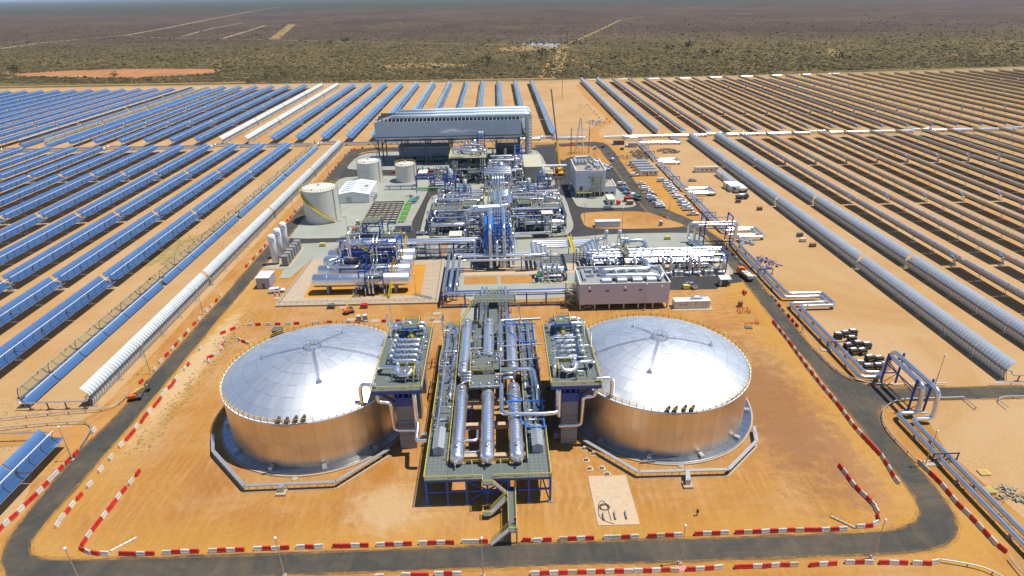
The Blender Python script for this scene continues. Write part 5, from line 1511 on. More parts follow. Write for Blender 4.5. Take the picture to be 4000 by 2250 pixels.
def spine():
    t = thing('pipe_spine', 'mass of silver pipes and yellow platforms on the centre line between the steam generators', 'pipe rack', (-.7, 280, 0))
    frame(t, [-5.5,-.7,4.1], [232,240,248,256,264,272,280], [5,9.5], 'steel_dark', .3, .26)
    for k in range(9):
        x = -4.6+k*.95; mb = MB(); mb.tube([(x,300,6+k%3),(x,284,10),(x,232,10.0)], .3+.12*(k % 3 == 0), 8, 1.2); mb.build('pipe_run', 'cladding', t)
    for k in range(5):
        z, y = 12.2, 262+k*2.1
        mb = MB(); mb.tube([(-.8,y,10),(-.8,y,z),(4.6,y,z),(4.6,y,10)], .5, 9, .9); mb.build('loop_pipe', 'cladding', t)
    mb = MB(); mb.tube([(-2.0,262,14),(-2.0,251,13.2),(5,250.6,13.2),(5,262,14)], .62, 12, 1.5); mb.build('loop_pipe', 'cladding', t)
    for x0, x1, y0, y1, z in ((-6.5,-2.8,258,270,9.9),(-6,4.5,276,280,9.9)):
        mb = MB(); mb.box(x0,x1,y0,y1,z,z+.1); mb.build('grating_floor', 'beige_panel', t)
        mb = MB(); mb.rail([(x0,y0,z+.1),(x1,y0,z+.1),(x1,y1,z+.1),(x0,y1,z+.1),(x0,y0,z+.1)], 1.1, .1); mb.build('railing', 'rail_yellow', t)
    clutter(t, -6.5, 5, 233, 300, 1, 11, 110, 81, .12, .34)
    for k in range(5):
        x = -2.6+k*1.3; mb = MB(); mb.tube([(x,300,12.5-.4*(k%2)),(x,293,12.5),(x,291.6,11),(x,291,1.2)], .52, 10, 1.3); mb.build('down_pipe', 'cladding', t)
    for k in range(4):
        z, y = 13.3-k*.2, 297+k*4.0; mb = MB(); mb.tube([(-6.5,y,z-1.4),(-6.5,y,z),(6.5,y,z),(6.5,y,z-1.4)], .5, 10, .9); mb.build('loop_pipe', 'cladding', t)
    mb = MB(); mb.lathe([(2.6,12.2),(2.6,13),(2.1,14.2),(1.0,15),(.02,15.2)], (1.5,312,0), 16); mb.build('drum_head', 'cladding', t)
spine()
def turbine_pipes():
    t = thing('steel_frame', 'dense silver pipework and blue frame between turbine hall and beige building', 'steel frame', (4, 325, 0))
    frame(t, [-4,0,4,8.5,13], [311,318,325,332,340], [5,10], 'steel_dark', .3, .26)
    clutter(t, -4, 13, 308, 342, 1, 12, 90, 91, .14, .42)
    frame(t, [9.5,13.5], [336,342], [6,13,16.5], 'bright_blue_steel', .34, .3)
    for k, (y, z, x0, x1) in enumerate(((338,11.8,-4,8.5),(333,10.8,-5,9),(328,10.4,-5,2),(322,9.6,-4,11),(316,9.2,-3,12))):
        mb = MB(); mb.tube([(x0,y,z),(x1,y,z),(x1,y,z-4)], .55, 10, 1.2); mb.build('pipe_run', 'cladding', t)
    for x, y in ((-2.5,345),(4.5,346)):
        mb = MB(); mb.tube([(x,y,6),(x,y,14)], .7, 10); mb.build('vent_stack', 'cladding', t)
    mb = MB(); mb.tube([(9.2,322,.2),(9.2,322,21)], .35, 8); mb.build('vent_stack', 'galvanised', t)
turbine_pipes()

# ---- boiler and turbine block
def turbine_block():
    t = thing('turbine_hall', 'tall dark framed turbine block with a silver drum on its top deck', 'building', (-16, 336, 0))
    frame(t, [-26,-21,-16,-11,-6], [327,334,341,348], [6,12,18], 'steel_dark', .5, .4)
    mb = MB(); mb.box(-25.2,-6.6,329,347.5,.1,5.6); mb.build('machine_hall', 'steel_dark', t)
    for k in range(4):
        x = -23.6+4.7*k; mb = MB(); mb.box(x-1.7,x+1.7,331,346,6,11.6); mb.build('boiler_casing', 'dark_box', t)
        mb = MB(); mb.lathe([(.7,-.2),(.7,.3),(.02,.35)], (x,330.7,9), 12, 'y'); mb.build('manhole', 'galvanised', t)
    mb = MB(); mb.box(-26.3,-5.7,326.7,348.3,17.9,18.1); mb.box(-26,-6,327,333,11.9,12.05); mb.build('deck', 'beige_panel', t)
    mb = MB(); mb.rail([(-26.2,326.8,18.1),(-5.8,326.8,18.1),(-5.8,348.2,18.1),(-26.2,348.2,18.1),(-26.2,326.8,18.1)], 1.2, .12); mb.rail([(-26,327,12.1),(-6,327,12.1)], 1.2, .12); mb.build('railing', 'rail_yellow', t)
    mb = MB(); mb.hvessel((-14.6,336,19.6), 2.3, 6.0, 'x', 20, .6); mb.build('steam_drum', 'cladding', t)
    mb = MB(); mb.lathe([(1.2,20),(1.2,25.5),(.8,26.4),(.02,26.6)], (-12.5,342,0), 14); mb.build('flash_vessel', 'cladding', t)
    frame(t, [-20,-10.5], [333,339], [23.2], 'blue_steel', .34, .3, False, 18.1)
    frame(t, [-11,-7], [342,347], [22,26,30.5], 'blue_steel', .36, .3, True, 18.1)
    for x in (-10,-9,-8): 
        mb = MB(); mb.lathe([(.45,26),(.45,31.5),(.02,31.6)], (x,344.5,0), 10); mb.build('vent_pipe', 'galvanised', t)
    for k in range(5):
        x = -24.5+k*.7; mb = MB(); mb.tube([(x,326.2,16.5),(x,326.2,4+k)], .16, 7); mb.build('pipe_run', 'cladding', t)
    mb = MB(); mb.tube([(-25,326,10.3),(-8.5,326,10.3),(-8.5,326,3)], .32, 8, .9); mb.build('pipe_run', 'cladding', t)
    for k in range(3):
        x = -9.2+k*1.1; mb = MB(); mb.tube([(x,326,17.5),(x,326,8),(x+5,324,7.5)], .3, 8, .9); mb.build('pipe_run', 'cladding', t)
    clutter(t, -25.5, -6.5, 328, 347, 18.6, 24, 36, 101, .12, .35)
    clutter(t, -25.5, -6.5, 324, 329, .6, 15, 40, 102, .1, .24)
    t.scale = (1, 1, .77)
turbine_block()
# small blue cage stacks either side of the turbine front
for k, (x, y) in enumerate(((-24.4,311.5),(22.3,307.5))):
    t = thing('silencer_tower', ('blue caged silencer tower at the left corner of the turbine block','blue caged silencer tower beside the beige building')[k], 'stack', (x,y,0))
    frame(t, [x-1.8,x+1.8], [y-1.8,y+1.8], [4.5,8.8], 'bright_blue_steel', .3, .26)
    mb = MB(); mb.lathe([(.4,5),(1.2,6.2),(1.2,11),(.02,11.1)], (x,y,0), 14); mb.build('silencer', 'galvanised', t)
t = thing('filter_column', 'tall silver filter column in a dark cream-capped frame right of the train', 'column', (20.3, 244, 0))
frame(t, [18.1,22.3], [242.2,246.2], [5.5,10.2], 'steel_dark', .3, .25)
mb = MB(); mb.lathe([(1.3,1),(1.3,8.6),(.9,9.5),(.02,9.8)], (20.2,244,0), 16); mb.build('shell', 'cladding', t)
mb = MB(); mb.box(17.8,22.6,241.9,246.5,10.3,10.5); mb.build('cap_roof', 'cream_panel', t)
mb = MB(); mb.tube([(21.9,241.5,9.6),(21.9,241.5,2.2),(6.5,240.8,2.0)], .3, 8, .8); mb.tube([(21.5,240.6,3),(6.5,240.2,3)], .26, 8); mb.build('pipe_run', 'cladding', t)
t = thing('sampling_shelter', 'cream roofed sampling shelter left of the blue tower', 'shelter', (-17, 240, 0))
mb = MB(); mb.box(-21,-15.6,237,243,3.3,3.5); mb.build('roof', 'cream_panel', t)
mb = MB(); mb.box(-20.6,-16.4,238,242.5,.1,3.2); mb.build('cabin', 'grey_panel', t)
mb = MB(); mb.lathe([(.7,.1),(.7,5),(.5,5.6),(.02,5.8)], (-14.2,238.5,0), 12); mb.build('gas_bottle', 'cladding', t)
t = thing('stair_tower', 'dark stair tower with steps at the left of the blue pipe tower', 'stair', (-10, 229, 0))
frame(t, [-12.6,-6.4], [225.5,232], [5,10], 'blue_steel', .26, .22)
mb = MB()
for z0, s in ((0,1),(2.5,-1),(5,1),(7.5,-1)): stairs(mb, (-9.5-s*2.5,226.4,z0+.1), (-9.5+s*2.5,226.4,z0+2.6), 1.0, 11)
mb.build('stair_flight', 'steel_dark', t)
mb = MB(); mb.rail([(-12.6,225.5,5),(-6.4,225.5,5)], 1.1, .09); mb.rail([(-12.6,225.5,10),(-6.4,225.5,10),(-6.4,232,10)], 1.1, .09); mb.build('railing', 'rail_yellow', t)

# ================================================================== OIL VESSELS IN THEIR PIT
def oil_pit():
    t = thing('oil_pit', 'concrete bund with sloping sides round the silver oil vessels', 'bund', (-48, 203, 0))
    o = [(-74.6,184.2),(-21.8,183.6),(-22.4,222.2),(-73.4,222.2)]; i = [(-68.2,189.8),(-27.8,189.6),(-28.4,216),(-68.9,216)]
    k = [(-75.6,183.4),(-21.0,182.8),(-21.4,223.0),(-74.4,223.0)]
    mb = MB()
    for a in range(4):
        b = (a+1) % 4; n = 10
        mb.add([(*k[a],-.02),(*k[b],-.02),(*k[b],.62),(*k[a],.62)], [(0,1,2,3)])
        mb.add([(*k[a],.62),(*k[b],.62),(*o[b],.62),(*o[a],.62)], [(0,1,2,3)])
        mb.add([(*o[a],.60),(*o[b],.60),(*i[b],.10),(*i[a],.10)], [(0,1,2,3)])
    mb.build('bund_slope', 'concrete', t)
    for a in range(4):
        b = (a+1) % 4; n = 12 if a % 2 == 0 else 9
        for j in range(1, n):
            f = j/n; p = [o[a][c]+(o[b][c]-o[a][c])*f for c in (0,1)]; q = [i[a][c]+(i[b][c]-i[a][c])*f for c in (0,1)]
            mb = MB(); mb.bar((p[0],p[1],.61), (q[0],q[1],.115), .08, .012); mb.build('slab_joint', 'brown_box', t)
    mb = MB(); mb.add([(x,y,.1) for x,y in i], [(0,1,2,3)]); mb.build('pit_floor', 'ochre_pit', t)
    mb = MB(); mb.rail([(o[0][0],o[0][1],.62),(o[1][0],o[1][1],.62)], 1.1, .08); mb.rail([(o[3][0],o[3][1],.62),(o[0][0],o[0][1],.62)], 1.0, .06, 3); mb.rail([(o[1][0],o[1][1],.62),(o[2][0],o[2][1],.62)], 1.0, .06, 3); mb.build('railing', 'galvanised', t)
    mb = MB(); stairs(mb, (-30.4,190.6,.2), (-23.6,186,.7), 1.0, 8); mb.build('access_stair', 'galvanised', t)
mat('ochre_pit', (.55,.26,.045), .8, 0, .2, var=.12, vs=.2)
oil_pit()
G_OIL = 'oil vessels in the bund'
vessel('oil_vessel', 'long silver oil vessel nearest the front of the bund', (-48.3,193.8,4.7), 2.35, 32.5, 'x', G_OIL, 0, 'vessel', .4, 'cladding', 6)
vessel('oil_vessel', 'long silver oil vessel second from the front of the bund', (-48.6,201.8,4.7), 2.2, 32, 'x', G_OIL, 0, 'vessel', .4, 'cladding', 6)
vessel('oil_vessel', 'long silver oil vessel third from the front of the bund', (-48.5,209.6,4.7), 2.3, 32, 'x', G_OIL, 0, 'vessel', .4, 'cladding', 6)
vessel('oil_vessel', 'long silver oil vessel at the back of the bund', (-48.6,216.4,4.7), 2.1, 32, 'x', G_OIL, 0, 'vessel', .4, 'cladding', 6)
vessel('expansion_vessel', 'silver expansion vessel raised high on the blue frame above the oil vessels', (-46.3,206.3,12.4), 2.3, 19, 'x', None, 9.8, 'vessel', .4, 'cladding', 3)
def oil_frame():
    t = thing('steel_frame', 'dark blue steel frame with stairs and pipes standing over the oil vessels', 'steel frame', (-46, 206, 0))
    frame(t, [-56.5,-51,-45.5,-40,-36.6], [203.6,209,214], [4.8,9.6,13.6], 'blue_steel', .34, .3)
    frame(t, [-49.5,-43.5], [210,216.5], [16,19.5], 'blue_steel', .3, .26)
    frame(t, [-46.6,-40.4], [190.8,196.2], [6.6], 'blue_steel', .3, .26)
    frame(t, [-57,-46], [199.2,204], [6.6], 'bright_blue_steel', .26, .24)
    for x0,x1,y0,y1,z in ((-56.5,-36.6,211,214.4,13.7),(-56.5,-36.6,203.4,204.6,9.7),(-49.5,-43.5,210,216.5,19.6),(-46.6,-40.4,190.8,196.2,6.7),(-57,-46,199.2,204,6.7)):
        mb = MB(); mb.box(x0,x1,y0,y1,z,z+.1); mb.build('grating_floor', 'grating', t)
        mb = MB(); mb.rail([(x0,y0,z+.1),(x1,y0,z+.1),(x1,y1,z+.1),(x0,y1,z+.1),(x0,y0,z+.1)], 1.1, .09); mb.build('railing', 'blue_steel' if z < 10 else 'rail_yellow', t)
    for z in (2.4,7.2,11.6):
        for y in (203.6,209): barobj('beam', (-56.5,y,z), (-36.6,y,z), .3, .4, 'blue_steel', t)
    for k in range(4):
        x0, x1 = (-56.5,-51,-45.5,-40,-36.6)[k:k+2]
        for a, b in ((0,4.8),(4.8,9.6),(9.6,13.6)): barobj('brace', (x0,203.5,a if k % 2 else b), (x1,203.5,b if k % 2 else a), .22, .22, 'blue_steel', t)
    frame(t, [-47.6,-39.6], [197,203], [3.2,8.4], 'blue_steel', .3, .28)
    for x in (-45.3,-44.0):
        mb = MB(); mb.tube([(x,210,16),(x,206,15.2),(x,203.2,13),(x,202.6,8),(x,196,7.4),(x,190.4,6.6),(x,190.2,1)], .34, 9, 1.1); mb.build('pipe_run', 'cladding', t)
    mb = MB(); mb.tube([(-53.4,204,1.5),(-53.4,203.2,13),(-53.4,203.2,17.5),(-53.4,204.5,18.3)], .5, 10, 1.0); mb.build('pipe_run', 'cladding', t)
    mb = MB(); mb.tube([(-56,205,7.4),(-59.5,203.5,7.4),(-59.8,199.2,7.2),(-50.5,198.8,7.2),(-49.8,203.5,8.2),(-49.6,206,8.6)], .52, 10, 1.2); mb.build('pipe_run', 'cladding', t)
    mb = MB(); mb.tube([(-58,207,7.6),(-62,205,7.4),(-62,200.5,7)], .4, 10, 1.0); mb.build('pipe_run', 'cladding', t)
    mb = MB(); mb.lathe([(1.4,-2.2),(1.4,2.2),(.02,2.25)], (-52.6,203.8,7.9), 16, 'x'); mb.build('condenser_drum', 'steel_dark', t)
    clutter(t, -58, -36.5, 200, 216, 5, 15, 60, 111, .1, .24, ('cladding','cladding','blue_steel','bright_blue_steel','galvanised'), zl=[5.2,9.9,13.9])
    clutter(t, -50, -40, 189.5, 200, .6, 7, 22, 112, .1, .2, ('cladding','blue_steel','galvanised'))
    mb = MB()
    for (p, q) in (((-38.4,187.2,.3),(-37.6,190.4,4.2)),((-37.8,190.6,4.2),(-36.6,195,6.8)),((-36.8,195,6.8),(-39.0,198.8,7.0)),((-39,199,7.0),(-34.6,206,9.8)),((-34.6,206,9.8),(-34.2,211,13.7)),((-50.5,203,13.7),(-44.6,203,9.8)),((-44,203.1,9.7),(-49,203.1,5))):
        stairs(mb, p, q, 1.0); mb.rail([p, q], 1.1, .1, 1.2)
    mb.build('access_stair', 'yellow_paint', t)
    frame(t, [-33.5,-28.6], [228,233.6], [5], 'yellow_paint', .24, .2, False)
    mb = MB(); mb.box(-33.6,-28.5,227.9,233.7,5,5.1); mb.build('grating_floor', 'beige_panel', t)
oil_frame()
t = thing('filter_skid', 'small skid of silver pipes and valves left of the oil vessels', 'skid', (-60, 224, 0))
clutter(t, -64, -50, 223.8, 231, .5, 3.5, 26, 121, .1, .3)
frame(t, [-62.5,-57.5], [222.8,226.5], [4.6], 'bright_blue_steel', .22, .2)
t = thing('filter_skid', 'skid of green and silver valves on a frame behind the oil vessels', 'skid', (-43, 229, 0))
clutter(t, -56, -34, 224.5, 231.5, .5, 5.5, 60, 122, .1, .24, ('cladding','galvanised','green_paint','cladding_dull'))
frame(t, [-52,-46,-40], [225,231], [4.4], 'steel_dark', .22, .2)

# ================================================================== BUILDINGS AND TANKS
def condenser():
    t = thing('air_condenser', 'long grey air cooled condenser building on tall legs with three silver ducts on top', 'building', (-29, 380, 0))
    x0, x1, y0, y1, z0, z1 = -72.0, 14.4, 367.0, 394.0, 16.0, 26.1
    n = 9; w_ = (x1-x0)/n
    for k in range(n):
        for y in (y0, y1):
            mb = MB(); mb.box(x0+k*w_+.03, x0+(k+1)*w_-.03, y-.12, y+.12, z0, z1); mb.build('wall_panel', 'acc_panel', t)
    for x in (x0, x1):
        for k in range(3):
            mb = MB(); mb.box(x-.12, x+.12, y0+.15+k*8.95, y0+.1+(k+1)*8.9, z0, z1); mb.build('wall_panel', 'acc_panel', t)
    mb = MB(); mb.box(x0+.2,x1-.2,y0+.2,y1-.2,z0+.3,z0+.9); mb.build('fan_deck', 'steel_dark', t)
    # finned bundles under the ducts
    yd = (371.0, 380.5, 390.0)
    for k, y in enumerate(yd):
        mb = MB()
        for s in (-1, 1): mb.add([(x0+.3,y+s*4.3,z0+1),(x1-.3,y+s*4.3,z0+1),(x1-.3,y+s*.4,27.2),(x0+.3,y+s*.4,27.2)], [(0,1,2,3) if s < 0 else (3,2,1,0)])
        mb.build('fin_bundle', 'steel_dark', t)
        # duct steps down in diameter toward its closed end
        secs = [(-62.0+k*1.0,1.05),(-36,1.25),(-12,1.5),(17.4,1.5)]
        mb = MB()
        P = [(secs[0][0],1.25),(-38,1.25),(-34,1.5),(-14,1.5),(-10,1.8),(16.6,1.8)]
        mb.lathe([(.02,P[0][0])]+[(r,x) for x, r in P], (0,y,28.2), 18, 'x')
        mb.tube([(16.5,y,28.2),(18.6,y,28.2),(19.0,y,26)] if k == 0 else [(16.5,y,28.2),(19.2,y,28.1),(19.2,y-4,27.4)], 1.8, 18, 1.8)
        mb.build('steam_duct', 'duct_sheet', t)
        mb = MB()
        for j in range(30):
            x = -33+j*1.7; r = 1.52 if x < -12 else 1.82; mb.lathe([(r,-.05),(r+.07,0),(r,.05)], (x,y,28.2), 18, 'x', smooth=False)
        mb.build('duct_ring', 'galvanised', t)
    for k in range(38):
        x = x0+1.2+k*2.28; mb = MB(); mb.bar((x,y0+.1,z1), (x,y0+2.6,27.4), .15, .15); mb.build('duct_strut', 'white_paint', t)
    mb = MB(); mb.bar((x0,y0+.1,z1+.1), (-61.5,371,28), .4); mb.bar((x0+2,y0+6,z1+.1), (-60.5,380.5,28), .4); mb.build('end_strut', 'white_paint', t)
    mb = MB(); mb.tube([(19.0,369,27.4),(19.0,391,27.4)], 1.6, 16); mb.tube([(19.0,371,28),(19.0,371,4.8),(17,371,3.6),(4,366,3.6),(-4,352,3.6)], 2.1, 18, 3.0); mb.build('downcomer', 'cladding_dull', t)
    mb = MB()
    for j in range(13): mb.lathe([(2.1,5.2+j*1.7),(2.25,5.3+j*1.7),(2.25,5.4+j*1.7),(2.1,5.5+j*1.7)], (19,371,0), 18, smooth=False)
    mb.build('stiffener_ring', 'galvanised', t)
    xs = [x0+1+k*14.1 for k in range(7)]
    for x in xs:
        for y in (y0+.8, 380.5, y1-.8):
            barobj('column', (x,y,0), (x,y,z0), .7, .7, 'steel_dark', t)
            for dx in (-4.6, 4.6): barobj('brace', (x,y,9.5), (x+dx,y,z0), .3, .3, 'steel_dark', t)
    for y in (y0+.8, y1-.8):
        for z in (9.5, 15.4): barobj('beam', (x0+1,y,z), (x1-.8,y,z), .4, .5, 'steel_dark', t)
    under(t, 'downcomer', ('stiffener_ring',))
    # stair tower at the left end
    mb = MB()
    for k in range(6): stairs(mb, (x0-1.2,369+(k%2)*7,k*2.7), (x0-1.2,376-(k%2)*7,(k+1)*2.7), 1.0, 12)
    mb.rail([(x0-1.8,368.5,z) for z in (16,)]+[(x0-1.8,377,16)], 1.1, .12); mb.build('stair_flight', 'beige_panel', t)
    mb = MB()
    for k in range(6): stairs(mb, (x1+1.6,374+(k%2)*7,k*2.7), (x1+1.6,381-(k%2)*7,(k+1)*2.7), 1.0, 12)
    mb.build('stair_flight', 'beige_panel', t)
condenser()
def steam():
    m = bpy.data.materials.new('steam_vapour'); m.use_nodes = True; n = m.node_tree; n.nodes.clear(); g = NG(n)
    out = g.n('ShaderNodeOutputMaterial'); v = g.n('ShaderNodeVolumePrincipled')
    v.inputs['Color'].default_value = (1,1,1,1); v.inputs['Anisotropy'].default_value = .2
    f = g.ramp(g.noise(g.mapv(g.pos(), scale=(.16,.4,.45)), 1.0, 5, .6), [(.45, 0.0), (.75, .45)])
    g.lk(f, v.inputs['Density']); g.lk(v.outputs[0], out.inputs['Volume']); MATS['steam_vapour'] = m
    mb = MB(); N = 12; rings = []
    prof_ = [(.02,0),(.55,.8),(.9,4),(1.2,9),(1.35,15),(1.0,21),(.4,25),(.02,26.5)]
    mb.lathe([(r,-h) for r, h in prof_[::-1]], (-9.6,345,24.6), 12, 'x')
    o = mb.build('steam_plume', 'steam_vapour'); tag(o, 'thin white steam plume drifting left in front of the condenser wall', 'steam')
steam()
def shaded_block(name, label, x0, x1, y0, y1, h, m, roof='roof_grey'):
    t = thing(name, label, 'building', ((x0+x1)/2, (y0+y1)/2, 0))
    mb = MB(); mb.box(x0,x1,y0,y1,.05,h); mb.build('wall', m, t)
    mb = MB(); mb.box(x0-.2,x1+.2,y0-.2,y1+.2,h,h+.25); mb.build('roof', roof, t)
    n = max(2, int((x1-x0)/6))
    for k in range(n):
        x = x0+(x1-x0)*(k+.5)/n; mb = MB(); mb.box(x-.9,x+.9,y0-.05,y0-.01,1.0 if k % 2 else .1,2.6); mb.build('window' if k % 2 else 'door', 'window_glass' if k % 2 else 'steel_dark', t)
shaded_block('plant_building', 'long dark grey building in the shade under the condenser', -61, -30, 379, 389, 8.5, 'grey_panel')
shaded_block('plant_building', 'small dark building in the shade at the right end of the condenser', -1, 14, 381, 390, 7.5, 'steel_dark')
t = thing('condensate_tank', 'row of dark condensate vessels under the front of the condenser', 'vessel', (-48,372,0))
for x in (-57,-46,-35):
    mb = MB(); mb.hvessel((x,372.5,2.6), 1.5, 7, 'x', 14); mb.build('shell', 'steel_dark', t)
t = thing('cooling_trench', 'reddish kerb and low equipment row before the condenser shade', 'equipment', (-44,352,0))
mb = MB(); mb.box(-62,-34,350.6,351.2,.1,.9); mb.build('kerb', 'red_plastic', t)
clutter(t, -58, -30, 351.8, 356, .4, 2, 22, 131, .1, .25, ('galvanised','white_paint','cladding'))
clutter(t, -36, -28.5, 316, 345, .4, 2.6, 34, 132, .1, .3, ('galvanised','white_paint','cladding','cladding_dull'))

def vtank(name, label, c, r, h, cone, m, rail_m, stair_a=None, grp='white water tanks'):
    t = thing(name, label, 'water tank', (c[0], c[1], 0), 0, grp)
    mb = MB(); mb.lathe([(r,.1),(r,h)], (c[0],c[1],0), 48)
    mb.build('shell', m, t)
    mb = MB(); mb.lathe([(r+.08,h-.15),(r+.08,h),(r*.5,h+cone*.6),(.3,h+cone),(.02,h+cone)], (c[0],c[1],0), 48, smooth=False); mb.build('roof', 'tank_white', t)
    mb = MB(); mb.lathe([(r+.5,0),(r+.5,.18),(r,.2)], (c[0],c[1],0), 48, smooth=False); mb.build('foundation_ring', 'concrete', t)
    mb = MB()
    for k in range(1, 6): mb.lathe([(r+.002,h*k/6-.03),(r+.015,h*k/6),(r+.002,h*k/6+.03)], (c[0],c[1],0), 48, smooth=False)
    mb.build('weld_seam', m, t)
    mb = MB(); mb.rail([polar(c, r-.05, 2*pi*i/36, h+.05) for i in range(36)], 1.1, .09, 1.8, True); mb.build('railing', rail_m, t)
    mb = MB(); mb.lathe([(.5,h+cone*.9),(.5,h+cone+.6),(.7,h+cone+.7),(.02,h+cone+.9)], (c[0],c[1],0), 10)
    p = polar(c, r*.7, -1.9, h+cone*.3); mb.rbox(p[0], p[1], 0, .8, .8, h, h+cone*.3+.6); mb.build('roof_hatch', 'tank_white', t)
    if stair_a:
        a0, a1 = stair_a; n = 44; mb = MB()
        for i in range(n):
            f0, f1 = i/n, (i+1)/n
            A, B = polar(c, r+.55, a0+(a1-a0)*f0, h*(1-f0)+.1), polar(c, r+.55, a0+(a1-a0)*f1, h*(1-f1)+.1)
            mb.bar(A, B, .9, .12); mb.bar((A[0],A[1],A[2]+1.1), (B[0],B[1],B[2]+1.1), .12); mb.bar(A, (A[0],A[1],A[2]+1.1), .1)
        mb.build('spiral_stair', 'rail_yellow', t)
    for da in (-.5, .1):
        p = polar(c, r+.25, da, 0); mb = MB(); mb.tube([(p[0],p[1],h+.3),(p[0],p[1],.6),(p[0]+2,p[1]-.5,.6)], .16, 7); mb.build('down_pipe', 'galvanised', t)
    under(t, 'roof', ('railing','roof_hatch')); under(t, 'shell', ('weld_seam',))
    return t
vtank('water_tank', 'largest white water tank, with a yellow spiral stair', (-81.6,272.4), 7.9, 15.1, 1.0, 'tank_white', 'rail_yellow', (radians(198),radians(322)))
vtank('water_tank', 'middle white water tank with pale railing behind the metal shed', (-71.2,335.5), 6.7, 11.2, .9, 'tank_white', 'galvanised')
vtank('water_tank', 'smallest water tank with yellow railing beside the canopy', (-51.1,334.6), 5.7, 9.4, .9, 'tank_white', 'rail_orange')

def shed():
    x0, x1, y0, y1, h, rz = -80.4, -64.3, 295, 318, 4.6, 5.9
    t = thing('metal_shed', 'white metal workshop with a low ridged roof behind the largest tank', 'building', (-72,306,0))
    mb = MB(); mb.box(x0,x1,y0,y1,.1,h); xm = (x0+x1)/2
    for y, s in ((y0, 1), (y1, 0)): mb.add([(x0,y,h),(x1,y,h),(xm,y,rz)], [(0,1,2) if s else (2,1,0)])
    mb.build('wall', 'white_paint', t)
    for s, xe in ((-1,x0-.25),(1,x1+.25)):
        for k in range(6):
            a, b = y0-.2+k*(y1-y0+.4)/6, y0-.2+(k+1)*(y1-y0+.4)/6-.04
            mb = MB(); q = [(xe,a,h-.05),(xm,a,rz+.08),(xm,b,rz+.08),(xe,b,h-.05)]
            mb.add(q+[(p[0],p[1],p[2]+.06) for p in q], [(4,5,6,7) if s < 0 else (7,6,5,4),(0,1,5,4),(1,2,6,5),(2,3,7,6),(3,0,4,7)]); mb.build('roof_sheet', 'roof_white', t)
    for k in range(1, 6):
        y = y0+k*(y1-y0)/6; mb = MB(); mb.bar((x0+1.5,y,h+.45), (xm-1.2,y,rz-.02), .16, .22); mb.bar((xm+1.2,y,rz-.02), (x1-1.5,y,h+.45), .16, .22); mb.build('roof_vent', 'roof_grey', t)
    mb = MB(); mb.box(-75.9,-73.2,y0-.06,y0-.01,.1,3.2); mb.build('roller_door', 'galvanised', t)
    mb = MB(); mb.box(-68.3,-66.7,305.5,307,5.2,5.95); mb.build('roof_unit', 'galvanised', t)
    for k in range(3):
        mb = MB(); mb.tube([(x1+.1,298+k*3,2.6),(x1+1.8,298+k*3,2.6),(x1+1.8,298+k*3,.3)], .4, 8, .6); mb.build('pipe_stub', 'galvanised', t)
shed()
def frame_grid():
    t = thing('frame_grid', 'brown steel frames set in rows on the paved yard beside the green pipes', 'steel frame', (-53,277,0))
    xs = [-61.5+k*2.9 for k in range(6)]; ys = [262.5+k*3.3 for k in range(10)]
    for y in ys:
        for a, b in zip(xs, xs[1:]): barobj('beam', (a+.0,y,1.3), (b-.0,y,1.3), .5, .5, 'rust_dark', t)
    for x in xs: barobj('beam', (x,ys[0],1.25), (x,ys[-1],1.25), .45, .6, 'rust_dark', t)
    for x in xs:
        for y in ys[::3]: barobj('leg', (x,y,.1), (x,y,1), .2, .2, 'rust_dark', t)
mat('rust_dark', (.13,.095,.085), .75, 0, var=.2)
frame_grid()
t = thing('green_pipe_bank', 'bright green pipes running beside the brown steel frames', 'pipes', (-45,277,0))
for k in range(4):
    x = -45.6+k*.7; mb = MB(); mb.tube([(x,262,1.2+.3*(k%2)),(x+.0,292,1.2),(x+3,297,1.2)], .22, 7, .6); mb.build('pipe_run', 'pipe_green', t)
for k in range(9):
    mb = MB(); mb.tube([(-46,263+k*3.3,1.4),(-43,263+k*3.3,1.6),(-43,263+k*3.3,.3)], .2, 7, .4); mb.build('pipe_branch', 'pipe_green' if k % 2 else 'yellow_paint', t)
clutter(t, -44, -40.5, 290, 300, .4, 2, 14, 141, .1, .22, ('pipe_green','galvanised','bright_blue_steel'))
t = thing('green_pipe_bank', 'straight green pipe crossing at the foot of the turbine block', 'pipes', (-30,312,0))
for k in range(2):
    mb = MB(); mb.tube([(-43,313.5+k*.7,1.6),(-18,313.5+k*.7,1.6)], .28, 7); mb.build('pipe_run', 'pipe_green', t)
def gantry():
    t = thing('pipe_bridge', 'blue pipe bridge spanning the plant road near the smallest tank', 'pipe bridge', (-38,317,0))
    frame(t, [-43.4,-33.6], [316,318.4], [5.8,7.4], 'blue_steel', .4, .35, False)
    for k in range(6): barobj('brace', (-43.4+k*1.64,316,5.8 if k % 2 else 7.3), (-43.4+(k+1)*1.64,316,7.3 if k % 2 else 5.8), .15, .15, 'blue_steel', t)
    for k in range(3):
        mb = MB(); mb.tube([(-60,316.5+k*.7,2.3),(-43.2,316.5+k*.7,2.3),(-43.2,316.5+k*.7,6.6),(-33.6,316.5+k*.7,6.6),(-33.6,316.5+k*.7,2.3),(-20,316.5+k*.7,2.3)], .2, 7, .5); mb.build('pipe_run', 'galvanised', t)
    for x in (-58,-52,-46): barobj('column', (x,317.2,0), (x,317.2,2), .3, .3, 'blue_steel', t)
    for y in (316,318.4): barobj('beam', (-60,y,1.9), (-43.4,y,1.9), .3, .3, 'blue_steel', t)
gantry()
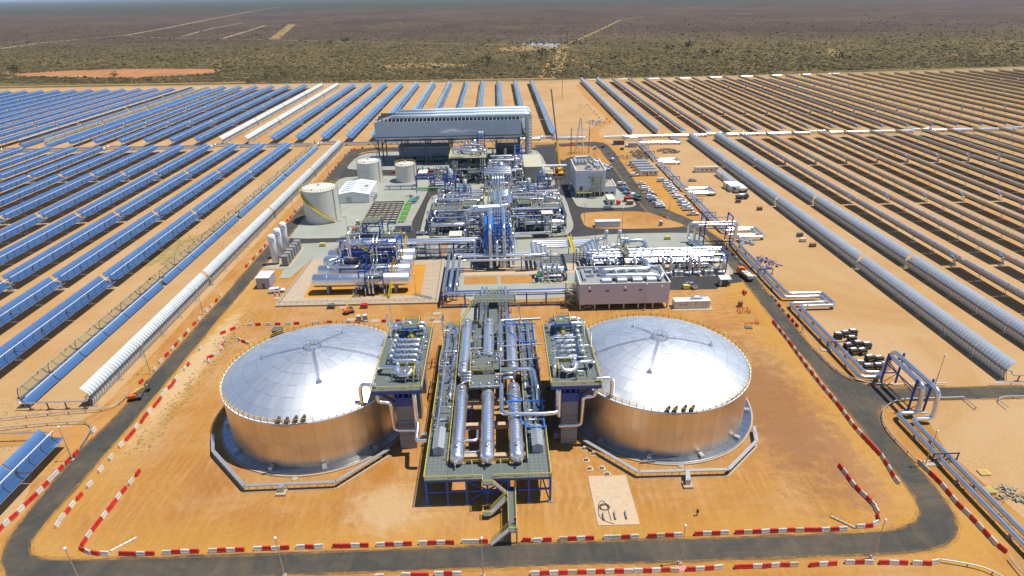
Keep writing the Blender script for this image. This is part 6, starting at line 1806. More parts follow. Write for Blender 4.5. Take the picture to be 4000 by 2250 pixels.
def canopy(label, x0, x1, y0, y1, h, roof, cat='shelter', name='canopy'):
    t = thing(name, label, cat, ((x0+x1)/2,(y0+y1)/2,0))
    mb = MB(); mb.add([(x0,y0,h),(x1,y0,h),(x1,y1,h+.3),(x0,y1,h+.3),(x0,y0,h-.12),(x1,y0,h-.12),(x1,y1,h+.18),(x0,y1,h+.18)], [(0,1,2,3),(7,6,5,4),(0,4,5,1),(1,5,6,2),(2,6,7,3),(3,7,4,0)]); mb.build('roof', roof, t)
    for x in (x0+.2, x1-.2):
        for y in (y0+.2, y1-.2): barobj('post', (x,y,0), (x,y,h-.1), .15, .15, 'galvanised', t)
    for k in range(3):
        mb = MB(); x = x0+.6+k*(x1-x0-1.2)/2; mb.box(x-.5,x+.5,y0+.8,y1-.8,.1,1.6); mb.build('cabinet', ('galvanised','steel_dark','dark_box')[k], t)
canopy('white roofed canopy over small pumps between the smallest tank and the turbine block', -44.5, -39.4, 335, 341, 3.8, 'roof_white')
def box_building(name, label, x0, x1, y0, y1, h, wall, roof, cat='building', slope=0.0, doors=1, grp=None):
    t = thing(name, label, cat, ((x0+x1)/2,(y0+y1)/2,0), 0, grp)
    mb = MB(); mb.add([(x0,y0,.02),(x1,y0,.02),(x1,y1,.02),(x0,y1,.02),(x0,y0,h),(x1,y0,h),(x1,y1,h+slope),(x0,y1,h+slope)], [(0,1,5,4),(1,2,6,5),(2,3,7,6),(3,0,4,7)]); mb.build('wall', wall, t)
    mb = MB(); e = .2; z = .12
    mb.add([(x0-e,y0-e,h),(x1+e,y0-e,h),(x1+e,y1+e,h+slope),(x0-e,y1+e,h+slope),(x0-e,y0-e,h+z),(x1+e,y0-e,h+z),(x1+e,y1+e,h+slope+z),(x0-e,y1+e,h+slope+z)], [(4,5,6,7),(3,2,1,0),(0,1,5,4),(1,2,6,5),(2,3,7,6),(3,0,4,7)]); mb.build('roof', roof, t)
    for k in range(doors):
        x = x0+(x1-x0)*(k+.5)/doors; mb = MB(); mb.box(x-.5,x+.5,y0-.06,y0-.01,.05,2.1); mb.build('door', 'dark_box', t)
    return t
bb = box_building('equipment_house', 'tall beige metal building with a sloping roof right of the turbine block', 14.4, 23.9, 324, 344, 8.9, 'beige_panel', 'roof_beige', slope=1.8)
for x in (16, 22):
    mb = MB(); mb.box(x-.7,x+.7,323.9,323.97,7.9,8.4); mb.build('louvre', 'cream_panel', bb)
box_building('equipment_house', 'low beige annex right of the beige building, rear of two', 24.4, 29.2, 336, 343, 4.2, 'beige_panel', 'roof_beige', slope=.4)
box_building('equipment_house', 'low beige annex right of the beige building, front of two', 24.6, 30.2, 326.5, 333.5, 4.2, 'beige_panel', 'roof_beige', slope=.4)
box_building('cabin', 'small grey cabin with a white roof in front of the beige annexes', 25.6, 28.4, 318, 321.4, 3.4, 'concrete_grey', 'roof_white', 'cabin')
pipe('cable_duct', 'pale straight duct bridging from the beige building to the control building', [(24,331,7.4),(38,331,7.4)], .75, 'white_paint', supports=[(36.8,331,7)])
box_building('equipment_house', 'long low white equipment cabin behind the oil vessels', -45.5, -38.5, 252.5, 256, 2.8, 'grey_panel', 'roof_grey', 'cabin')
box_building('white_kiosk', 'white roofed grey kiosk beside the left road near the gas tanks', -86.6, -82.0, 198, 204, 4.2, 'grey_panel', 'roof_white', 'kiosk')
box_building('transformer_box', 'dark green-grey box with a flat top left of the left salt tank', -70.0, -67.4, 163.4, 165.6, 2.2, 'dark_box', 'dark_box', 'cabinet', doors=0)
box_building('container', 'long white container lying on the orange island', 42.3, 53.2, 252.3, 254.8, 2.7, 'white_paint', 'roof_white', 'container', doors=0)

def control():
    x0, x1, y0, y1, z0, h = 38.8, 53.7, 296.8, 320, 2.6, 12.8
    t = thing('control_building', 'tall pale grey control building with roof fans and a yellow outside stair', 'building', (46,308,0))
    mb = MB(); mb.box(x0,x1,y0,y1,z0,h); mb.build('wall', 'grey_panel_pale', t)
    mb = MB(); mb.box(x0+1,x1-1,y0+1.5,y1-1,.1,z0); mb.build('undercroft', 'steel_dark', t)
    for k in range(7):
        x = x0+.3+k*(x1-x0-.6)/6; barobj('column', (x,y0+.3,.1), (x,y0+.3,z0), .4, .4, 'cream_panel', t)
    mb = MB(); mb.box(x0-.1,x1+.1,y0-.1,y0+.35,h-.2,h+.9); mb.box(x0-.1,x1+.1,y1-.35,y1+.1,h-.2,h+.9); mb.box(x0-.1,x0+.35,y0+.35,y1-.35,h-.2,h+.9); mb.box(x1-.35,x1+.1,y0+.35,y1-.35,h-.2,h+.9); mb.build('parapet', 'white_paint', t)
    mb = MB(); mb.box(x0+.35,x1-.35,y0+.35,y1-.35,h,h+.08); mb.build('roof', 'roof_brown', t)
    for i in range(3):
        for j in range(3):
            mb = MB(); x, y = 42.2+i*1.7, 311.5+j*2.2; mb.box(x-.7,x+.7,y-.9,y+.9,h+.1,h+1.6); mb.lathe([(.55,h+1.6),(.55,h+1.9),(.02,h+1.92)], (x,y,0), 12); mb.build('roof_fan', 'galvanised', t)
    for (xa,xb,ya,yb,hh) in ((39.8,41.0,309,319,2.2),(44.6,46.8,302,304.5,2.0),(49.2,52,304,314,1.2),(44.5,47.5,299.8,301.2,.9),(50,51,301,302.5,1.2)):
        mb = MB(); mb.box(xa,xb,ya,yb,h+.08,h+hh); mb.build('roof_unit', 'galvanised', t)
    mb = MB(); mb.tube([(41,319,h+2.2),(48.5,319,h+2.4),(49.5,312,h+2.2),(52,311,h+1.4)], .55, 8, .8); mb.build('roof_duct', 'cladding_dull', t)
    for x, z, ww, hh in ((41.6,4.4,1.6,2.3),(46.0,3.6,.5,1.6),(45.4,10.0,.7,.8),(51.4,7.6,.9,.35),(47.2,8.7,1.0,1.6)):
        mb = MB(); mb.box(x-ww/2,x+ww/2,y0-.05,y0-.01,z-hh/2,z+hh/2); mb.build('window', 'window_glass', t)
    for y in (301,305,309,313):
        mb = MB(); mb.box(x0-.05,x0-.01,y,y+.6,10,11); mb.build('window', 'window_glass', t)
    mb = MB(); cx_, yy = 49.2, y0-1.6
    for k in range(5): stairs(mb, (47.2 if k % 2 else 51.0,yy-(k%2)*.9,z0+k*1.7), (51.0 if k % 2 else 47.2,yy-(k%2)*.9,z0+(k+1)*1.7), .9, 8); mb.rail([(47.2,yy-1.4,z0+k*1.7+.9),(51,yy-1.4,z0+k*1.7+.9)], 1.0, .1)
    for x in (46.9, 51.3):
        for y in (yy-1.5, y0-.3): mb.bar((x,y,0), (x,y,12), .18)
    mb.box(39.2,46.9,y0-1.5,y0-.02,z0-.15,z0); mb.rail([(39.2,y0-1.5,z0),(46.9,y0-1.5,z0)], 1.1, .1); mb.build('outside_stair', 'stair_khaki', t)
    for x in (40.3,42.8): barobj('column', (x,y0-1.4,0), (x,y0-1.4,z0-.1), .2, .2, 'cream_panel', t)
    under(t, 'roof', ('roof_fan','roof_unit','roof_duct'))
    # cable riser frame on its left side
    for x in (36.3,37.9): barobj('column', (x,318,0), (x,318,11.5), .2, .2, 'galvanised', t)
    for k in range(6): barobj('brace', (36.3 if k % 2 else 37.9,318,k*1.9), (37.9 if k % 2 else 36.3,318,(k+1)*1.9), .12, .12, 'galvanised', t)
    a = thing('office_annex', 'low flat roofed annex attached to the right of the control building', 'building', (57,303,0))
    ax0, ax1, ay0, ay1, ah = 53.9, 59.6, 298.2, 311, 4.6
    mb = MB(); mb.box(ax0,ax1,ay0,ay1,.1,ah); mb.build('wall', 'grey_panel_pale', a)
    mb = MB(); mb.box(ax0,ax1+.1,ay0-.1,ay0+.3,ah-.1,ah+.5); mb.box(ax1-.3,ax1+.1,ay0+.3,ay1,ah-.1,ah+.5); mb.build('parapet', 'white_paint', a)
    mb = MB(); mb.box(ax0,ax1-.3,ay0+.3,ay1,ah,ah+.06); mb.build('roof', 'roof_brown', a)
    for x in (54.9, 57.7):
        mb = MB(); mb.box(x-.8,x+.8,ay0-.05,ay0-.01,1.1,2.1); mb.build('window', 'window_glass', a)
    for (x, y) in ((54.8,305),(56,307.5),(55,309)):
        mb = MB(); mb.box(x-.6,x+.6,y-.6,y+.6,ah,ah+1.0); mb.build('roof_unit', 'galvanised', a)
mat('grey_panel_pale', (.64,.66,.70), .5, 0, var=.04, vs=.2)
mat('roof_brown', (.36,.30,.24), .85, 0, var=.12)
mat('stair_khaki', (.42,.38,.16), .6, 0, var=.15)
control()

def electrical():
    x0, x1, y0, y1, z0, h = 25.4, 54.5, 175.6, 189.2, 2.1, 9.3
    t = thing('electrical_building', 'grey-mauve electrical building on stilts with silver ducts on its roof', 'building', (40,182,0))
    n = 12
    for k in range(n):
        a, b = x0+(x1-x0)*k/n, x0+(x1-x0)*(k+1)/n-.015
        for y in (y0, y1): 
            mb = MB(); mb.box(a,b,y-.06,y+.06,z0,h); mb.build('wall_panel', 'mauve_panel', t)
    for x in (x0,x1):
        for k in range(5):
            a, b = y0+.08+(y1-y0-.16)*k/5, y0+.08+(y1-y0-.16)*(k+1)/5-.015
            mb = MB(); mb.box(x-.06 if x > x0 else x,x+.06 if x == x0 else x,a,b,z0,h); mb.build('wall_panel', 'mauve_panel', t)
    mb = MB(); mb.box(x0+.1,x1-.1,y0+.1,y1-.1,z0,z0+.3); mb.build('floor_slab', 'concrete_grey', t)
    mb = MB(); mb.box(x0+.1,x1-.1,y0+.1,y1-.1,h-1.1,h-.9); mb.build('roof', 'roof_grey', t)
    mb = MB(); mb.box(x0-.12,x1+.12,y0-.12,y0+.25,h,h+.18); mb.box(x0-.12,x1+.12,y1-.25,y1+.12,h,h+.18); mb.box(x0-.12,x0+.25,y0+.25,y1-.25,h,h+.18); mb.box(x1-.25,x1+.12,y0+.25,y1-.25,h,h+.18); mb.build('parapet_cap', 'cream_panel', t)
    for k in range(7):
        x = x0+.3+k*(x1-x0-.6)/6
        for y in (y0+.3, 182.4, y1-.3): barobj('column', (x,y,0), (x,y,z0), .4, .4, 'galvanised', t)
    barobj('brace', (x0+.3,y0+.3,.2), (x0+5,y0+.3,2), .12, .12, 'galvanised', t); barobj('brace', (x0+.3,y0+.3,2), (x0+5,y0+.3,.2), .12, .12, 'galvanised', t)
    mb = MB(); mb.box(x0+2,x1-2,y0+4,y1-2,.05,1.6); mb.build('undercroft_store', 'dark_box', t)
    for x in (28.6,34.3,40,45):
        mb = MB(); mb.box(x-.55,x+.55,y0-.12,y0-.065,6.7,7.2); mb.build('window', 'window_glass', t)
    for x in (28.4,40,51.8):
        mb = MB(); mb.lathe([(.02,-.25),(.3,-.12),(.3,.12)], (x,y0-.15,8.1), 8, 'y'); mb.build('wall_lamp', 'white_paint', t)
    zr = h-.9
    mb = MB(); mb.tube([(33.8,180.2,zr+.2),(33.8,180.2,zr+1.6),(50,180.0,zr+1.6),(51.8,180,zr+1.0),(52,180,zr+.1)], .95, 14, 1.8); mb.build('air_duct', 'cladding', t)
    mb = MB(); mb.tube([(33,184.2,zr+.3),(34,184.2,zr+1.8),(49.6,184.4,zr+1.9),(49.8,190.5,zr+1.9),(48.6,192.5,zr+1.6)], .95, 12, 1.0); mb.build('air_duct', 'cladding_dull', t)
    mb = MB(); mb.tube([(49.2,185.5,zr+2.4),(52.6,184,zr+2.2),(52.9,179.4,zr+2.0),(51.5,178.4,zr+.6)], .75, 10, 1.4); mb.build('air_duct', 'cladding_dull', t)
    for x in (37.8,41.2,44.6): 
        mb = MB(); mb.tube([(x,180.4,zr+1.8),(x,182.2,zr+2.0),(x,184,zr+2)], .6, 10); mb.build('duct_branch', 'cladding', t)
    for x in (34.4,39.4,44.4,49.0):
        mb = MB(); mb.box(x-1.5,x+1.5,177.2,179,zr,zr+1.4); mb.build('air_handler', 'white_paint', t)
    for (xa,xb,ya,yb,hh) in ((27,28,180,188,.9),(28.4,31,186.3,188,1.0),(30.3,31,183.5,186,.9),(27,31,183,183.6,.8),(31.8,33,186,188,1.3)):
        mb = MB(); mb.box(xa,xb,ya,yb,zr,zr+hh); mb.build('roof_duct', 'galvanised', t)
    under(t, 'roof', ('air_duct','duct_branch','air_handler','roof_duct'))
    # stair tower on the left
    mb = MB()
    for k in range(4): stairs(mb, (21.6 if k % 2 else 24.6,178+(k%2)*1.1,k*2.0), (24.6 if k % 2 else 21.6,178+(k%2)*1.1,(k+1)*2.0), .9, 9)
    for x in (21.2,24.9):
        for y in (177.3,180): mb.bar((x,y,0), (x,y,9), .18)
    for z in (2,4,6,8): mb.rail([(21.2,177.3,z),(24.9,177.3,z)], 1.0, .09); mb.box(21.2,24.9,179.6,180.2,z-.1,z)
    mb.build('outside_stair', 'stair_khaki', t)
mat('mauve_panel', (.62,.61,.70), .5, 0, var=.03, vs=.3, rand=.02)
electrical()

# gas tanks with their ring emblem, and the vaporiser cabinets
def gas_tank(y, label):
    x = -87.0
    t = thing('gas_tank', label, 'gas tank', (x,y,0), 0, 'white upright gas tanks')
    mb = MB(); mb.lathe([(1.0,.9),(1.35,1.3),(1.38,11.6),(1.1,12.1),(.5,12.35),(.02,12.4)], (x,y,0), 24); mb.build('shell', 'white_paint', t)
    for k in range(3):
        a = 2*pi*k/3+.4; p = polar((x,y), 1.0, a, 0); barobj('leg', p, (p[0],p[1],1.4), .25, .25, 'galvanised', t)
    # ring emblem printed on the side toward the viewer, with two lines of small lettering below
    a0 = -1.18; mb = MB(); R = 1.392
    def on(u, z): return (x+R*cos(a0+u/R), y+R*sin(a0+u/R), z)
    N = 20
    for k in range(N):
        f0, f1 = 2*pi*k/N, 2*pi*(k+1)/N
        if 2.6 < f0 < 3.4: continue
        mb.add([on(.62*cos(f0), 10.1+.78*sin(f0)), on(.85*cos(f0), 10.1+1.02*sin(f0)), on(.85*cos(f1), 10.1+1.02*sin(f1)), on(.62*cos(f1), 10.1+.78*sin(f1))], [(0,1,2,3)])
        if k % 5: mb.add([on(.22*cos(f0), 10.1+.28*sin(f0)), on(.42*cos(f0), 10.1+.52*sin(f0)), on(.42*cos(f1), 10.1+.52*sin(f1)), on(.22*cos(f1), 10.1+.28*sin(f1))], [(0,1,2,3)])
    mb.build('ring_emblem', 'navy_print', t)
    mb = MB()
    for k in range(7):
        u = -.75+k*.22; mb.add([on(u,8.35), on(u+.15,8.35), on(u+.15,8.6), on(u,8.6)], [(0,1,2,3)])
    mb.build('print_line', 'red_print', t)
    mb = MB(); mb.tube([(x+1.5,y-.2,9),(x+1.5,y-.2,1.2),(x+3,y-.2,.8)], .08, 6); mb.build('gas_line', 'galvanised', t)
mat('red_print', (.45,.06,.08), .6, 0)
for k, y in enumerate((220.3,227,234)): gas_tank(y, ('nearest of the three white upright gas tanks with a dark ring emblem','middle of the three white upright gas tanks with a dark ring emblem','farthest of the three white upright gas tanks with a dark ring emblem')[k])
def vaporiser():
    t = thing('vaporiser', 'x', 'cabinet')
    mb = MB(); mb.box(-1.15,1.15,-1.1,1.1,.5,4.1); mb.build('fin_block', 'vapor_grey', t)
    for k in range(7):
        mb = MB(); x = -1.0+k*.33; mb.box(x-.03,x+.03,-1.18,-1.1,.6,4.0); mb.build('fin', 'galvanised', t)
    for a in (-1,1):
        for b in (-1,1): barobj('leg', (a,b*.95,0), (a,b*.95,.5), .14, .14, 'galvanised', t)
    return t
mat('vapor_grey', (.24,.24,.235), .7, 0, var=.1)
VP = Proto(vaporiser())
for k in range(6): VP.put((-82.6,218.6+k*3.15,.1), 0, f'grey finned vaporiser box beside the gas tanks, {nth(k+1)} from the front', 'vaporiser boxes')
t = thing('tank_pad', 'concrete pad under the white gas tanks and vaporisers', 'pad', (-85,226,0)); mb = MB(); mb.box(-89.3,-80.4,216.4,237.5,-.02,.14); mb.build('slab', 'concrete', t)

# ================================================================== HEADER PIPES OF THE SOLAR FIELD
def hpipe(label, path, r=.56, bend=1.5, name='header_pipe', group='field header pipes', z0=1.4):
    P = [(p[0], p[1], p[2] if len(p) > 2 else z0) for p in path]
    t = thing(name, label, 'pipe', (P[0][0], P[0][1], 0), 0, group)
    mb = MB(); mb.tube(P, r, 12, bend, True, 4); mb.build('pipe_run', 'cladding', t)
    for a, b in zip(P, P[1:]):
        L = hypot(b[0]-a[0], b[1]-a[1]); n = int(L/14)
        if abs(a[2]-b[2]) > .5 or a[2] > 3: continue
        for k in range(n):
            f = (k+.5)/n; x, y = a[0]+(b[0]-a[0])*f, a[1]+(b[1]-a[1])*f
            mb = MB(); mb.box(x-.5,x+.5,y-.5,y+.5,-.02,.2); mb.box(x-.2,x+.2,y-.2,y+.2,.2,z0-r+.02); mb.build('pipe_support', 'concrete', t)
    return t
hpipe('left of the two silver header pipes along the right road, southern part', [(94.9,30),(94.4,116.4),(99.5,116.4),(99.5,117.2,8.6),(99.5,130.9,8.6),(99.5,131.6),(94.0,131.9),(93.8,174.2),(106.2,174.4),(106.2,178.6),(93.8,178.8),(93.6,214),(94.0,229.0),(95.3,229.8),(95.3,229.9,8.3),(79.0,229.9,8.3),(79.0,229.8,1.6),(80.5,224.5,1.6),(80.5,208)])
hpipe('right of the two silver header pipes along the right road, southern part', [(97.2,30),(96.7,114.1),(101.7,114.1),(101.7,114.9,8.6),(101.7,133.0,8.6),(101.7,133.6),(96.3,133.9),(96.2,172.1),(108,172.1),(108,181.1),(96.2,181.2),(96.1,226),(98.6,227),(98.6,233.6)])
hpipe('right of the two silver header pipes beside the car park, northern part', [(97.2,232.8),(97.2,232.8,8.3),(77.3,232.8,8.3),(77.3,232.6,1.6),(78.4,226,1.6),(78.4,208)])
hpipe('outer silver loop and header pipe running north past the car park', [(98.8,233.4),(109.6,233.4),(109.6,243.8),(97.0,243.8),(97.0,294.2),(109.2,294.2),(109.2,303.8),(97.0,303.8),(97.0,356.2),(108.8,356.2),(108.8,364.8),(97.0,364.8),(97.0,408.4),(123.6,408.4),(123.6,430)])
hpipe('inner silver loop and header pipe running north past the car park', [(95.3,236.0),(107.4,236.0),(107.4,241.4),(94.8,241.4),(94.8,296.6),(107,296.6),(107,301.4),(94.8,301.4),(94.8,358.4),(106.7,358.4),(106.7,362.6),(94.8,362.6),(94.8,410.8),(121.4,410.8),(121.4,432)])
for k, y in enumerate((429.4,431.6)):
    w_ = ('nearer','farther')[k]
    L = [(88,y)]
    for x in (148,222,296,370,444,518): L += [(x,y),(x,y+5-k*1.4),(x+13,y+5-k*1.4),(x+13,y)]
    hpipe(f'{w_} bright header pipe running right between the two right mirror fields', L+[(620,y)])
    L = [(62,y-.4)]
    for x in (39.5,): L += [(x,y-.4),(x,y+5.0-k*1.6),(x-9,y+5.0-k*1.6),(x-9,y-.4)]
    hpipe(f'{w_} bright header pipe running behind the condenser building', L+[(-64,y-4)])
    L = [(-66,y-4)]
    for x in (-112,-185,-258,-331,-404): L += [(x,y-4),(x,y+1-k*1.4),(x-11,y+1-k*1.4),(x-11,y-4)]
    hpipe(f'{w_} silver header pipe running left between the two left mirror fields', L+[(-520,y-4)])
hpipe('short white header pipe reaching the dirt track crossing', [(75,430),(88.5,430),(90.5,424),(99,424),(99,409.6),(96,409.6)], .6)
for k in range(9):
    x0 = 102+k*36; t = hpipe(f'white pipe on the ground beyond the far right troughs, {nth(k+1)} from the left', [(x0+3,734+max(0,k-3)*3),(x0+17,734+max(0,k-3)*3)], .5, group='pipes beyond the far right rows')

def road_bridge(label, legs, ztop, ends):
    t = thing('bridge_frame', label, 'pipe bridge', (legs[0][0], legs[0][1], 0))
    for x, y in legs: 
        barobj('column', (x,y,0), (x,y,ztop+.9), .38, .38, 'blue_steel', t)
        mb = MB(); mb.box(x-.9,x+.9,y-.9,y+.9,-.05,.16); mb.build('footing', 'concrete', t)
    for a, b in ends:
        barobj('beam', (*a,ztop-.85), (*b,ztop-.85), .3, .35, 'blue_steel', t)
        barobj('beam', (*a,3.6), (*b,3.6), .22, .25, 'blue_steel', t)
        barobj('brace', (*a,.4), (*b,3.5), .12, .12, 'blue_steel', t); barobj('brace', (*b,3.7), (*a,ztop-1), .12, .12, 'blue_steel', t)
    return t
b1 = road_bridge('blue frame carrying two header pipes over the side road on the right', [(98.7,118.6),(102.6,118.6),(98.7,130.2),(102.6,130.2)], 8.6, [((98.7,118.6),(102.6,118.6)),((98.7,130.2),(102.6,130.2))])
for x in (98.7,102.6): barobj('beam', (x,118.6,6.6), (x,130.2,6.6), .22, .25, 'blue_steel', b1); barobj('brace', (x,130.2,7.6), (x,119,5.4), .14, .14, 'blue_steel', b1)
b2 = road_bridge('blue portal frame carrying header pipes over the right road beside the pump rack', [(82.6,228.8),(82.6,234.2),(93.3,228.8),(93.3,234.2)], 8.3, [((82.6,228.8),(82.6,234.2)),((93.3,228.8),(93.3,234.2))])
for x in (82.6,93.3):
    for y in (228.8,234.2): barobj('column', (x,y,8.5), (x,y,12.2), .38, .38, 'blue_steel', b2)
    barobj('beam', (x,228.8,12), (x,234.2,12), .35, .4, 'blue_steel', b2); barobj('brace', (x,228.8,9.3), (x,234.2,11.8), .16, .16, 'blue_steel', b2)
for y in (228.8,234.2): barobj('beam', (82.6,y,7.2), (93.3,y,7.2), .25, .3, 'blue_steel', b2); barobj('beam', (82.6,y,10), (93.3,y,10), .16, .16, 'blue_steel', b2)
for k, y in enumerate((61,101,148,199,262,282,322,342,380,396)):
    t = thing('pipe_stand', f'dark guide frame gripping the two header pipes beside the right road, {nth(k+1)} from the front', 'pipe stand', (95.7,y,0), 0, 'guide frames on the header pipes')
    mb = MB()
    for x in (93.2,95.6,98.6): mb.bar((x,y,0), (x,y,2.5), .2)
    mb.bar((93.0,y,2.4), (98.8,y,2.4), .22); mb.bar((93.0,y,.75), (98.8,y,.75), .2); mb.build('guide_frame', 'navy_steel', t)
    mb = MB(); mb.rbox(93.2,y-.4,0,3.4,1.6,-.02,.22); mb.build('footing', 'concrete', t)
# ================================================================== BARRIERS
def barrier_mesh(m):
    mb = MB(); L, a, b, h = .80, .26, .12, .92
    # section with a wide foot; three pockets let into each long side
    xs = [-L,-.56,-.28,-.14,.14,.28,.56,L]
    def sec(z): return a if z < .18 else a-(a-b)*((z-.18)/(h-.18))
    zs = [0,.18,.36,.74,h]
    for s in (-1, 1):
        for i in range(7):
            for j in range(4):
                x0, x1, z0, z1 = xs[i], xs[i+1], zs[j], zs[j+1]
                pocket = j == 2 and i in (1, 3, 5)
                Q = [(x0,s*sec(z0),z0),(x1,s*sec(z0),z0),(x1,s*sec(z1),z1),(x0,s*sec(z1),z1)]
                if pocket:
                    I = [(x,y-s*.09,z) for x, y, z in Q]
                    f = [(4,5,6,7),(0,1,5,4),(1,2,6,5),(2,3,7,6),(3,0,4,7)]
                    mb.add(Q+I, f if s < 0 else [q[::-1] for q in f])
                else: mb.add(Q, [(0,1,2,3)] if s < 0 else [(3,2,1,0)])
    for e in (-L, L):
        P = [(e,-a,0),(e,a,0),(e,a,.18),(e,b,h),(e,-b,h),(e,-a,.18)]; mb.add(P, [tuple(range(6)) if e > 0 else tuple(range(5,-1,-1))])
    mb.add([(-L,-b,h),(L,-b,h),(L,b,h),(-L,b,h)], [(0,1,2,3)])
    for x in (-.5, 0, .5): mb.box(x-.09,x+.09,-.07,.07,h,h+.07)
    mb.box(L,L+.06,-.07,.07,.2,.75)
    return mb.mesh('barrier', m)
BM = {c: barrier_mesh(m) for c, m in (('R','red_plastic'),('W','white_plastic'),('C','cream_plastic'))}
CN = {'R':'red','W':'white','C':'cream'}
def barriers(row, group, items, cont=False):
    """items: (x, y, rz, colour); labelled one by one along the row"""
    cnt = {}
    for x, y, rz, c in items:
        cnt[c] = cnt.get(c, 0)+1
        o = bpy.data.objects.new('road_barrier', BM[c]); COL.objects.link(o)
        o.location = (x, y, .0); o.rotation_euler = (0, 0, rz+rnd.uniform(-.05, .05))
        tag(o, f'{nth(cnt[c])} {CN[c]} plastic barrier {row}', 'barrier', group)
def from_px(x0, y0, s, L, auto=True):
    P = [(G(x0+a/s, y0+b/s)[:2], c) for a, b, c in L]; out = []
    for i, (p, c) in enumerate(P):
        d = None; best = 1e9
        for j in (i-1, i+1):
            if 0 <= j < len(P):
                q = P[j][0]; dd = hypot(q[0]-p[0], q[1]-p[1])
                if dd < best and dd > .2: best = dd; d = atan2(q[1]-p[1], q[0]-p[0])
        out.append((p[0], p[1], d if d is not None and best < 6 else (0 if d is None else d), c))
    return out
def along(px, pat, step=1.72, start=0.0):
    P = [Vector(G(*p)[:2]) for p in px]; out = []; k = 0; need = step/2+start
    for a, b in zip(P, P[1:]):
        L = (b-a).length; d = (b-a)/L
        while need <= L:
            q = a+d*need; c = pat[k % len(pat)]; k += 1; need += step
            if c != '.': out.append((q.x, q.y, atan2(d.y, d.x), c))
        need -= L
    return out
A = from_px(0,1650,2.415,[(785,1210,'R'),(835,1232,'W'),(905,1246,'R'),(995,1248,'W'),(1170,1250,'R'),(1250,1252,'R'),(1335,1252,'W'),(1420,1250,'R'),(1580,1240,'W'),(1665,1235,'R'),(1752,1232,'W'),(1840,1228,'R'),(2015,1222,'W'),(2098,1219,'R'),(2182,1217,'W'),(2268,1214,'R')])
A += from_px(900,1750,2.862,[(315,1140,'W'),(410,1137,'R'),(510,1137,'W'),(612,1130,'R'),(790,1122,'W'),(888,1120,'R'),(990,1115,'W'),(1195,1110,'R'),(1297,1110,'R'),(1400,1105,'W'),(1500,1102,'R'),(1683,1095,'W'),(1780,1092,'R'),(1882,1088,'W'),(1983,1085,'R'),(2155,1077,'W'),(2255,1075,'R'),(2355,1072,'W'),(2455,1072,'R')])
A += from_px(1550,1650,2.899,[(787,1365,'W'),(885,1365,'W'),(985,1362,'R'),(1470,1347,'R'),(1590,1350,'W'),(1705,1344,'R')])
A += from_px(2000,1750,2.576,[(515,928,'C'),(603,926,'R'),(693,923,'W'),(782,920,'R'),(965,913,'W'),(1053,911,'C'),(1140,908,'R'),(1232,905,'W'),(1405,898,'R'),(1493,893,'C'),(1580,891,'R'),(1668,886,'W'),(1875,876,'R'),(1960,873,'W'),(2045,871,'R'),(2135,865,'W'),(2285,860,'R'),(2370,858,'C'),(2457,855,'R')])
A += from_px(3000,1650,2.415,[(-30,1040,'W'),(50,1036,'R'),(130,1033,'W'),(212,1028,'R'),(293,1028,'C'),(375,1026,'R'),(455,1026,'R'),(538,1023,'W'),(622,1020,'R'),(703,1016,'W'),(868,993,'W'),(945,988,'R'),(1008,962,'W'),(1035,905,'R'),(1022,838,'W'),(992,785,'W'),(953,745,'R'),(900,692,'W'),(848,640,'R'),(798,588,'W'),(762,540,'R'),(723,482,'W'),(685,435,'R')])
barriers('from the left along the inner front road edge', 'barriers along the front road', A)
B = from_px(900,1750,2.862,[(1670,1450,'W'),(1965,1435,'W'),(2070,1435,'R'),(2170,1435,'R'),(2335,1420,'W'),(2435,1420,'R'),(2535,1420,'W')])
B += from_px(2000,1750,2.576,[(230,1275,'W'),(325,1272,'R'),(420,1270,'W'),(513,1268,'R'),(607,1263,'C'),(700,1263,'R'),(793,1258,'W'),(885,1256,'R'),(982,1256,'W'),(1075,1253,'R'),(1170,1253,'W'),(1267,1248,'W'),(1355,1248,'R'),(1448,1243,'W'),(1540,1240,'R'),(1635,1243,'C'),(1797,1233,'R'),(1888,1228,'W'),(1982,1222,'R'),(2072,1213,'W'),(2280,1208,'R'),(2372,1205,'R'),(2465,1203,'W')])
B += from_px(3000,1650,2.415,[(-18,1366,'R'),(65,1358,'W'),(152,1356,'R'),(240,1352,'C'),(430,1355,'R'),(517,1348,'W'),(603,1344,'R'),(767,1330,'W'),(855,1330,'R'),(945,1330,'W'),(1087,1334,'R'),(1180,1334,'W'),(1268,1336,'R'),(1400,1338,'W'),(1490,1342,'R'),(1570,1326,'W')])
barriers('from the left along the outer front road edge', 'barriers along the front road', B)
Z2 = lambda x0,y0,s,*L: [(x0+a/s, y0+b/s) for a,b in L]
C = along(Z2(3000,1200,2.415,(42,140),(180,310),(370,575),(520,765),(660,930),(800,1120),(910,1245),(1010,1350),(1075,1420))+Z2(3000,1650,2.415,(1100,375),(1160,475),(1200,545),(1262,615)), 'RRWRWRWRRWRWRWRWRWRWRWRWRRWRWRWRRRRWRWRW', 1.75)
barriers('from the back along the inner right road edge', 'barriers along the right road', C)
D = along(Z2(3000,1650,2.415,(1412,375),(1530,490),(1640,600),(1790,785),(1890,880),(2020,1020),(2130,1140),(2235,1225)), 'CCRRWRWRWRWRWR', 1.74)
barriers('from the back between right road and header pipes', 'barriers along the right road', D)
Eo = from_px(0,1650,2.415,[(888,85,'W'),(720,305,'R'),(648,375,'R'),(577,447,'R'),(530,497,'W'),(480,545,'W'),(433,602,'R'),(380,657,'W'),(325,712,'R'),(263,772,'R'),(203,832,'W'),(132,902,'R'),(62,962,'W'),(10,1015,'R')])
barriers('from the back in the near row outside the left road', 'barriers along the left road', Eo)
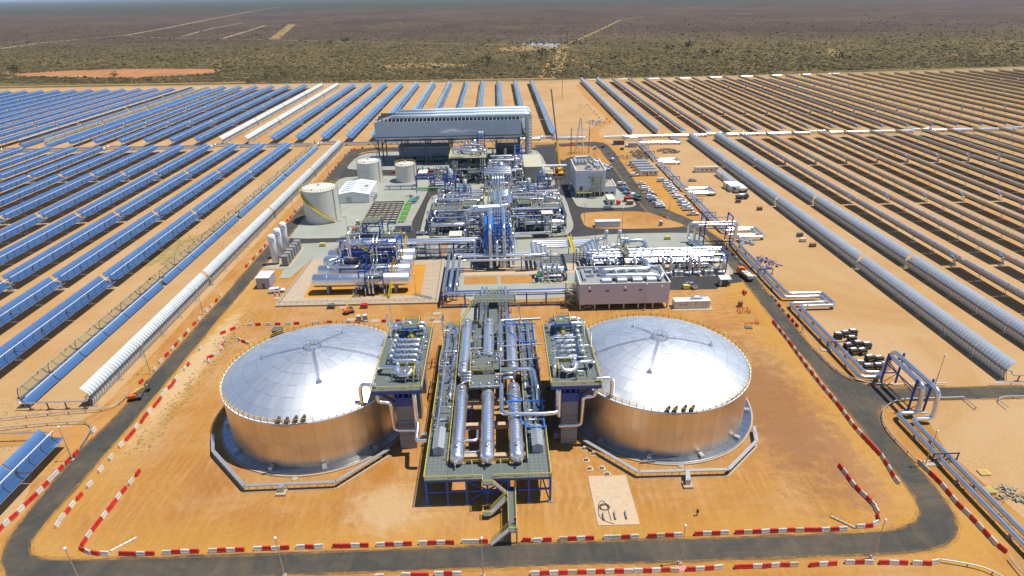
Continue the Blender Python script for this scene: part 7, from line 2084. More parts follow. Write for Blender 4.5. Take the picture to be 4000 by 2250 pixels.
Ei = from_px(0,1150,2.415,[(1895,518,'W'),(1776,672,'R'),(1750,708,'W'),(1668,800,'W'),(1640,838,'R'),(1610,880,'R'),(1562,920,'W'),(1535,962,'W'),(1505,1005,'R'),(1468,1052,'R'),(1412,1112,'W'),(1378,1152,'R'),(1345,1200,'R'),(1290,1262,'W'),(1255,1312,'R'),(1212,1362,'R'),(1145,1430,'W')])+from_px(0,1650,2.415,[(1052,340,'W'),(955,455,'W'),(850,597,'W'),(755,710,'R'),(685,792,'W'),(638,852,'R'),(590,905,'W'),(547,972,'W')])
barriers('from the back along the inner left road edge', 'barriers along the left road', Ei)
Ej = from_px(0,1650,2.415,[(1305,488,'R'),(1240,570,'W'),(1172,652,'R'),(1122,712,'W'),(1080,768,'R'),(1035,828,'R'),(987,887,'W'),(940,945,'R'),(890,1010,'R'),(842,1072,'W'),(795,1142,'R')])
barriers('from the back in the slanting row before the left tank', 'barriers along the left road', Ej)
Ek = from_px(0,1150,2.415,[(1335,832,'R'),(1465,716,'W'),(1520,641,'W'),(1577,578,'R'),(1632,521,'W'),(1663,481,'R'),(1700,436,'W'),(1750,388,'R'),(1777,355,'W'),(1837,284,'R'),(1882,240,'W'),(1952,160,'W'),(1997,114,'W'),(2045,64,'R'),(2085,18,'W')])+from_px(950,800,3.019,[(40,732,'R'),(80,690,'W'),(125,640,'R'),(160,602,'W'),(205,555,'R'),(232,525,'W'),(255,497,'R'),(272,465,'W'),(522,194,'R'),(560,154,'R'),(590,119,'W'),(612,89,'R'),(635,69,'W'),(660,44,'W'),(685,19,'W')])
Ek += from_px(1000,400,3.45,[(985,975,'R'),(965,995,'W'),(1025,935,'R'),(1045,905,'W'),(1068,882,'R'),(1085,862,'W'),(1105,830,'R'),(1122,800,'W'),(1172,745,'W'),(1195,720,'R'),(1222,692,'W'),(1250,665,'W'),(1290,648,'R'),(1325,635,'R'),(1435,618,'R')])
barriers('from the front in the long row outside the left road', 'barriers along the left road', Ek)
Fb = from_px(950,800,3.019,[(-235,1520,'R'),(-120,1475,'R'),(85,1428,'W'),(178,1424,'R'),(300,1421,'W'),(410,1419,'R'),(530,1416,'W'),(632,1411,'R'),(860,1400,'W'),(1018,1391,'R'),(1243,1391,'W'),(1350,1389,'R'),(1455,1391,'W'),(1665,1384,'R'),(1830,1381,'R'),(2235,1366,'W'),(2350,1366,'W')])
barriers('from the left in the loose row behind the left tank', 'barriers behind the left tank', Fb)
Fg = from_px(0,1150,2.415,[(2095,520,'W'),(2100,492,'R'),(2045,575,'W'),(1985,600,'R'),(1975,640,'W'),(2262,435,'W'),(2300,455,'R'),(2340,470,'W')])
barriers('from the left in the scattered heap left of the left tank', 'barriers behind the left tank', Fg)
Fr = from_px(2150,750,3.019,[(2080,675,'R'),(2150,745,'R'),(2280,885,'R'),(2240,850,'W'),(2280,1185,'R'),(2285,1210,'R'),(1345,305,'R'),(1380,322,'W'),(2190,790,'W'),(2060,640,'W')])+from_px(2900,700,2.195,[(15,980,'R'),(255,1015,'W'),(285,1045,'W'),(315,1090,'R'),(350,1130,'W'),(395,1180,'R'),(430,1220,'R'),(465,1260,'R')])
barriers('among the stray ones along the right road', 'barriers along the right road', Fr)
Fn = from_px(2100,400,3.45,[(330,597,'R'),(370,597,'R'),(415,592,'R'),(445,590,'R'),(480,590,'R'),(510,588,'R'),(730,600,'R'),(745,640,'R'),(765,690,'W'),(775,720,'R'),(790,755,'R'),(245,560,'R'),(460,557,'R'),(565,555,'R')])
barriers('in the rows round the lattice mast', 'barriers near the lattice mast', Fn)
Ft = from_px(2100,400,3.45,[(575,65,'R'),(570,30,'R'),(625,180,'R'),(670,35,'R'),(695,65,'R'),(720,95,'R'),(755,135,'R'),(790,170,'R'),(830,210,'R'),(860,240,'W'),(895,275,'R'),(935,230,'R'),(970,265,'R'),(650,230,'W'),(665,265,'W')])
barriers('from the left among those along the dirt track', 'barriers along the dirt track', Ft)

# ================================================================== LAMPS
def lamp():
    t = thing('street_lamp', 'x', 'street lamp')
    mb = MB(); mb.tube([(0,0,0),(0,0,4.5)], .11, 8); mb.tube([(0,0,4.5),(0,0,9.2)], .075, 8); mb.build('pole', 'galvanised', t)
    mb = MB(); mb.lathe([(.05,9.1),(.2,9.2),(.27,9.4),(.22,9.6),(.02,9.7)], (0,0,0), 12); mb.build('lamp_head', 'white_paint', t)
    mb = MB(); mb.box(-.35,.35,-.35,.35,-.05,.25); mb.build('base', 'concrete', t)
    return t
LP = Proto(lamp())
for (px, py), lab in (((3000+985/2.415,1650+1277/2.415),'thin lamp post in front of the road bend at the bottom right'), ((3000+1480/2.415,1650+407/2.415),'thin lamp post between the right road and the header pipes near the bend'),
    ((2000+1688/2.576,1750+1162/2.576),'thin lamp post below the front road beside the pink panel'), ((1112,2249),'thin lamp post below the front road under the left tank'), ((1888,2250),'thin lamp post below the front road beside the stair foot'),
    ((322,2290),'thin lamp post at the road bend at the bottom left'), ((684/2.415,1650+357/2.415),'thin lamp post beside the cut off blue trough'), ((1420/2.415,1150+747/2.415),'thin lamp post on the left road shoulder near the orange lift'),
    ((1918/2.415,1150+187/2.415),'thin lamp post on the left road shoulder level with the left tank'), ((3000+318/2.415,1200+238/2.415),'thin lamp post on the right road near the stacked mirrors'), ((3000+1570/2.415,1200+745/2.415),'thin lamp post beside the pipe bridge over the side road'),
    ((2900+170/2.195,700+940/2.195),'thin lamp post beside the blue steel pile'), ((2150+400/3.019,750+365/3.019),'thin lamp post at the left tip of the orange island'), ((2150+845/3.019,750+430/3.019),'thin lamp post at the end of the long white container'),
    ((2100+1770/3.45,1230/3.45+480),'thin lamp post in the middle of the car park'), ((2100+1190/3.45,400+890/3.45),'thin lamp post left of the site cabins'), ((950+1240/3.019,800+370/3.019),'thin lamp post in front of the largest white tank'),
    ((1150,842),'thin lamp post beside the left road behind the gas tanks'), ((1285,690),'thin lamp post beside the far end of the white trough'), ((2890,720),'thin lamp post behind the white site cabins'), ((950+2040/3.019,800+1110/3.019),'thin lamp post in the orange pit by the vessels'),
    ((1600+270/3.45,400+1260/3.45),'thin lamp post where the two plant roads meet'), ((2350,757),'thin lamp post on the paving before the control building'), ((2150+1110/3.019,750+1395/3.019),'thin lamp post in front of the electrical building')):
    x, y, _ = G(px, py); LP.put((x, y, 0), 0, lab, 'lamp posts')

# ================================================================== VEHICLES
def wheel_mesh(r, w_):
    mb = MB(); mb.lathe([(r*.35,-w_/2),(r,-w_/2),(r,w_/2),(r*.35,w_/2)], (0,0,0), 12, 'y', smooth=False); return mb.mesh('wheel', 'black_rubber')
WH = wheel_mesh(.38, .26)
_mb = MB(); _mb.lathe([(.02,-.12),(.22,-.12),(.22,.12),(.02,.12)], (0,0,0), 10, 'y', smooth=False); RIM = _mb.mesh('rim', 'galvanised')
def extr(prof_, y0, y1, inset=0.0):
    """closed side profile (x,z) swept across y; upper points drawn in"""
    mb = MB(); n = len(prof_); zt = max(z for x, z in prof_); zb = min(z for x, z in prof_)
    def yy(y, z): return y*(1-inset*(z-zb)/(zt-zb))
    mb.add([(x,yy(y0,z),z) for x,z in prof_]+[(x,yy(y1,z),z) for x,z in prof_], [tuple(range(n)), tuple(range(2*n-1,n-1,-1))]+[(i,n+i,n+(i+1)%n,(i+1)%n) for i in range(n)])
    return mb
def car(kind, paint):
    t = thing({'pickup':'pickup','suv':'suv','van':'van','sedan':'parked_car'}[kind], 'x', {'pickup':'pickup','suv':'car','van':'van','sedan':'car'}[kind])
    if kind == 'pickup':
        body = [(-2.6,.42),(-2.6,1.08),(-.62,1.08),(-.6,1.0),(1.15,1.02),(2.45,.92),(2.6,.7),(2.6,.42)]; cab = [(-.75,1.0),(-.6,1.74),(.55,1.76),(1.25,1.02)]
    elif kind == 'suv':
        body = [(-2.4,.42),(-2.42,1.05),(1.2,1.08),(2.3,.98),(2.42,.7),(2.42,.42)]; cab = [(-2.35,1.05),(-2.15,1.72),(.4,1.78),(1.2,1.06)]
    elif kind == 'van':
        body = [(-2.45,.4),(-2.45,1.25),(1.9,1.2),(2.4,.9),(2.45,.4)]; cab = [(-2.42,1.25),(-2.35,2.0),(1.0,2.05),(1.85,1.2)]
    else:
        body = [(-2.2,.36),(-2.2,.92),(-1.5,.98),(.9,.98),(2.1,.84),(2.2,.36)]; cab = [(-1.7,.96),(-1.1,1.46),(.3,1.48),(1.05,.97)]
    extr(body, -.9, .9).build('body', paint, t)
    extr(cab, -.84, .84, .16).build('cabin', paint, t)
    zt = max(z for x, z in cab); x0, x1, x2, x3 = [c[0] for c in cab]
    g = MB()
    for s in (-1, 1):
        y = s*.80; Q = [(x0+.25,y*1.03,zt-.5),(x1+.12,y*.905,zt-.12),(x2-.08,y*.905,zt-.12),(x3-.22,y*1.03,zt-.5)]
        g.add(Q, [(0,1,2,3) if s > 0 else (3,2,1,0)])
    g.build('side_window', 'window_glass', t)
    g = MB(); z0 = cab[3][1]
    g.add([(x3+.0,-.72,z0+.06),(x3+.0,.72,z0+.06),(x2+.06,.62,zt-.08),(x2+.06,-.62,zt-.08)], [(0,1,2,3)]); g.build('windscreen', 'window_glass', t)
    g = MB(); g.add([(x0-.03,-.7,cab[0][1]+.1),(x0-.03,.7,cab[0][1]+.1),(x1-.05,.62,zt-.1),(x1-.05,-.62,zt-.1)], [(3,2,1,0)]); g.build('rear_window', 'window_glass', t)
    if kind == 'pickup':
        mb = MB(); mb.box(-2.5,-.78,-.74,.74,1.07,1.084); mb.build('load_bed', 'steel_dark', t)
    for x in (-1.5, 1.5):
        for s in (-1, 1): obj('rim', RIM, obj('wheel', WH, t, (x, s*.82, .38)))
    return t
CARP = {}
CW = {'car_white':'white','car_silver':'silver','car_dark':'dark','car_blue':'dark blue'}
def park(kind, paint, px, py, rz, label, group, z=0.02):
    k = (kind, paint)
    if k not in CARP: CARP[k] = Proto(car(kind, paint))
    x, y, _ = G(px, py)
    return CARP[k].put((x, y, z), rz, label, group)
KN = {'pickup':'pickup','suv':'estate car','van':'van','sedan':'saloon car'}
colA = [(1395,1112,'p','w'),(1448,1165,'s','w'),(1455,1190,'s','w'),(1500,1232,'p','w'),(1533,1262,'p','d'),(1525,1285,'s','w'),(1545,1308,'p','w'),(1560,1335,'c','b'),(1615,1363,'p','w'),(1640,1390,'s','w'),(1655,1416,'s','w')]
colB = [(1670,1068,'v','w'),(1750,1092,'s','w'),(1757,1124,'s','w'),(1775,1146,'p','w'),(1790,1172,'s','w'),(1818,1194,'p','w'),(1842,1230,'c','w'),(1877,1270,'c','w'),(1900,1295,'s','w'),(1945,1345,'s','w'),(1970,1388,'p','w')]
KD = {'p':'pickup','s':'suv','v':'van','c':'sedan'}; PD = {'w':'car_white','d':'car_dark','b':'car_blue','g':'car_silver'}
def column(L, s, x0, y0, word, grp, rz):
    for i, (a, b, k, p) in enumerate(L):
        park(KD[k], PD[p], x0+a/s, y0+b/s, rz+rnd.uniform(-.06, .06), f'{CW[PD[p]]} {KN[KD[k]]}, {nth(i+1)} from the back in {word}', grp)
column(colA, 3.45, 2100, 400, 'the left parking column beside the road', 'cars in the sandy car park', 0.02)
column(colB, 3.45, 2100, 400, 'the right parking column beside the header pipes', 'cars in the sandy car park', 0.02)
column([(1590,152,'s','w'),(1600,190,'s','w'),(1622,216,'p','w'),(1680,272,'p','w')], 3.019, 2150, 750, 'the front block of the right parking column', 'cars in the sandy car park', .02)
column([(893,857,'c','w'),(950,893,'s','w'),(928,915,'c','w'),(1128,1112,'s','w'),(1160,1165,'c','g'),(1180,1195,'c','b'),(1193,1230,'c','g')], 3.45, 2100, 400, 'the row beside the control building', 'cars beside the control building', .1)
for k, p, px, py, rz, lab in (('suv','car_white',2100+1007/3.45,400+785/3.45,1.75,'white car driving along the road past the orange island'),('suv','car_silver',2150+685/3.019,750+203/3.019,.02,'silver car crossing the junction in front of the control building'),
    ('sedan','car_silver',2100+430/3.45,400+1185/3.45,1.5,'silver car parked in the shadow of the control building'),('sedan','car_silver',2100+2085/3.45,400+1062/3.45,-.05,'silver car alone on the open sand'),('sedan','car_silver',2100+2340/3.45,400+1247/3.45,0,'silver car beside the corner of the middle pipe loop'),
    ('suv','car_white',2100+1300/3.45,400+995/3.45,.05,'white car parked at the corner of the site cabins'),('pickup','car_white',950+405/3.019,800+1030/3.019,.22,'white canopied pickup by the left road with two workers'),('pickup','car_white',950+2120/3.019,800+350/3.019,.1,'white pickup at the foot of the yellow stair, left of two'),
    ('pickup','car_white',950+2240/3.019,800+335/3.019,.15,'white pickup at the foot of the yellow stair, right of two'),('pickup','car_silver',2150+1655/3.019,750+1120/3.019,2.0,'silver pickup parked beyond the electrical building'),('sedan','car_white',2100+1215/3.45,400+597/3.45,0,'white car between the containers and the header loop')):
    park(k, p, px, py, rz, lab, None)
o = [ob for ob in COL.objects if ob.get('label') == 'white canopied pickup by the left road with two workers']
if o:
    mb = MB(); mb.box(-2.55,-.72,-.78,.78,1.08,1.72); c = mb.build('canopy', 'car_white'); c.parent = o[0]

def truck(name, label, cat, loc, rz, cabm, bedm, load=None, L=7.5):
    t = thing(name, label, cat, (0,0,0))
    extr([(L/2-2.0,.7),(L/2-2.0,2.7),(L/2-.5,2.75),(L/2,1.7),(L/2,.7)], -1.15, 1.15).build('cab', cabm, t)
    g = MB(); g.add([(L/2-.42,-1.0,1.78),(L/2-.42,1.0,1.78),(L/2-.42,1,2.5),(L/2-.42,-1,2.5)], [(0,1,2,3)]); g.add([(L/2+.02,-1.05,1.75),(L/2+.02,1.05,1.75),(L/2-.44,1.0,2.65),(L/2-.44,-1.0,2.65)], [(0,1,2,3)]); g.build('windscreen', 'window_glass', t)
    mb = MB(); mb.box(-L/2,L/2-1.9,-.5,.5,.6,.95); mb.build('chassis', 'steel_dark', t)
    if load != 'drum':
        mb = MB(); mb.box(-L/2,L/2-2.15,-1.2,1.2,1.0,1.2); mb.box(-L/2,L/2-2.15,-1.2,-1.12,1.2,1.6); mb.box(-L/2,L/2-2.15,1.12,1.2,1.2,1.6); mb.build('bed', bedm, t)
    if load == 'drum':
        mb = MB(); mb.lathe([(.5,-2.4),(1.2,-1.0),(1.25,.4),(.6,1.9)], (-.9,0,2.05), 16, 'x'); mb.build('mixer_drum', 'white_paint', t)
        mb = MB(); mb.bar((-3.3,0,1.6), (-4.6,0,.9), .5, .2); mb.box(-3.5,-3.2,-.8,.8,.9,2.4); mb.build('chute', 'galvanised', t)
    elif load == 'crates':
        for i in range(3):
            for j in range(2):
                mb = MB(); mb.box(-L/2+.15+i*1.75,-L/2+1.75+i*1.75,-1.1+j*1.12,-.02+j*1.12,1.2,2.2+.1*((i+j) % 2)); mb.build('crate', 'cream_panel' if (i+j) % 3 else 'white_paint', t)
        mb = MB(); mb.bar((L/2-2.1,.2,2.7), (-L/2+3.2,-.4,3.0), .35); mb.build('loader_crane', 'orange_paint', t)
    elif load == 'green':
        mb = MB(); mb.lathe([(.9,-1.9),(.95,0),(.9,1.9)], (-L/2+2.4,0,1.75), 12, 'x'); mb.build('load', 'green_paint', t)
    elif load == 'tank':
        mb = MB(); mb.hvessel((-L/2+2.6,0,1.95), .95, 3.6, 'x', 14); mb.build('water_tank', 'galvanised', t)
    for x in (L/2-1.2, -L/2+1.0, -L/2+2.1):
        for s in (-1, 1): o_ = obj('wheel', WH, t, (x, s*.98, .5)); o_.scale = (1.3,1.2,1.3)
    t.location = loc; t.rotation_euler = (0,0,rz); return t
def at(x0,y0,s,a,b): return G(x0+a/s, y0+b/s)
truck('flatbed_truck', 'orange cabbed flatbed truck with pale crates stopped on the right road', 'truck', (*at(2150,750,3.019,2290,1005)[:2],.02), 1.72, 'orange_paint', 'steel_dark', 'crates', 8.5)
truck('mixer_truck', 'grey concrete mixer truck with a white drum beside the white cabins', 'truck', at(2600,400,3.45,1005,1215), pi+.12, 'galvanised', 'steel_dark', 'drum', 7)
truck('pickup_truck', 'teal and silver truck with a green load beside the control building', 'truck', (*at(2100,400,3.45,1320,1305)[:2],.02), 2.2, 'white_paint', 'galvanised', 'green', 6.5)
truck('water_truck', 'small grey tank trailer truck on the sand below the mixer truck', 'truck', at(2600,400,3.45,1025,1300), .03, 'dark_box', 'steel_dark', 'tank', 6)

def boom_lift(label, loc, rz, reach, cat='boom lift'):
    t = thing('boom_lift', label, cat, (0,0,0))
    mb = MB(); mb.box(-1.4,1.4,-.9,.9,.55,.95); mb.build('chassis', 'steel_dark', t)
    mb = MB(); mb.box(-1.5,.3,-1.15,-.3,.95,1.75); mb.box(-1.5,.3,.3,1.15,.95,1.75); mb.box(-1.7,-1.2,-1.0,1.0,.95,1.6); mb.build('turret', 'orange_paint', t)
    mb = MB(); mb.bar((-1.2,0,1.5), reach[0], .34); mb.bar(reach[0], reach[1], .26); mb.build('boom', 'lift_yellow', t)
    x, y, z = reach[1]; mb = MB(); mb.box(x-.2,x+.8,y-.9,y+.9,z-.2,z-.1); mb.rail([(x-.2,y-.9,z-.1),(x+.8,y-.9,z-.1),(x+.8,y+.9,z-.1),(x-.2,y+.9,z-.1),(x-.2,y-.9,z-.1)], 1.0, .09); mb.build('basket', 'steel_dark', t)
    for a in (-1,1):
        for s in (-1,1): o_ = obj('wheel', WH, t, (a*1.0, s*1.0, .5)); o_.scale = (1.3,1.3,1.3)
    t.location = loc; t.rotation_euler = (0,0,rz); return t
boom_lift('orange boom lift with a yellow arm standing on the left road', (*at(0,1150,2.415,1290,985)[:2],.02), .25, ((1.2,1.5,2.2),(2.2,3.2,1.8)))
boom_lift('orange boom lift with its pale yellow arm raised in front of the oil vessels', at(950,800,3.019,1250,1275), .6, ((1.5,1.2,4.6),(3.2,2.0,5.4)))
boom_lift('red telehandler parked before the largest white tank', (*at(950,800,3.019,1340,305)[:2],.1), 0, ((1.5,0,1.6),(3.0,0,1.0)), 'telehandler')

def crane():
    t = thing('mobile_crane', 'yellow mobile crane with its long dark boom raised left of the control building', 'crane', (35.6,343,0))
    x, y = 35.6, 343
    mb = MB(); mb.box(x-1.4,x+1.4,y-6,y+6,.8,1.5); mb.build('carrier', 'crane_yellow', t)
    mb = MB(); mb.box(x-1.5,x+1.3,y-1,y+3.5,1.5,3.2); mb.box(x-1.4,x+.2,y-3.4,y-1.2,1.5,3.3); mb.build('upper_works', 'crane_yellow', t)
    mb = MB(); mb.bar((x,y+1,3.0), (x-1.4,y+6.5,17), 1.0, 1.0); mb.build('boom_base', 'crane_yellow', t)
    mb = MB(); mb.bar((x-1.4,y+6.5,17), (x-4.2,y+17,44), .62, .62); mb.build('boom_extension', 'steel_dark', t)
    for dy in (-4.8,-3.2,3.2,4.8):
        for s in (-1,1): o_ = obj('wheel', WH, t, (s*1.3, dy, .6)); o_.rotation_euler = (0,0,pi/2); o_.scale = (1.6,1.6,1.6)
    mb = MB()
    for dy in (-5.5, 5.5):
        for s in (-1,1): mb.bar((x,y+dy,.9), (x+s*3.4,y+dy,.9), .3); mb.bar((x+s*3.4,y+dy,.9), (x+s*3.4,y+dy,0), .25)
    mb.build('outrigger', 'crane_yellow', t)
    c = thing('loader', 'small orange loader beside the mobile crane', 'loader', (31.2,338,0))
    mb = MB(); mb.box(30,32.6,337,339.4,.5,1.5); mb.box(30.4,31.6,337.4,339,1.5,2.6); mb.build('body', 'orange_paint', c)
    mb = MB(); mb.bar((32,338.2,1.4), (32,341,4.2), .3); mb.build('arm', 'crane_yellow', c)
    for a in (-.9,.9):
        for s in (-1,1): obj('wheel', WH, c, (a, s*1.2, .4))
crane()

# ================================================================== CABINS, CONTAINERS, STACKS
for k in range(5):
    y = 334.2+k*5.7; x0 = 79.6-k*.35+(.2 if k else 0)
    t = thing('site_cabin', f'long grey roofed site cabin in the block beside the car park, {nth(k+1)} from the front', 'cabin', (85,y,0), 0, 'site cabins beside the car park')
    x1 = x0+9.8+.1*k
    mb = MB(); mb.box(x0,x1,y-1.4,y+1.4,.2,2.8); mb.build('wall', 'cream_panel', t)
    mb = MB(); mb.box(x0-.15,x1+.15,y-1.55,y+1.55,2.8,2.95); mb.build('roof', 'galvanised', t)
    mb = MB(); mb.box(x0+3.3,x0+4.1,y-1.45,y-1.405,.25,2.3); mb.build('door', 'car_blue', t)
    for f in (.15,.55,.8):
        mb = MB(); mb.box(x0+9.8*f,x0+9.8*f+1.0,y-1.45,y-1.405,1.2,2.1); mb.build('window', 'window_glass', t)
def cabin(label, x0,x1,y0,y1,h,wall,roof,wins):
    t = box_building('site_cabin', label, x0,x1,y0,y1,h,wall,roof,'cabin',doors=0)
    for k in range(wins):
        x = x0+(x1-x0)*(.3+.6*k/max(1,wins-1)); mb = MB(); mb.box(x-.4,x+.4,y0-.05,y0-.01,1.1,1.9); mb.build('window', 'window_glass', t)
    return t
cabin('long cream site cabin with small windows on the right yard', 112,125,337.6,340.8,2.9,'cream_panel','roof_beige',4)
cabin('long grey cabin beside the grey trough, farther of two end to end', 121.6,124.8,323.0,331.8,2.8,'white_paint','galvanised',1)
cabin('long grey cabin beside the grey trough, nearer of two end to end', 122.0,125.2,310.5,322.4,2.8,'white_paint','galvanised',1)
cabin('pale double cabin with a ridged white roof, farther half', 118.0,125.0,304.6,308.8,3.0,'cream_panel','roof_white',2)
cabin('pale double cabin with a ridged white roof, nearer half', 118.6,125.6,299.4,304.2,3.0,'cream_panel','roof_white',2)
cabin('pair of small blue and rusty containers by the header crossing, left one', 78.4,81.4,410,413,2.6,'car_blue','rust',1)
cabin('pair of small blue and rusty containers by the header crossing, right one', 81.8,85.6,410,413,2.6,'rust','rust',1)
cabin('square grey hut beside the top of the right header pipes', 87.6,92.4,402,406,2.7,'galvanised','galvanised',1)
def gen_container():
    x0, x1, y0, y1 = 56.4, 68.0, 174.7, 177.6
    t = thing('generator_container', 'long cream generator container with a silver silencer on its roof', 'generator', (62,176,0))
    mb = MB(); mb.box(x0,x1,y0,y1,.15,2.7); mb.build('wall', 'cream_panel', t)
    mb = MB(); mb.box(x0-.06,x1+.06,y0-.06,y1+.06,2.7,2.82); mb.build('roof', 'white_paint', t)
    mb = MB(); mb.hvessel((63.7,176.2,3.5), .45, 3.6, 'x', 14); mb.tube([(65.6,176.2,3.5),(66.5,176.2,3.6),(66.5,176.2,4.3)], .25, 8, .4); mb.build('silencer', 'cladding', t)
    for x in (60.4,63.2,65.4,66.7):
        mb = MB(); mb.box(x-.03,x+.03,y0-.03,y0-.005,.3,2.6); mb.build('door_seam', 'dark_box', t)
    mb = MB(); cx, cz = 58.3, 1.5
    for k in range(14):
        f0, f1 = 2*pi*k/14, 2*pi*(k+1)/14
        mb.add([(cx+r*cos(f),y0-.012,cz+r*sin(f)) for r, f in ((.24,f0),(.36,f0),(.36,f1),(.24,f1))], [(3,2,1,0)])
    for k in range(4): mb.add([(58.9+k*.36,y0-.012,1.38),(59.16+k*.36,y0-.012,1.38),(59.16+k*.36,y0-.012,1.62),(58.9+k*.36,y0-.012,1.62)], [(0,1,2,3)])
    mb.build('round_emblem', 'navy_print', t)
    mb = MB(); mb.box(55.6,68.8,173.4,178.2,-.02,.12); mb.build('slab', 'concrete', t)
gen_container()
canopy('green kiosk under a small white canopy beside the right road', 76.5, 80.4, 190.2, 193.2, 2.9, 'white_paint', 'kiosk', 'kiosk')
t = thing('fuel_tank', 'red cylinder tank on a small pad before the control building', 'tank', at(2100,400,3.45,1088,1375))
x, y, _ = at(2100,400,3.45,1088,1380); mb = MB(); mb.hvessel((x,y,1.5), 1.0, 1.6, 'x', 14); mb.build('shell', 'red_plastic', t); mb = MB(); mb.box(x-1.8,x+1.8,y-1.4,y+1.4,.1,.3); mb.build('pad', 'concrete_pink', t)
x, y, _ = at(2100,400,3.45,985,1390); box_building('container', 'cream generator box with an open dark end before the control building', x-1.3,x+1.9,y,y+8.0,3.0,'cream_panel','cream_panel','container')
x, y, _ = at(2100,400,3.45,1215,1345); box_building('red_box', 'dark red box beside the green loaded truck', x-1.6,x+2.2,y,y+2.4,2.2,'rust_red','rust_red','box',doors=0)
x, y, _ = at(2100,400,3.45,1245,1385); box_building('timber_box', 'ochre timber box in front of the dark red box', x-1.3,x+1.5,y,y+2,2.0,'brown_box','timber','box',doors=0)

def pallet_stack():
    t = thing('mirror_stack', 'x', 'stack')
    for k in range(6):
        mb = MB(); r_ = random.Random(k); s = r_.uniform(-.07,.07); mb.rbox(s, -s, s, 2.0, 1.7, .1+k*.28, .33+k*.28); mb.build('mirror_crate', 'crate_dark', t)
        mb = MB(); mb.rbox(s, -s+.42 if k == 5 else -s, s, 1.7 if k == 5 else 2.06, .7 if k == 5 else 1.76, .33+k*.28, .375+k*.28); mb.build('pallet_board', 'white_paint' if k == 5 else 'crate_dark' if k % 2 else 'timber', t)
    return t
PS = Proto(pallet_stack())
for k, (a, b) in enumerate(((655,292),(725,275),(795,262),(785,325),(750,392),(842,372),(925,385),(802,442),(882,442),(872,528),(952,508),(1038,515),(935,592),(1033,585),(1100,575))):
    x, y, _ = G(3000+a/2.415, 1200+b/2.415)
    o = PS.put((x, y, 0), rnd.uniform(-.25, .25), f'dark stack of mirror crates beside the header pipes, {nth(k+1)} from the back', 'stacks of crated mirrors')
    if k in (9,): o.scale = (1,1,.4)

def heap(name, label, cat, x, y, rx, ry, n, m, smin=.2, smax=.8, long_=0.0, seed=1):
    q = random.Random(seed); mb = MB()
    for i in range(n):
        a, e = q.uniform(0, 6.28), sqrt(q.random()); s = q.uniform(smin, smax)
        cx, cy = x+rx*e*cos(a), y+ry*e*sin(a); z = q.uniform(0, .8)*(1-e)
        if long_ and q.random() < .7:
            b = q.uniform(0, 3.14); L = q.uniform(.5, 1)*long_; mb.bar((cx-cos(b)*L/2,cy-sin(b)*L/2,z+.15), (cx+cos(b)*L/2,cy+sin(b)*L/2,z+.15+q.uniform(0,.4)), s*.4)
        else: mb.rbox(cx, cy, a, s*1.5, s, z, z+s*q.uniform(.5, 1.1), q.uniform(.5, 1))
    o = mb.build(name, m, loc=(x,y,0)); tag(o, label, cat, None, 'stuff'); return o
gx = lambda *a: at(*a)[:2]
heap('scrap_heap', 'scattered dark scrap left of the top header loop', 'scrap', *gx(2100,400,3.45,1370,710), 5.5, 14, 170, 'debris', .3, .9, 2.0, 1)
heap('scrap_heap', 'heap of brown scrap right of the top header pipes', 'scrap', *gx(2100,400,3.45,1760,660), 7, 7, 120, 'debris', .3, .9, 2.0, 2)
heap('steel_heap', 'heap of blue steel members beside the header pipes', 'steel', *gx(2900,700,2.195,200,720), 4.5, 6, 45, 'blue_steel', .25, .6, 3.2, 3)
heap('sack_heap', 'heap of pale sacks on pallets at the right edge', 'sacks', *gx(3000,1650,2.415,2270,690), 3.2, 2.6, 46, 'sack_cloth', .35, .75, 1.2, 4)
heap('pipe_heap', 'pale pipe lengths lying near the lattice mast', 'pipes', *gx(2100,400,3.45,790,280), 7, 13, 60, 'galvanised', .3, .9, 2.5, 5)
heap('scrap_heap', 'small scrap pieces left of the site cabins', 'scrap', *gx(2100,400,3.45,1160,740), 5, 7, 50, 'timber', .2, .7, 2.2, 6)
heap('rubble', 'pale rubble beside the left tank with loose pieces', 'rubble', *gx(0,1150,2.415,2150,440), 4, 4, 50, 'concrete', .1, .35, 0, 7)
heap('cable_drums', 'grey drums and boxes beside the header loop', 'drums', *gx(2150,750,3.019,2330,610), 2.5, 4, 14, 'galvanised', .7, 1.2, 0, 8)
heap('scrap_heap', 'loose dark pieces on the paving before the green pipes', 'scrap', *gx(1000,400,3.45,2065,1275), 2.2, 3, 22, 'steel_dark', .3, .8, 1.2, 9)
for k, (a, b) in enumerate(((2035,480),(2078,660))):
    x, y, _ = at(3000,1650,2.415,a,b); t = thing('yellow_crate', ('flat yellow slatted crate at the right edge','upright yellow slatted crate beside the pale sacks')[k], 'crate', (x,y,0))
    for j in range(5):
        mb = MB(); mb.box(x-1+j*.45,x-.75+j*.45,y-.8,y+.8,.3+.4*k,.4+.4*k); mb.build('slat', 'lift_yellow', t)
    mb = MB(); mb.box(x-1,x+1,y-.8,y-.7,0,.35+.4*k); mb.box(x-1,x+1,y+.7,y+.8,0,.35+.4*k); mb.build('frame', 'lift_yellow', t)
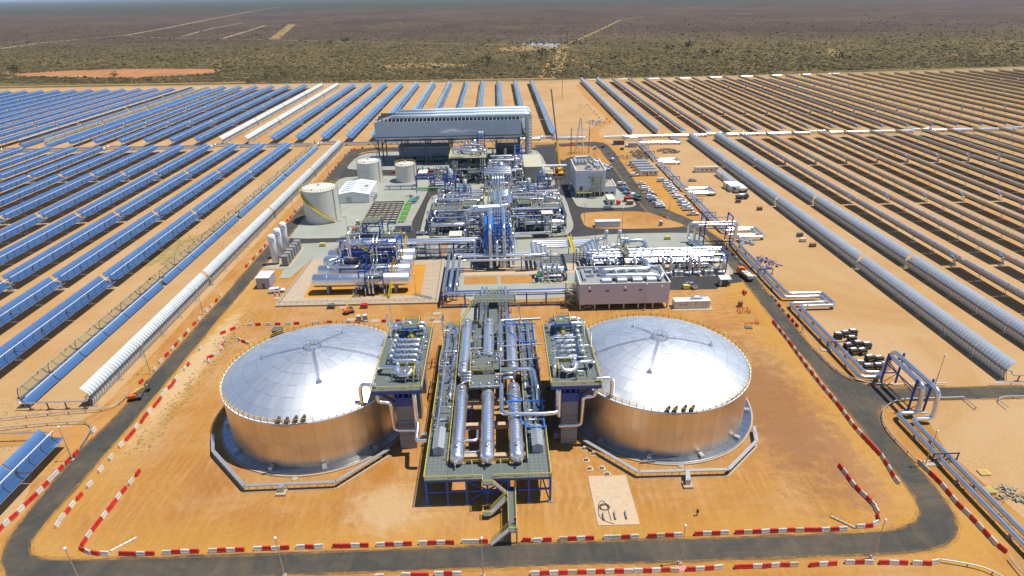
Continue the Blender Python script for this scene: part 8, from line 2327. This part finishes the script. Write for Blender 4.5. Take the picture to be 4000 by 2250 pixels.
# portable toilets, generators, boxes, wheel stops
def toilet(x, y, label):
    t = thing('portable_toilet', label, 'portable toilet', (x,y,0), 0, 'portable toilets')
    mb = MB(); mb.box(x-.6,x+.6,y-.6,y+.6,0,2.1); mb.build('cabin', 'dark_box', t)
    mb = MB(); mb.lathe([(.85,2.1),(.8,2.35),(.02,2.5)], (x,y,0), 4, smooth=False, a0=pi/4); mb.build('roof', 'white_paint', t)
    mb = MB(); mb.box(x-.4,x+.4,y-.65,y-.61,.1,1.9); mb.build('door', 'grey_panel', t)
for k, (a, b) in enumerate(((1368,1380),(1442,1372))): toilet(*gx(950,800,3.019,a,b), ('portable toilet with a white roof behind the left tank, left of two','portable toilet with a white roof behind the left tank, right of two')[k])
toilet(*gx(2150,750,3.019,1300,400), 'grey portable toilet on the orange island'); toilet(*gx(950,800,3.019,1355,240), 'white portable toilet beside the red telehandler'); toilet(*gx(2100,400,3.45,775,640), 'white portable toilet beside the upper road bend')
def genset(x, y, m, label, s=1.0):
    t = thing('generator', label, 'generator', (x,y,0))
    mb = MB(); mb.box(x-1.1*s,x+1.1*s,y-.7*s,y+.7*s,.3,1.5*s); mb.build('housing', m, t)
    mb = MB(); mb.box(x-1.2*s,x+1.2*s,y-.6*s,y+.6*s,.12,.3); mb.tube([(x+.6*s,y,1.5*s),(x+.6*s,y,1.9*s)], .08, 6); mb.build('skid', 'steel_dark', t)
for a in (((950,800,3.019,1428,1215),'red_plastic','red generator right of the boom lift'),((950,800,3.019,1040,1220),'dark_box','dark generator left of the boom lift'),((2150,750,3.019,1600,1140),'lift_yellow','small yellow lighting set beside the silver pickup'),
          ((2150,750,3.019,1380,560),'lift_yellow','small yellow lighting set on the paving behind the rack'),((950,800,3.019,940,490),'lift_yellow','small yellow lighting set behind the gas tank vaporisers'),((1650,750,4.025,305,520),'yellow_paint','yellow generator on the paving left of the sampling shelter'),
          ((1650,750,4.025,150,545),'dark_box','dark cabinet on the paving left of the yellow generator'),((2600,400,3.45,975,1350),'dark_box','dark open box on the sand below the tank trailer'),((2900,700,2.195,490,490),'dark_box','dark generator beside the first grey trough'),
          ((2900,700,2.195,145,265),'rust','dark compressor on the sand behind the header pipes'),((2900,700,2.195,515,535),'cream_panel','pale box on the sand beside the first grey trough'),((2900,700,2.195,600,578),'brown_box','small brown box beside the first grey trough'),((2100,400,3.45,1135,640),'dark_box','dark box on the sand above the site cabins'),((2100,400,3.45,880,610),'rust','dark loader machine on the upper road'),
          ((1650,750,4.025,1820,590),'white_paint','white cabinet beside the filter column')):
    genset(*gx(*a[0]), a[1], a[2])
x, y, _ = at(2150,750,3.019,2235,1350); t = thing('cable_drum', 'brown cylinder drum beside the right road', 'drum', (x,y,0)); mb = MB(); mb.lathe([(.02,1.9),(.8,1.9),(.8,0)], (x,y,0), 16, smooth=False); mb.build('drum', 'brown_box', t)
x, y, _ = at(2150,750,3.019,2280,1415); t = thing('pit_guard', 'orange pit guard frame near the right road', 'barrier', (x,y,0)); mb = MB(); mb.rail([(x-1.6,y-1.2,0),(x+1.6,y-1.2,0),(x+1.6,y+1.2,0),(x-1.6,y+1.2,0),(x-1.6,y-1.2,0)], 1.0, .12); mb.build('frame', 'orange_paint', t)
x, y, _ = at(2900,700,2.195,70,1240); t = thing('pit_guard', 'orange guard frame over a small pit right of the right tank', 'barrier', (x,y,0)); mb = MB(); mb.rail([(x-2.2,y-1,0),(x+2.2,y-.6,0),(x+2,y+1.2,0)], 1.0, .12); mb.build('frame', 'orange_paint', t); mb = MB(); mb.box(x-2.6,x-.6,y-3.2,y-1.8,0,.3); mb.build('pit_box', 'dark_box', t)
# slabs, posts and small concrete works round the tanks
for k, (a, b) in enumerate(((728,12),(820,62),(748,125),(783,212),(905,208),(960,265))):
    x, y, _ = at(2000,1750,2.576,a,b); t = thing('concrete_plinth', f'small concrete plinth between the deck and the right tank, {nth(k+1)} from the back', 'plinth', (x,y,0), 0, 'plinths beside the deck')
    mb = MB(); mb.box(x-.75,x+.75,y-.6,y+.6,-.02,.1); mb.build('pad', 'concrete_pink', t); mb = MB(); mb.box(x-.35,x+.35,y-.3,y+.3,.1,.75); mb.build('block', 'concrete', t)
for k, (a, b) in enumerate(((905,700),(1020,690),(1130,685))):
    x, y, _ = at(2000,1750,2.576,a+15,b); t = tag(MB().rbox(x, y, -.03, .25, 1.9, .1, .62).build('wheel_stop', 'concrete_grey', loc=(x,y,0)), f'dark upright wheel stop on the stained slab, {nth(k+1)} from the left', 'wheel stop', 'wheel stops on the slab')
def hose():
    pts = [at(2000,1750,2.576,a,b)[:2] for a, b in ((1000,740),(985,690),(970,640),(955,580),(930,545),(900,535),(872,555),(868,620),(872,680),(905,725),(960,750),(1025,768))]
    t = thing('black_hose', 'black hose coiled on the stained concrete slab', 'hose', (*pts[0],.1)); sm = smooth(pts, 2, False)
    mb = MB(); mb.tube([(x,y,.15) for x,y in sm], .06, 6); mb.build('hose_run', 'black_rubber', t)
    cx, cy, _ = at(2000,1750,2.576,932,603); mb = MB(); mb.tube([(cx+(.75+.012*k)*cos(k*.5),cy+(.6+.01*k)*sin(k*.5),.15+.006*k) for k in range(34)], .05, 6); mb.build('coil', 'black_rubber', t)
hose()
x, y, _ = at(2000,1750,2.576,1705,1215); tag(MB().rbox(x, y, .05, 1.9, 1.1, .0, .06).build('pink_panel', 'pink_plastic', loc=(x,y,0)), 'flat pink panel lying beside the lamp post at the front road', 'panel')
for k, (z_, lab) in enumerate((((0,1650,2.415,1170,1155),'slanting concrete ramp with thin yellow posts inside the left barrier bend'),((3000,1650,2.415,705,945),'slanting concrete ramp with thin yellow posts inside the right barrier bend'))):
    x, y, _ = at(*z_); a = .75 if k == 0 else -.75
    t = thing('marker_ramp', lab, 'ramp', (x,y,0)); 
    for j in range(6):
        f = (j-2.5)*.75; mb = MB(); mb.rbox(x+f*cos(a), y+f*sin(a), a, .7, .45, -.02, .3); mb.build('kerb_block', 'white_plastic' if k == 0 else 'concrete', t)
    for j in range(5):
        f = (j-2)*.8; mb = MB(); mb.bar((x+f*cos(a)-.4,y+f*sin(a)+.5,0), (x+f*cos(a)-.4,y+f*sin(a)+.5,1.2), .05); mb.build('marker_post', 'rail_yellow', t)
for k, (a, b, s, lab) in enumerate(((2285,1385,(950,800,3.019),''),(1560,1370,(950,800,3.019),''),(1275,1355,(950,800,3.019),''),(2285,1285,(950,800,3.019),''),(400,1105,(950,800,3.019),''),(1185,1215,(950,800,3.019),''))):
    x, y, _ = at(*s,a,b); tag(MB().rbox(x, y, 0, 2.6, 1.8, -.02, .14).build('floor_slab', 'concrete', loc=(x,y,0)), f'small flat concrete slab on the earth behind the left tank, {nth(k+1)} of six', 'slab', 'small slabs behind the left tank')
# guard rails along the junctions
def guard(label, px, h=.75):
    P = smooth([G(*p)[:2] for p in px], 2, False)
    t = thing('guard_rail', label, 'guard rail', (P[0][0],P[0][1],0), 0, 'guard rails')
    mb = MB(); mb.tube([(x,y,h) for x,y in P], .13, 6); mb.build('rail', 'galvanised', t)
    acc = 0; last = P[0]; mb = MB()
    for a in P:
        acc += hypot(a[0]-last[0], a[1]-last[1]); last = a
        if acc > 3.6: acc = 0; mb.bar((a[0],a[1],0), (a[0],a[1],h), .12)
    o_ = mb.build('rail_post', 'rust', t); o_['kind'] = 'stuff'
guard('curved guard rail on the inside corner of the side road by the pipe bridge', Z2(3000,1200,2.415,(430,395),(500,475),(600,575),(720,660),(860,715),(1000,738),(1100,745),(1400,742),(1680,738)))
guard('guard rail along the far side of the side road at the right edge', Z2(3000,1200,2.415,(2080,735),(2415,732)))
guard('curved guard rail between the side road and the southern header pipes', Z2(3000,1200,2.415,(1840,868),(1500,878),(1250,885),(1150,920),(1080,985),(1070,1060),(1110,1160),(1200,1270),(1380,1449))+[(3580,1810)])
guard('bent guard rail beside the gap in the side road', Z2(3000,1200,2.415,(1840,870),(1960,970)))
guard('guard rail running right along the near side of the side road', Z2(3000,1200,2.415,(2260,970),(2125,865),(2415,860)))
guard('guard rail curving from the gravel track to the left road', Z2(0,1150,2.415,(0,1195),(400,1150),(800,1118),(980,1105),(1090,1070),(1180,1000),(1245,915)))
guard('guard rail round the cut off blue trough at the left', Z2(0,1150,2.415,(0,1285),(400,1240),(780,1218),(850,1235),(870,1285),(830,1360),(765,1449)))
guard('curved rail at the bottom right corner of the photo', Z2(3000,1650,2.415,(1620,1318),(1800,1345),(2000,1385),(2130,1440),(2200,1480)))
guard('short slanting rail beside the last pipe support at the bottom right', Z2(3000,1650,2.415,(2265,1295),(2320,1370),(2390,1449)))

# lattice mast, thin masts, power pole, far substation
def lattice(name, label, x, y, h, w0, w1, m, arms=True, thick=.22, grp=None):
    t = thing(name, label, 'mast', (x,y,0), 0, grp)
    n = 7; zs = [h*(1-(1-k/n)**1.15) for k in range(n+1)]
    mb = MB()
    def c(k, i, j): w_ = (w0+(w1-w0)*(zs[k]/h))/2; return (x+i*w_, y+j*w_, zs[k])
    for k in range(n):
        for (i, j), (i2, j2) in (((-1,-1),(1,-1)),((1,-1),(1,1)),((1,1),(-1,1)),((-1,1),(-1,-1))):
            mb.bar(c(k,i,j), c(k+1,i,j), thick); mb.bar(c(k,i,j), c(k+1,i2,j2), thick*.6); mb.bar(c(k+1,i,j), c(k+1,i2,j2), thick*.6)
    mb.build('lattice', m, t)
    if arms:
        mb = MB()
        for z, L in ((h*.45,5.5),(h*.66,5)):
            for s in (-1,1):
                mb.bar((x,y-.5,z), (x+s*L,y,z+.2), thick*.8); mb.bar((x,y,z+1.4), (x+s*L,y,z+.2), thick*.8)
        mb.build('cross_arm', m, t)
lattice('lattice_mast', 'steel lattice power mast on the orange island behind the control building', 52.8, 390, 22, 6.0, .8, 'galvanised', True, .14)
for k, (x, y, lab) in enumerate(((46.6,385,'slim red and white lattice pole left of the lattice mast'),(58.6,389,'slim red and white lattice pole right of the lattice mast'))):
    lattice('lattice_pole', lab, x, y, 17, .7, .5, 'pole_paint', False, .12, 'slim lattice poles')
x, y, _ = at(2000,0,2.415,472,930); t = thing('power_pole', 'single tall wooden power pole standing in the empty sand behind the plant', 'pole', (x,y,0)); mb = MB(); mb.tube([(x,y,0),(x,y,27)], .2, 8); mb.build('pole', 'rust', t); mb = MB(); mb.bar((x-1.6,y,25.5), (x+1.6,y,25.5), .25); mb.build('cross_arm', 'rust', t)
for k, (a, b) in enumerate(((465,525),(400,600),(520,420))):
    x, y, _ = at(2000,0,2.415,a,b); t = thing('power_pole', f'thin power pole out in the scrub near the substation, {nth(k+1)} of three', 'pole', (x,y,0), 0, 'poles near the substation'); mb = MB(); mb.tube([(x,y,0),(x,y,24)], .35, 6); mb.build('pole', 'rust', t); mb = MB(); mb.bar((x-2,y,22), (x+2,y,22), .3); mb.build('cross_arm', 'rust', t)
def substation():
    x, y, _ = G(2130, 172); t = thing('substation', 'far substation of thin steel gantries on its ochre clearing', 'substation', (x,y,0))
    for k in range(6):
        xx = x-62+k*25
        for j in range(2):
            yy = y+j*40; mb = MB()
            for s in (-7,7): mb.bar((xx+s,yy,0), (xx+s,yy,13), .6)
            mb.bar((xx-7,yy,12.6), (xx+7,yy,12.6), .7); mb.build('gantry', 'galvanised', t)
    q = random.Random(3)
    for k in range(26):
        mb = MB(); xx, yy = x+q.uniform(-70,70), y+q.uniform(-10,45); h = q.uniform(2.5,5); mb.box(xx-1.3,xx+1.3,yy-1.3,yy+1.3,0,h); mb.build('transformer', q.choice(('galvanised','navy_steel','grey_panel')), t)
substation()

# ================================================================== PEOPLE
def person(label, loc, rz, top, legs, hat, pose=0):
    """one continuous skinned body; hard hat on the head"""
    s_ = .22 if pose else .1
    V = [(0,0,.95),(0,0,1.18),(0,0,1.40),(0,.02,1.52),(0,.03,1.64),(.01,.03,1.74),
         (.10,0,.90),(.12,s_*.6,.50),(.12,s_*.2-.02,.08),(.13,s_*.2+.16,.05),
         (-.10,0,.90),(-.12,-s_*.3,.50),(-.12,-s_-.06,.08),(-.13,-s_+.12,.05),
         (.19,0,1.40),(.25,-.02,1.14),(.24,.14,.92),(.24,.22,.86),(-.19,0,1.40),(-.25,.0,1.13),(-.24,.02,.88),(-.24,.05,.80)]
    E_ = [(0,1),(1,2),(2,3),(3,4),(4,5),(0,6),(6,7),(7,8),(8,9),(0,10),(10,11),(11,12),(12,13),(2,14),(14,15),(15,16),(16,17),(2,18),(18,19),(19,20),(20,21)]
    Rr = [.145,.135,.155,.06,.105,.09,.10,.075,.05,.045,.10,.075,.05,.045,.07,.055,.042,.04,.07,.055,.042,.04]
    me = bpy.data.meshes.new('body'); me.from_pydata(V, E_, []); me.update()
    o = bpy.data.objects.new('body', me); COL.objects.link(o)
    o.modifiers.new('skin', 'SKIN'); sv = me.skin_vertices[0].data
    for i, r in enumerate(Rr): sv[i].radius = (r, r); sv[i].use_root = (i == 0)
    sub = o.modifiers.new('sub', 'SUBSURF'); sub.levels = 1; sub.render_levels = 1
    dg = bpy.context.evaluated_depsgraph_get(); ev = o.evaluated_get(dg); m2 = bpy.data.meshes.new_from_object(ev)
    bpy.data.objects.remove(o)
    for m in (top, legs, 'skin', 'black_rubber'): m2.materials.append(M(m))
    for p in m2.polygons:
        c = p.center; p.use_smooth = True
        p.material_index = 2 if c.z > 1.5 or (abs(c.x) > .2 and c.z < .92) else 3 if c.z < .13 else 1 if c.z < .95 and abs(c.x) < .21 else 0
    t = thing('person', label, 'person', loc, rz)
    b = bpy.data.objects.new('body', m2); COL.objects.link(b); b.parent = t
    mb = MB(); mb.lathe([(.19,1.70),(.135,1.71),(.125,1.79),(.08,1.85),(.01,1.87)], (0,.03,0), 14); h_ = mb.build('hard_hat', hat); h_.parent = t
    return t
person('person in dark clothes and a red helmet walking on the open earth by the slab', G(2000+1862/2.576, 1750+678/2.576), 2.6, 'navy_cloth', 'navy_cloth', 'red_hat', 1)
person('person in dark clothes and an orange helmet on the raised valve platform', (-2.6,128.6,10.0), 1.0, 'navy_cloth', 'navy_cloth', 'orange_cloth')
person('person in blue clothes and an orange helmet on the stair walkway', (1.6,84.6,3.35), -2.5, 'navy_cloth', 'navy_cloth', 'orange_cloth', 1)
person('person in an orange jacket beside the white canopied pickup, left of two', G(950+378/3.019, 800+1092/3.019), .5, 'orange_cloth', 'navy_cloth', 'white_paint')
person('person in an orange jacket beside the white canopied pickup, right of two', G(950+432/3.019, 800+1085/3.019), -.5, 'orange_cloth', 'navy_cloth', 'white_paint')
person('person in dark clothes walking along the upper road', (*G(2100+950/3.45, 400+705/3.45)[:2],.03), .3, 'navy_cloth', 'navy_cloth', 'white_paint', 1)

# ================================================================== AIR
def haze():
    mb = MB().box(-61000, 61000, -500, 61000, -1.1, 96.0)
    m = bpy.data.materials.new('haze_air'); m.use_nodes = True; n = m.node_tree
    n.nodes.clear()
    out = n.nodes.new('ShaderNodeOutputMaterial'); v = n.nodes.new('ShaderNodeVolumePrincipled')
    v.inputs['Color'].default_value = (.62, .78, 1.0, 1)
    v.inputs['Density'].default_value = 3.2e-5
    v.inputs['Anisotropy'].default_value = .1
    n.links.new(v.outputs[0], out.inputs['Volume'])
    MATS['haze_air'] = m
    o = mb.build('haze', 'haze_air'); o['kind'] = 'stuff'; o['label'] = 'thin blue haze over the far plain'
haze()
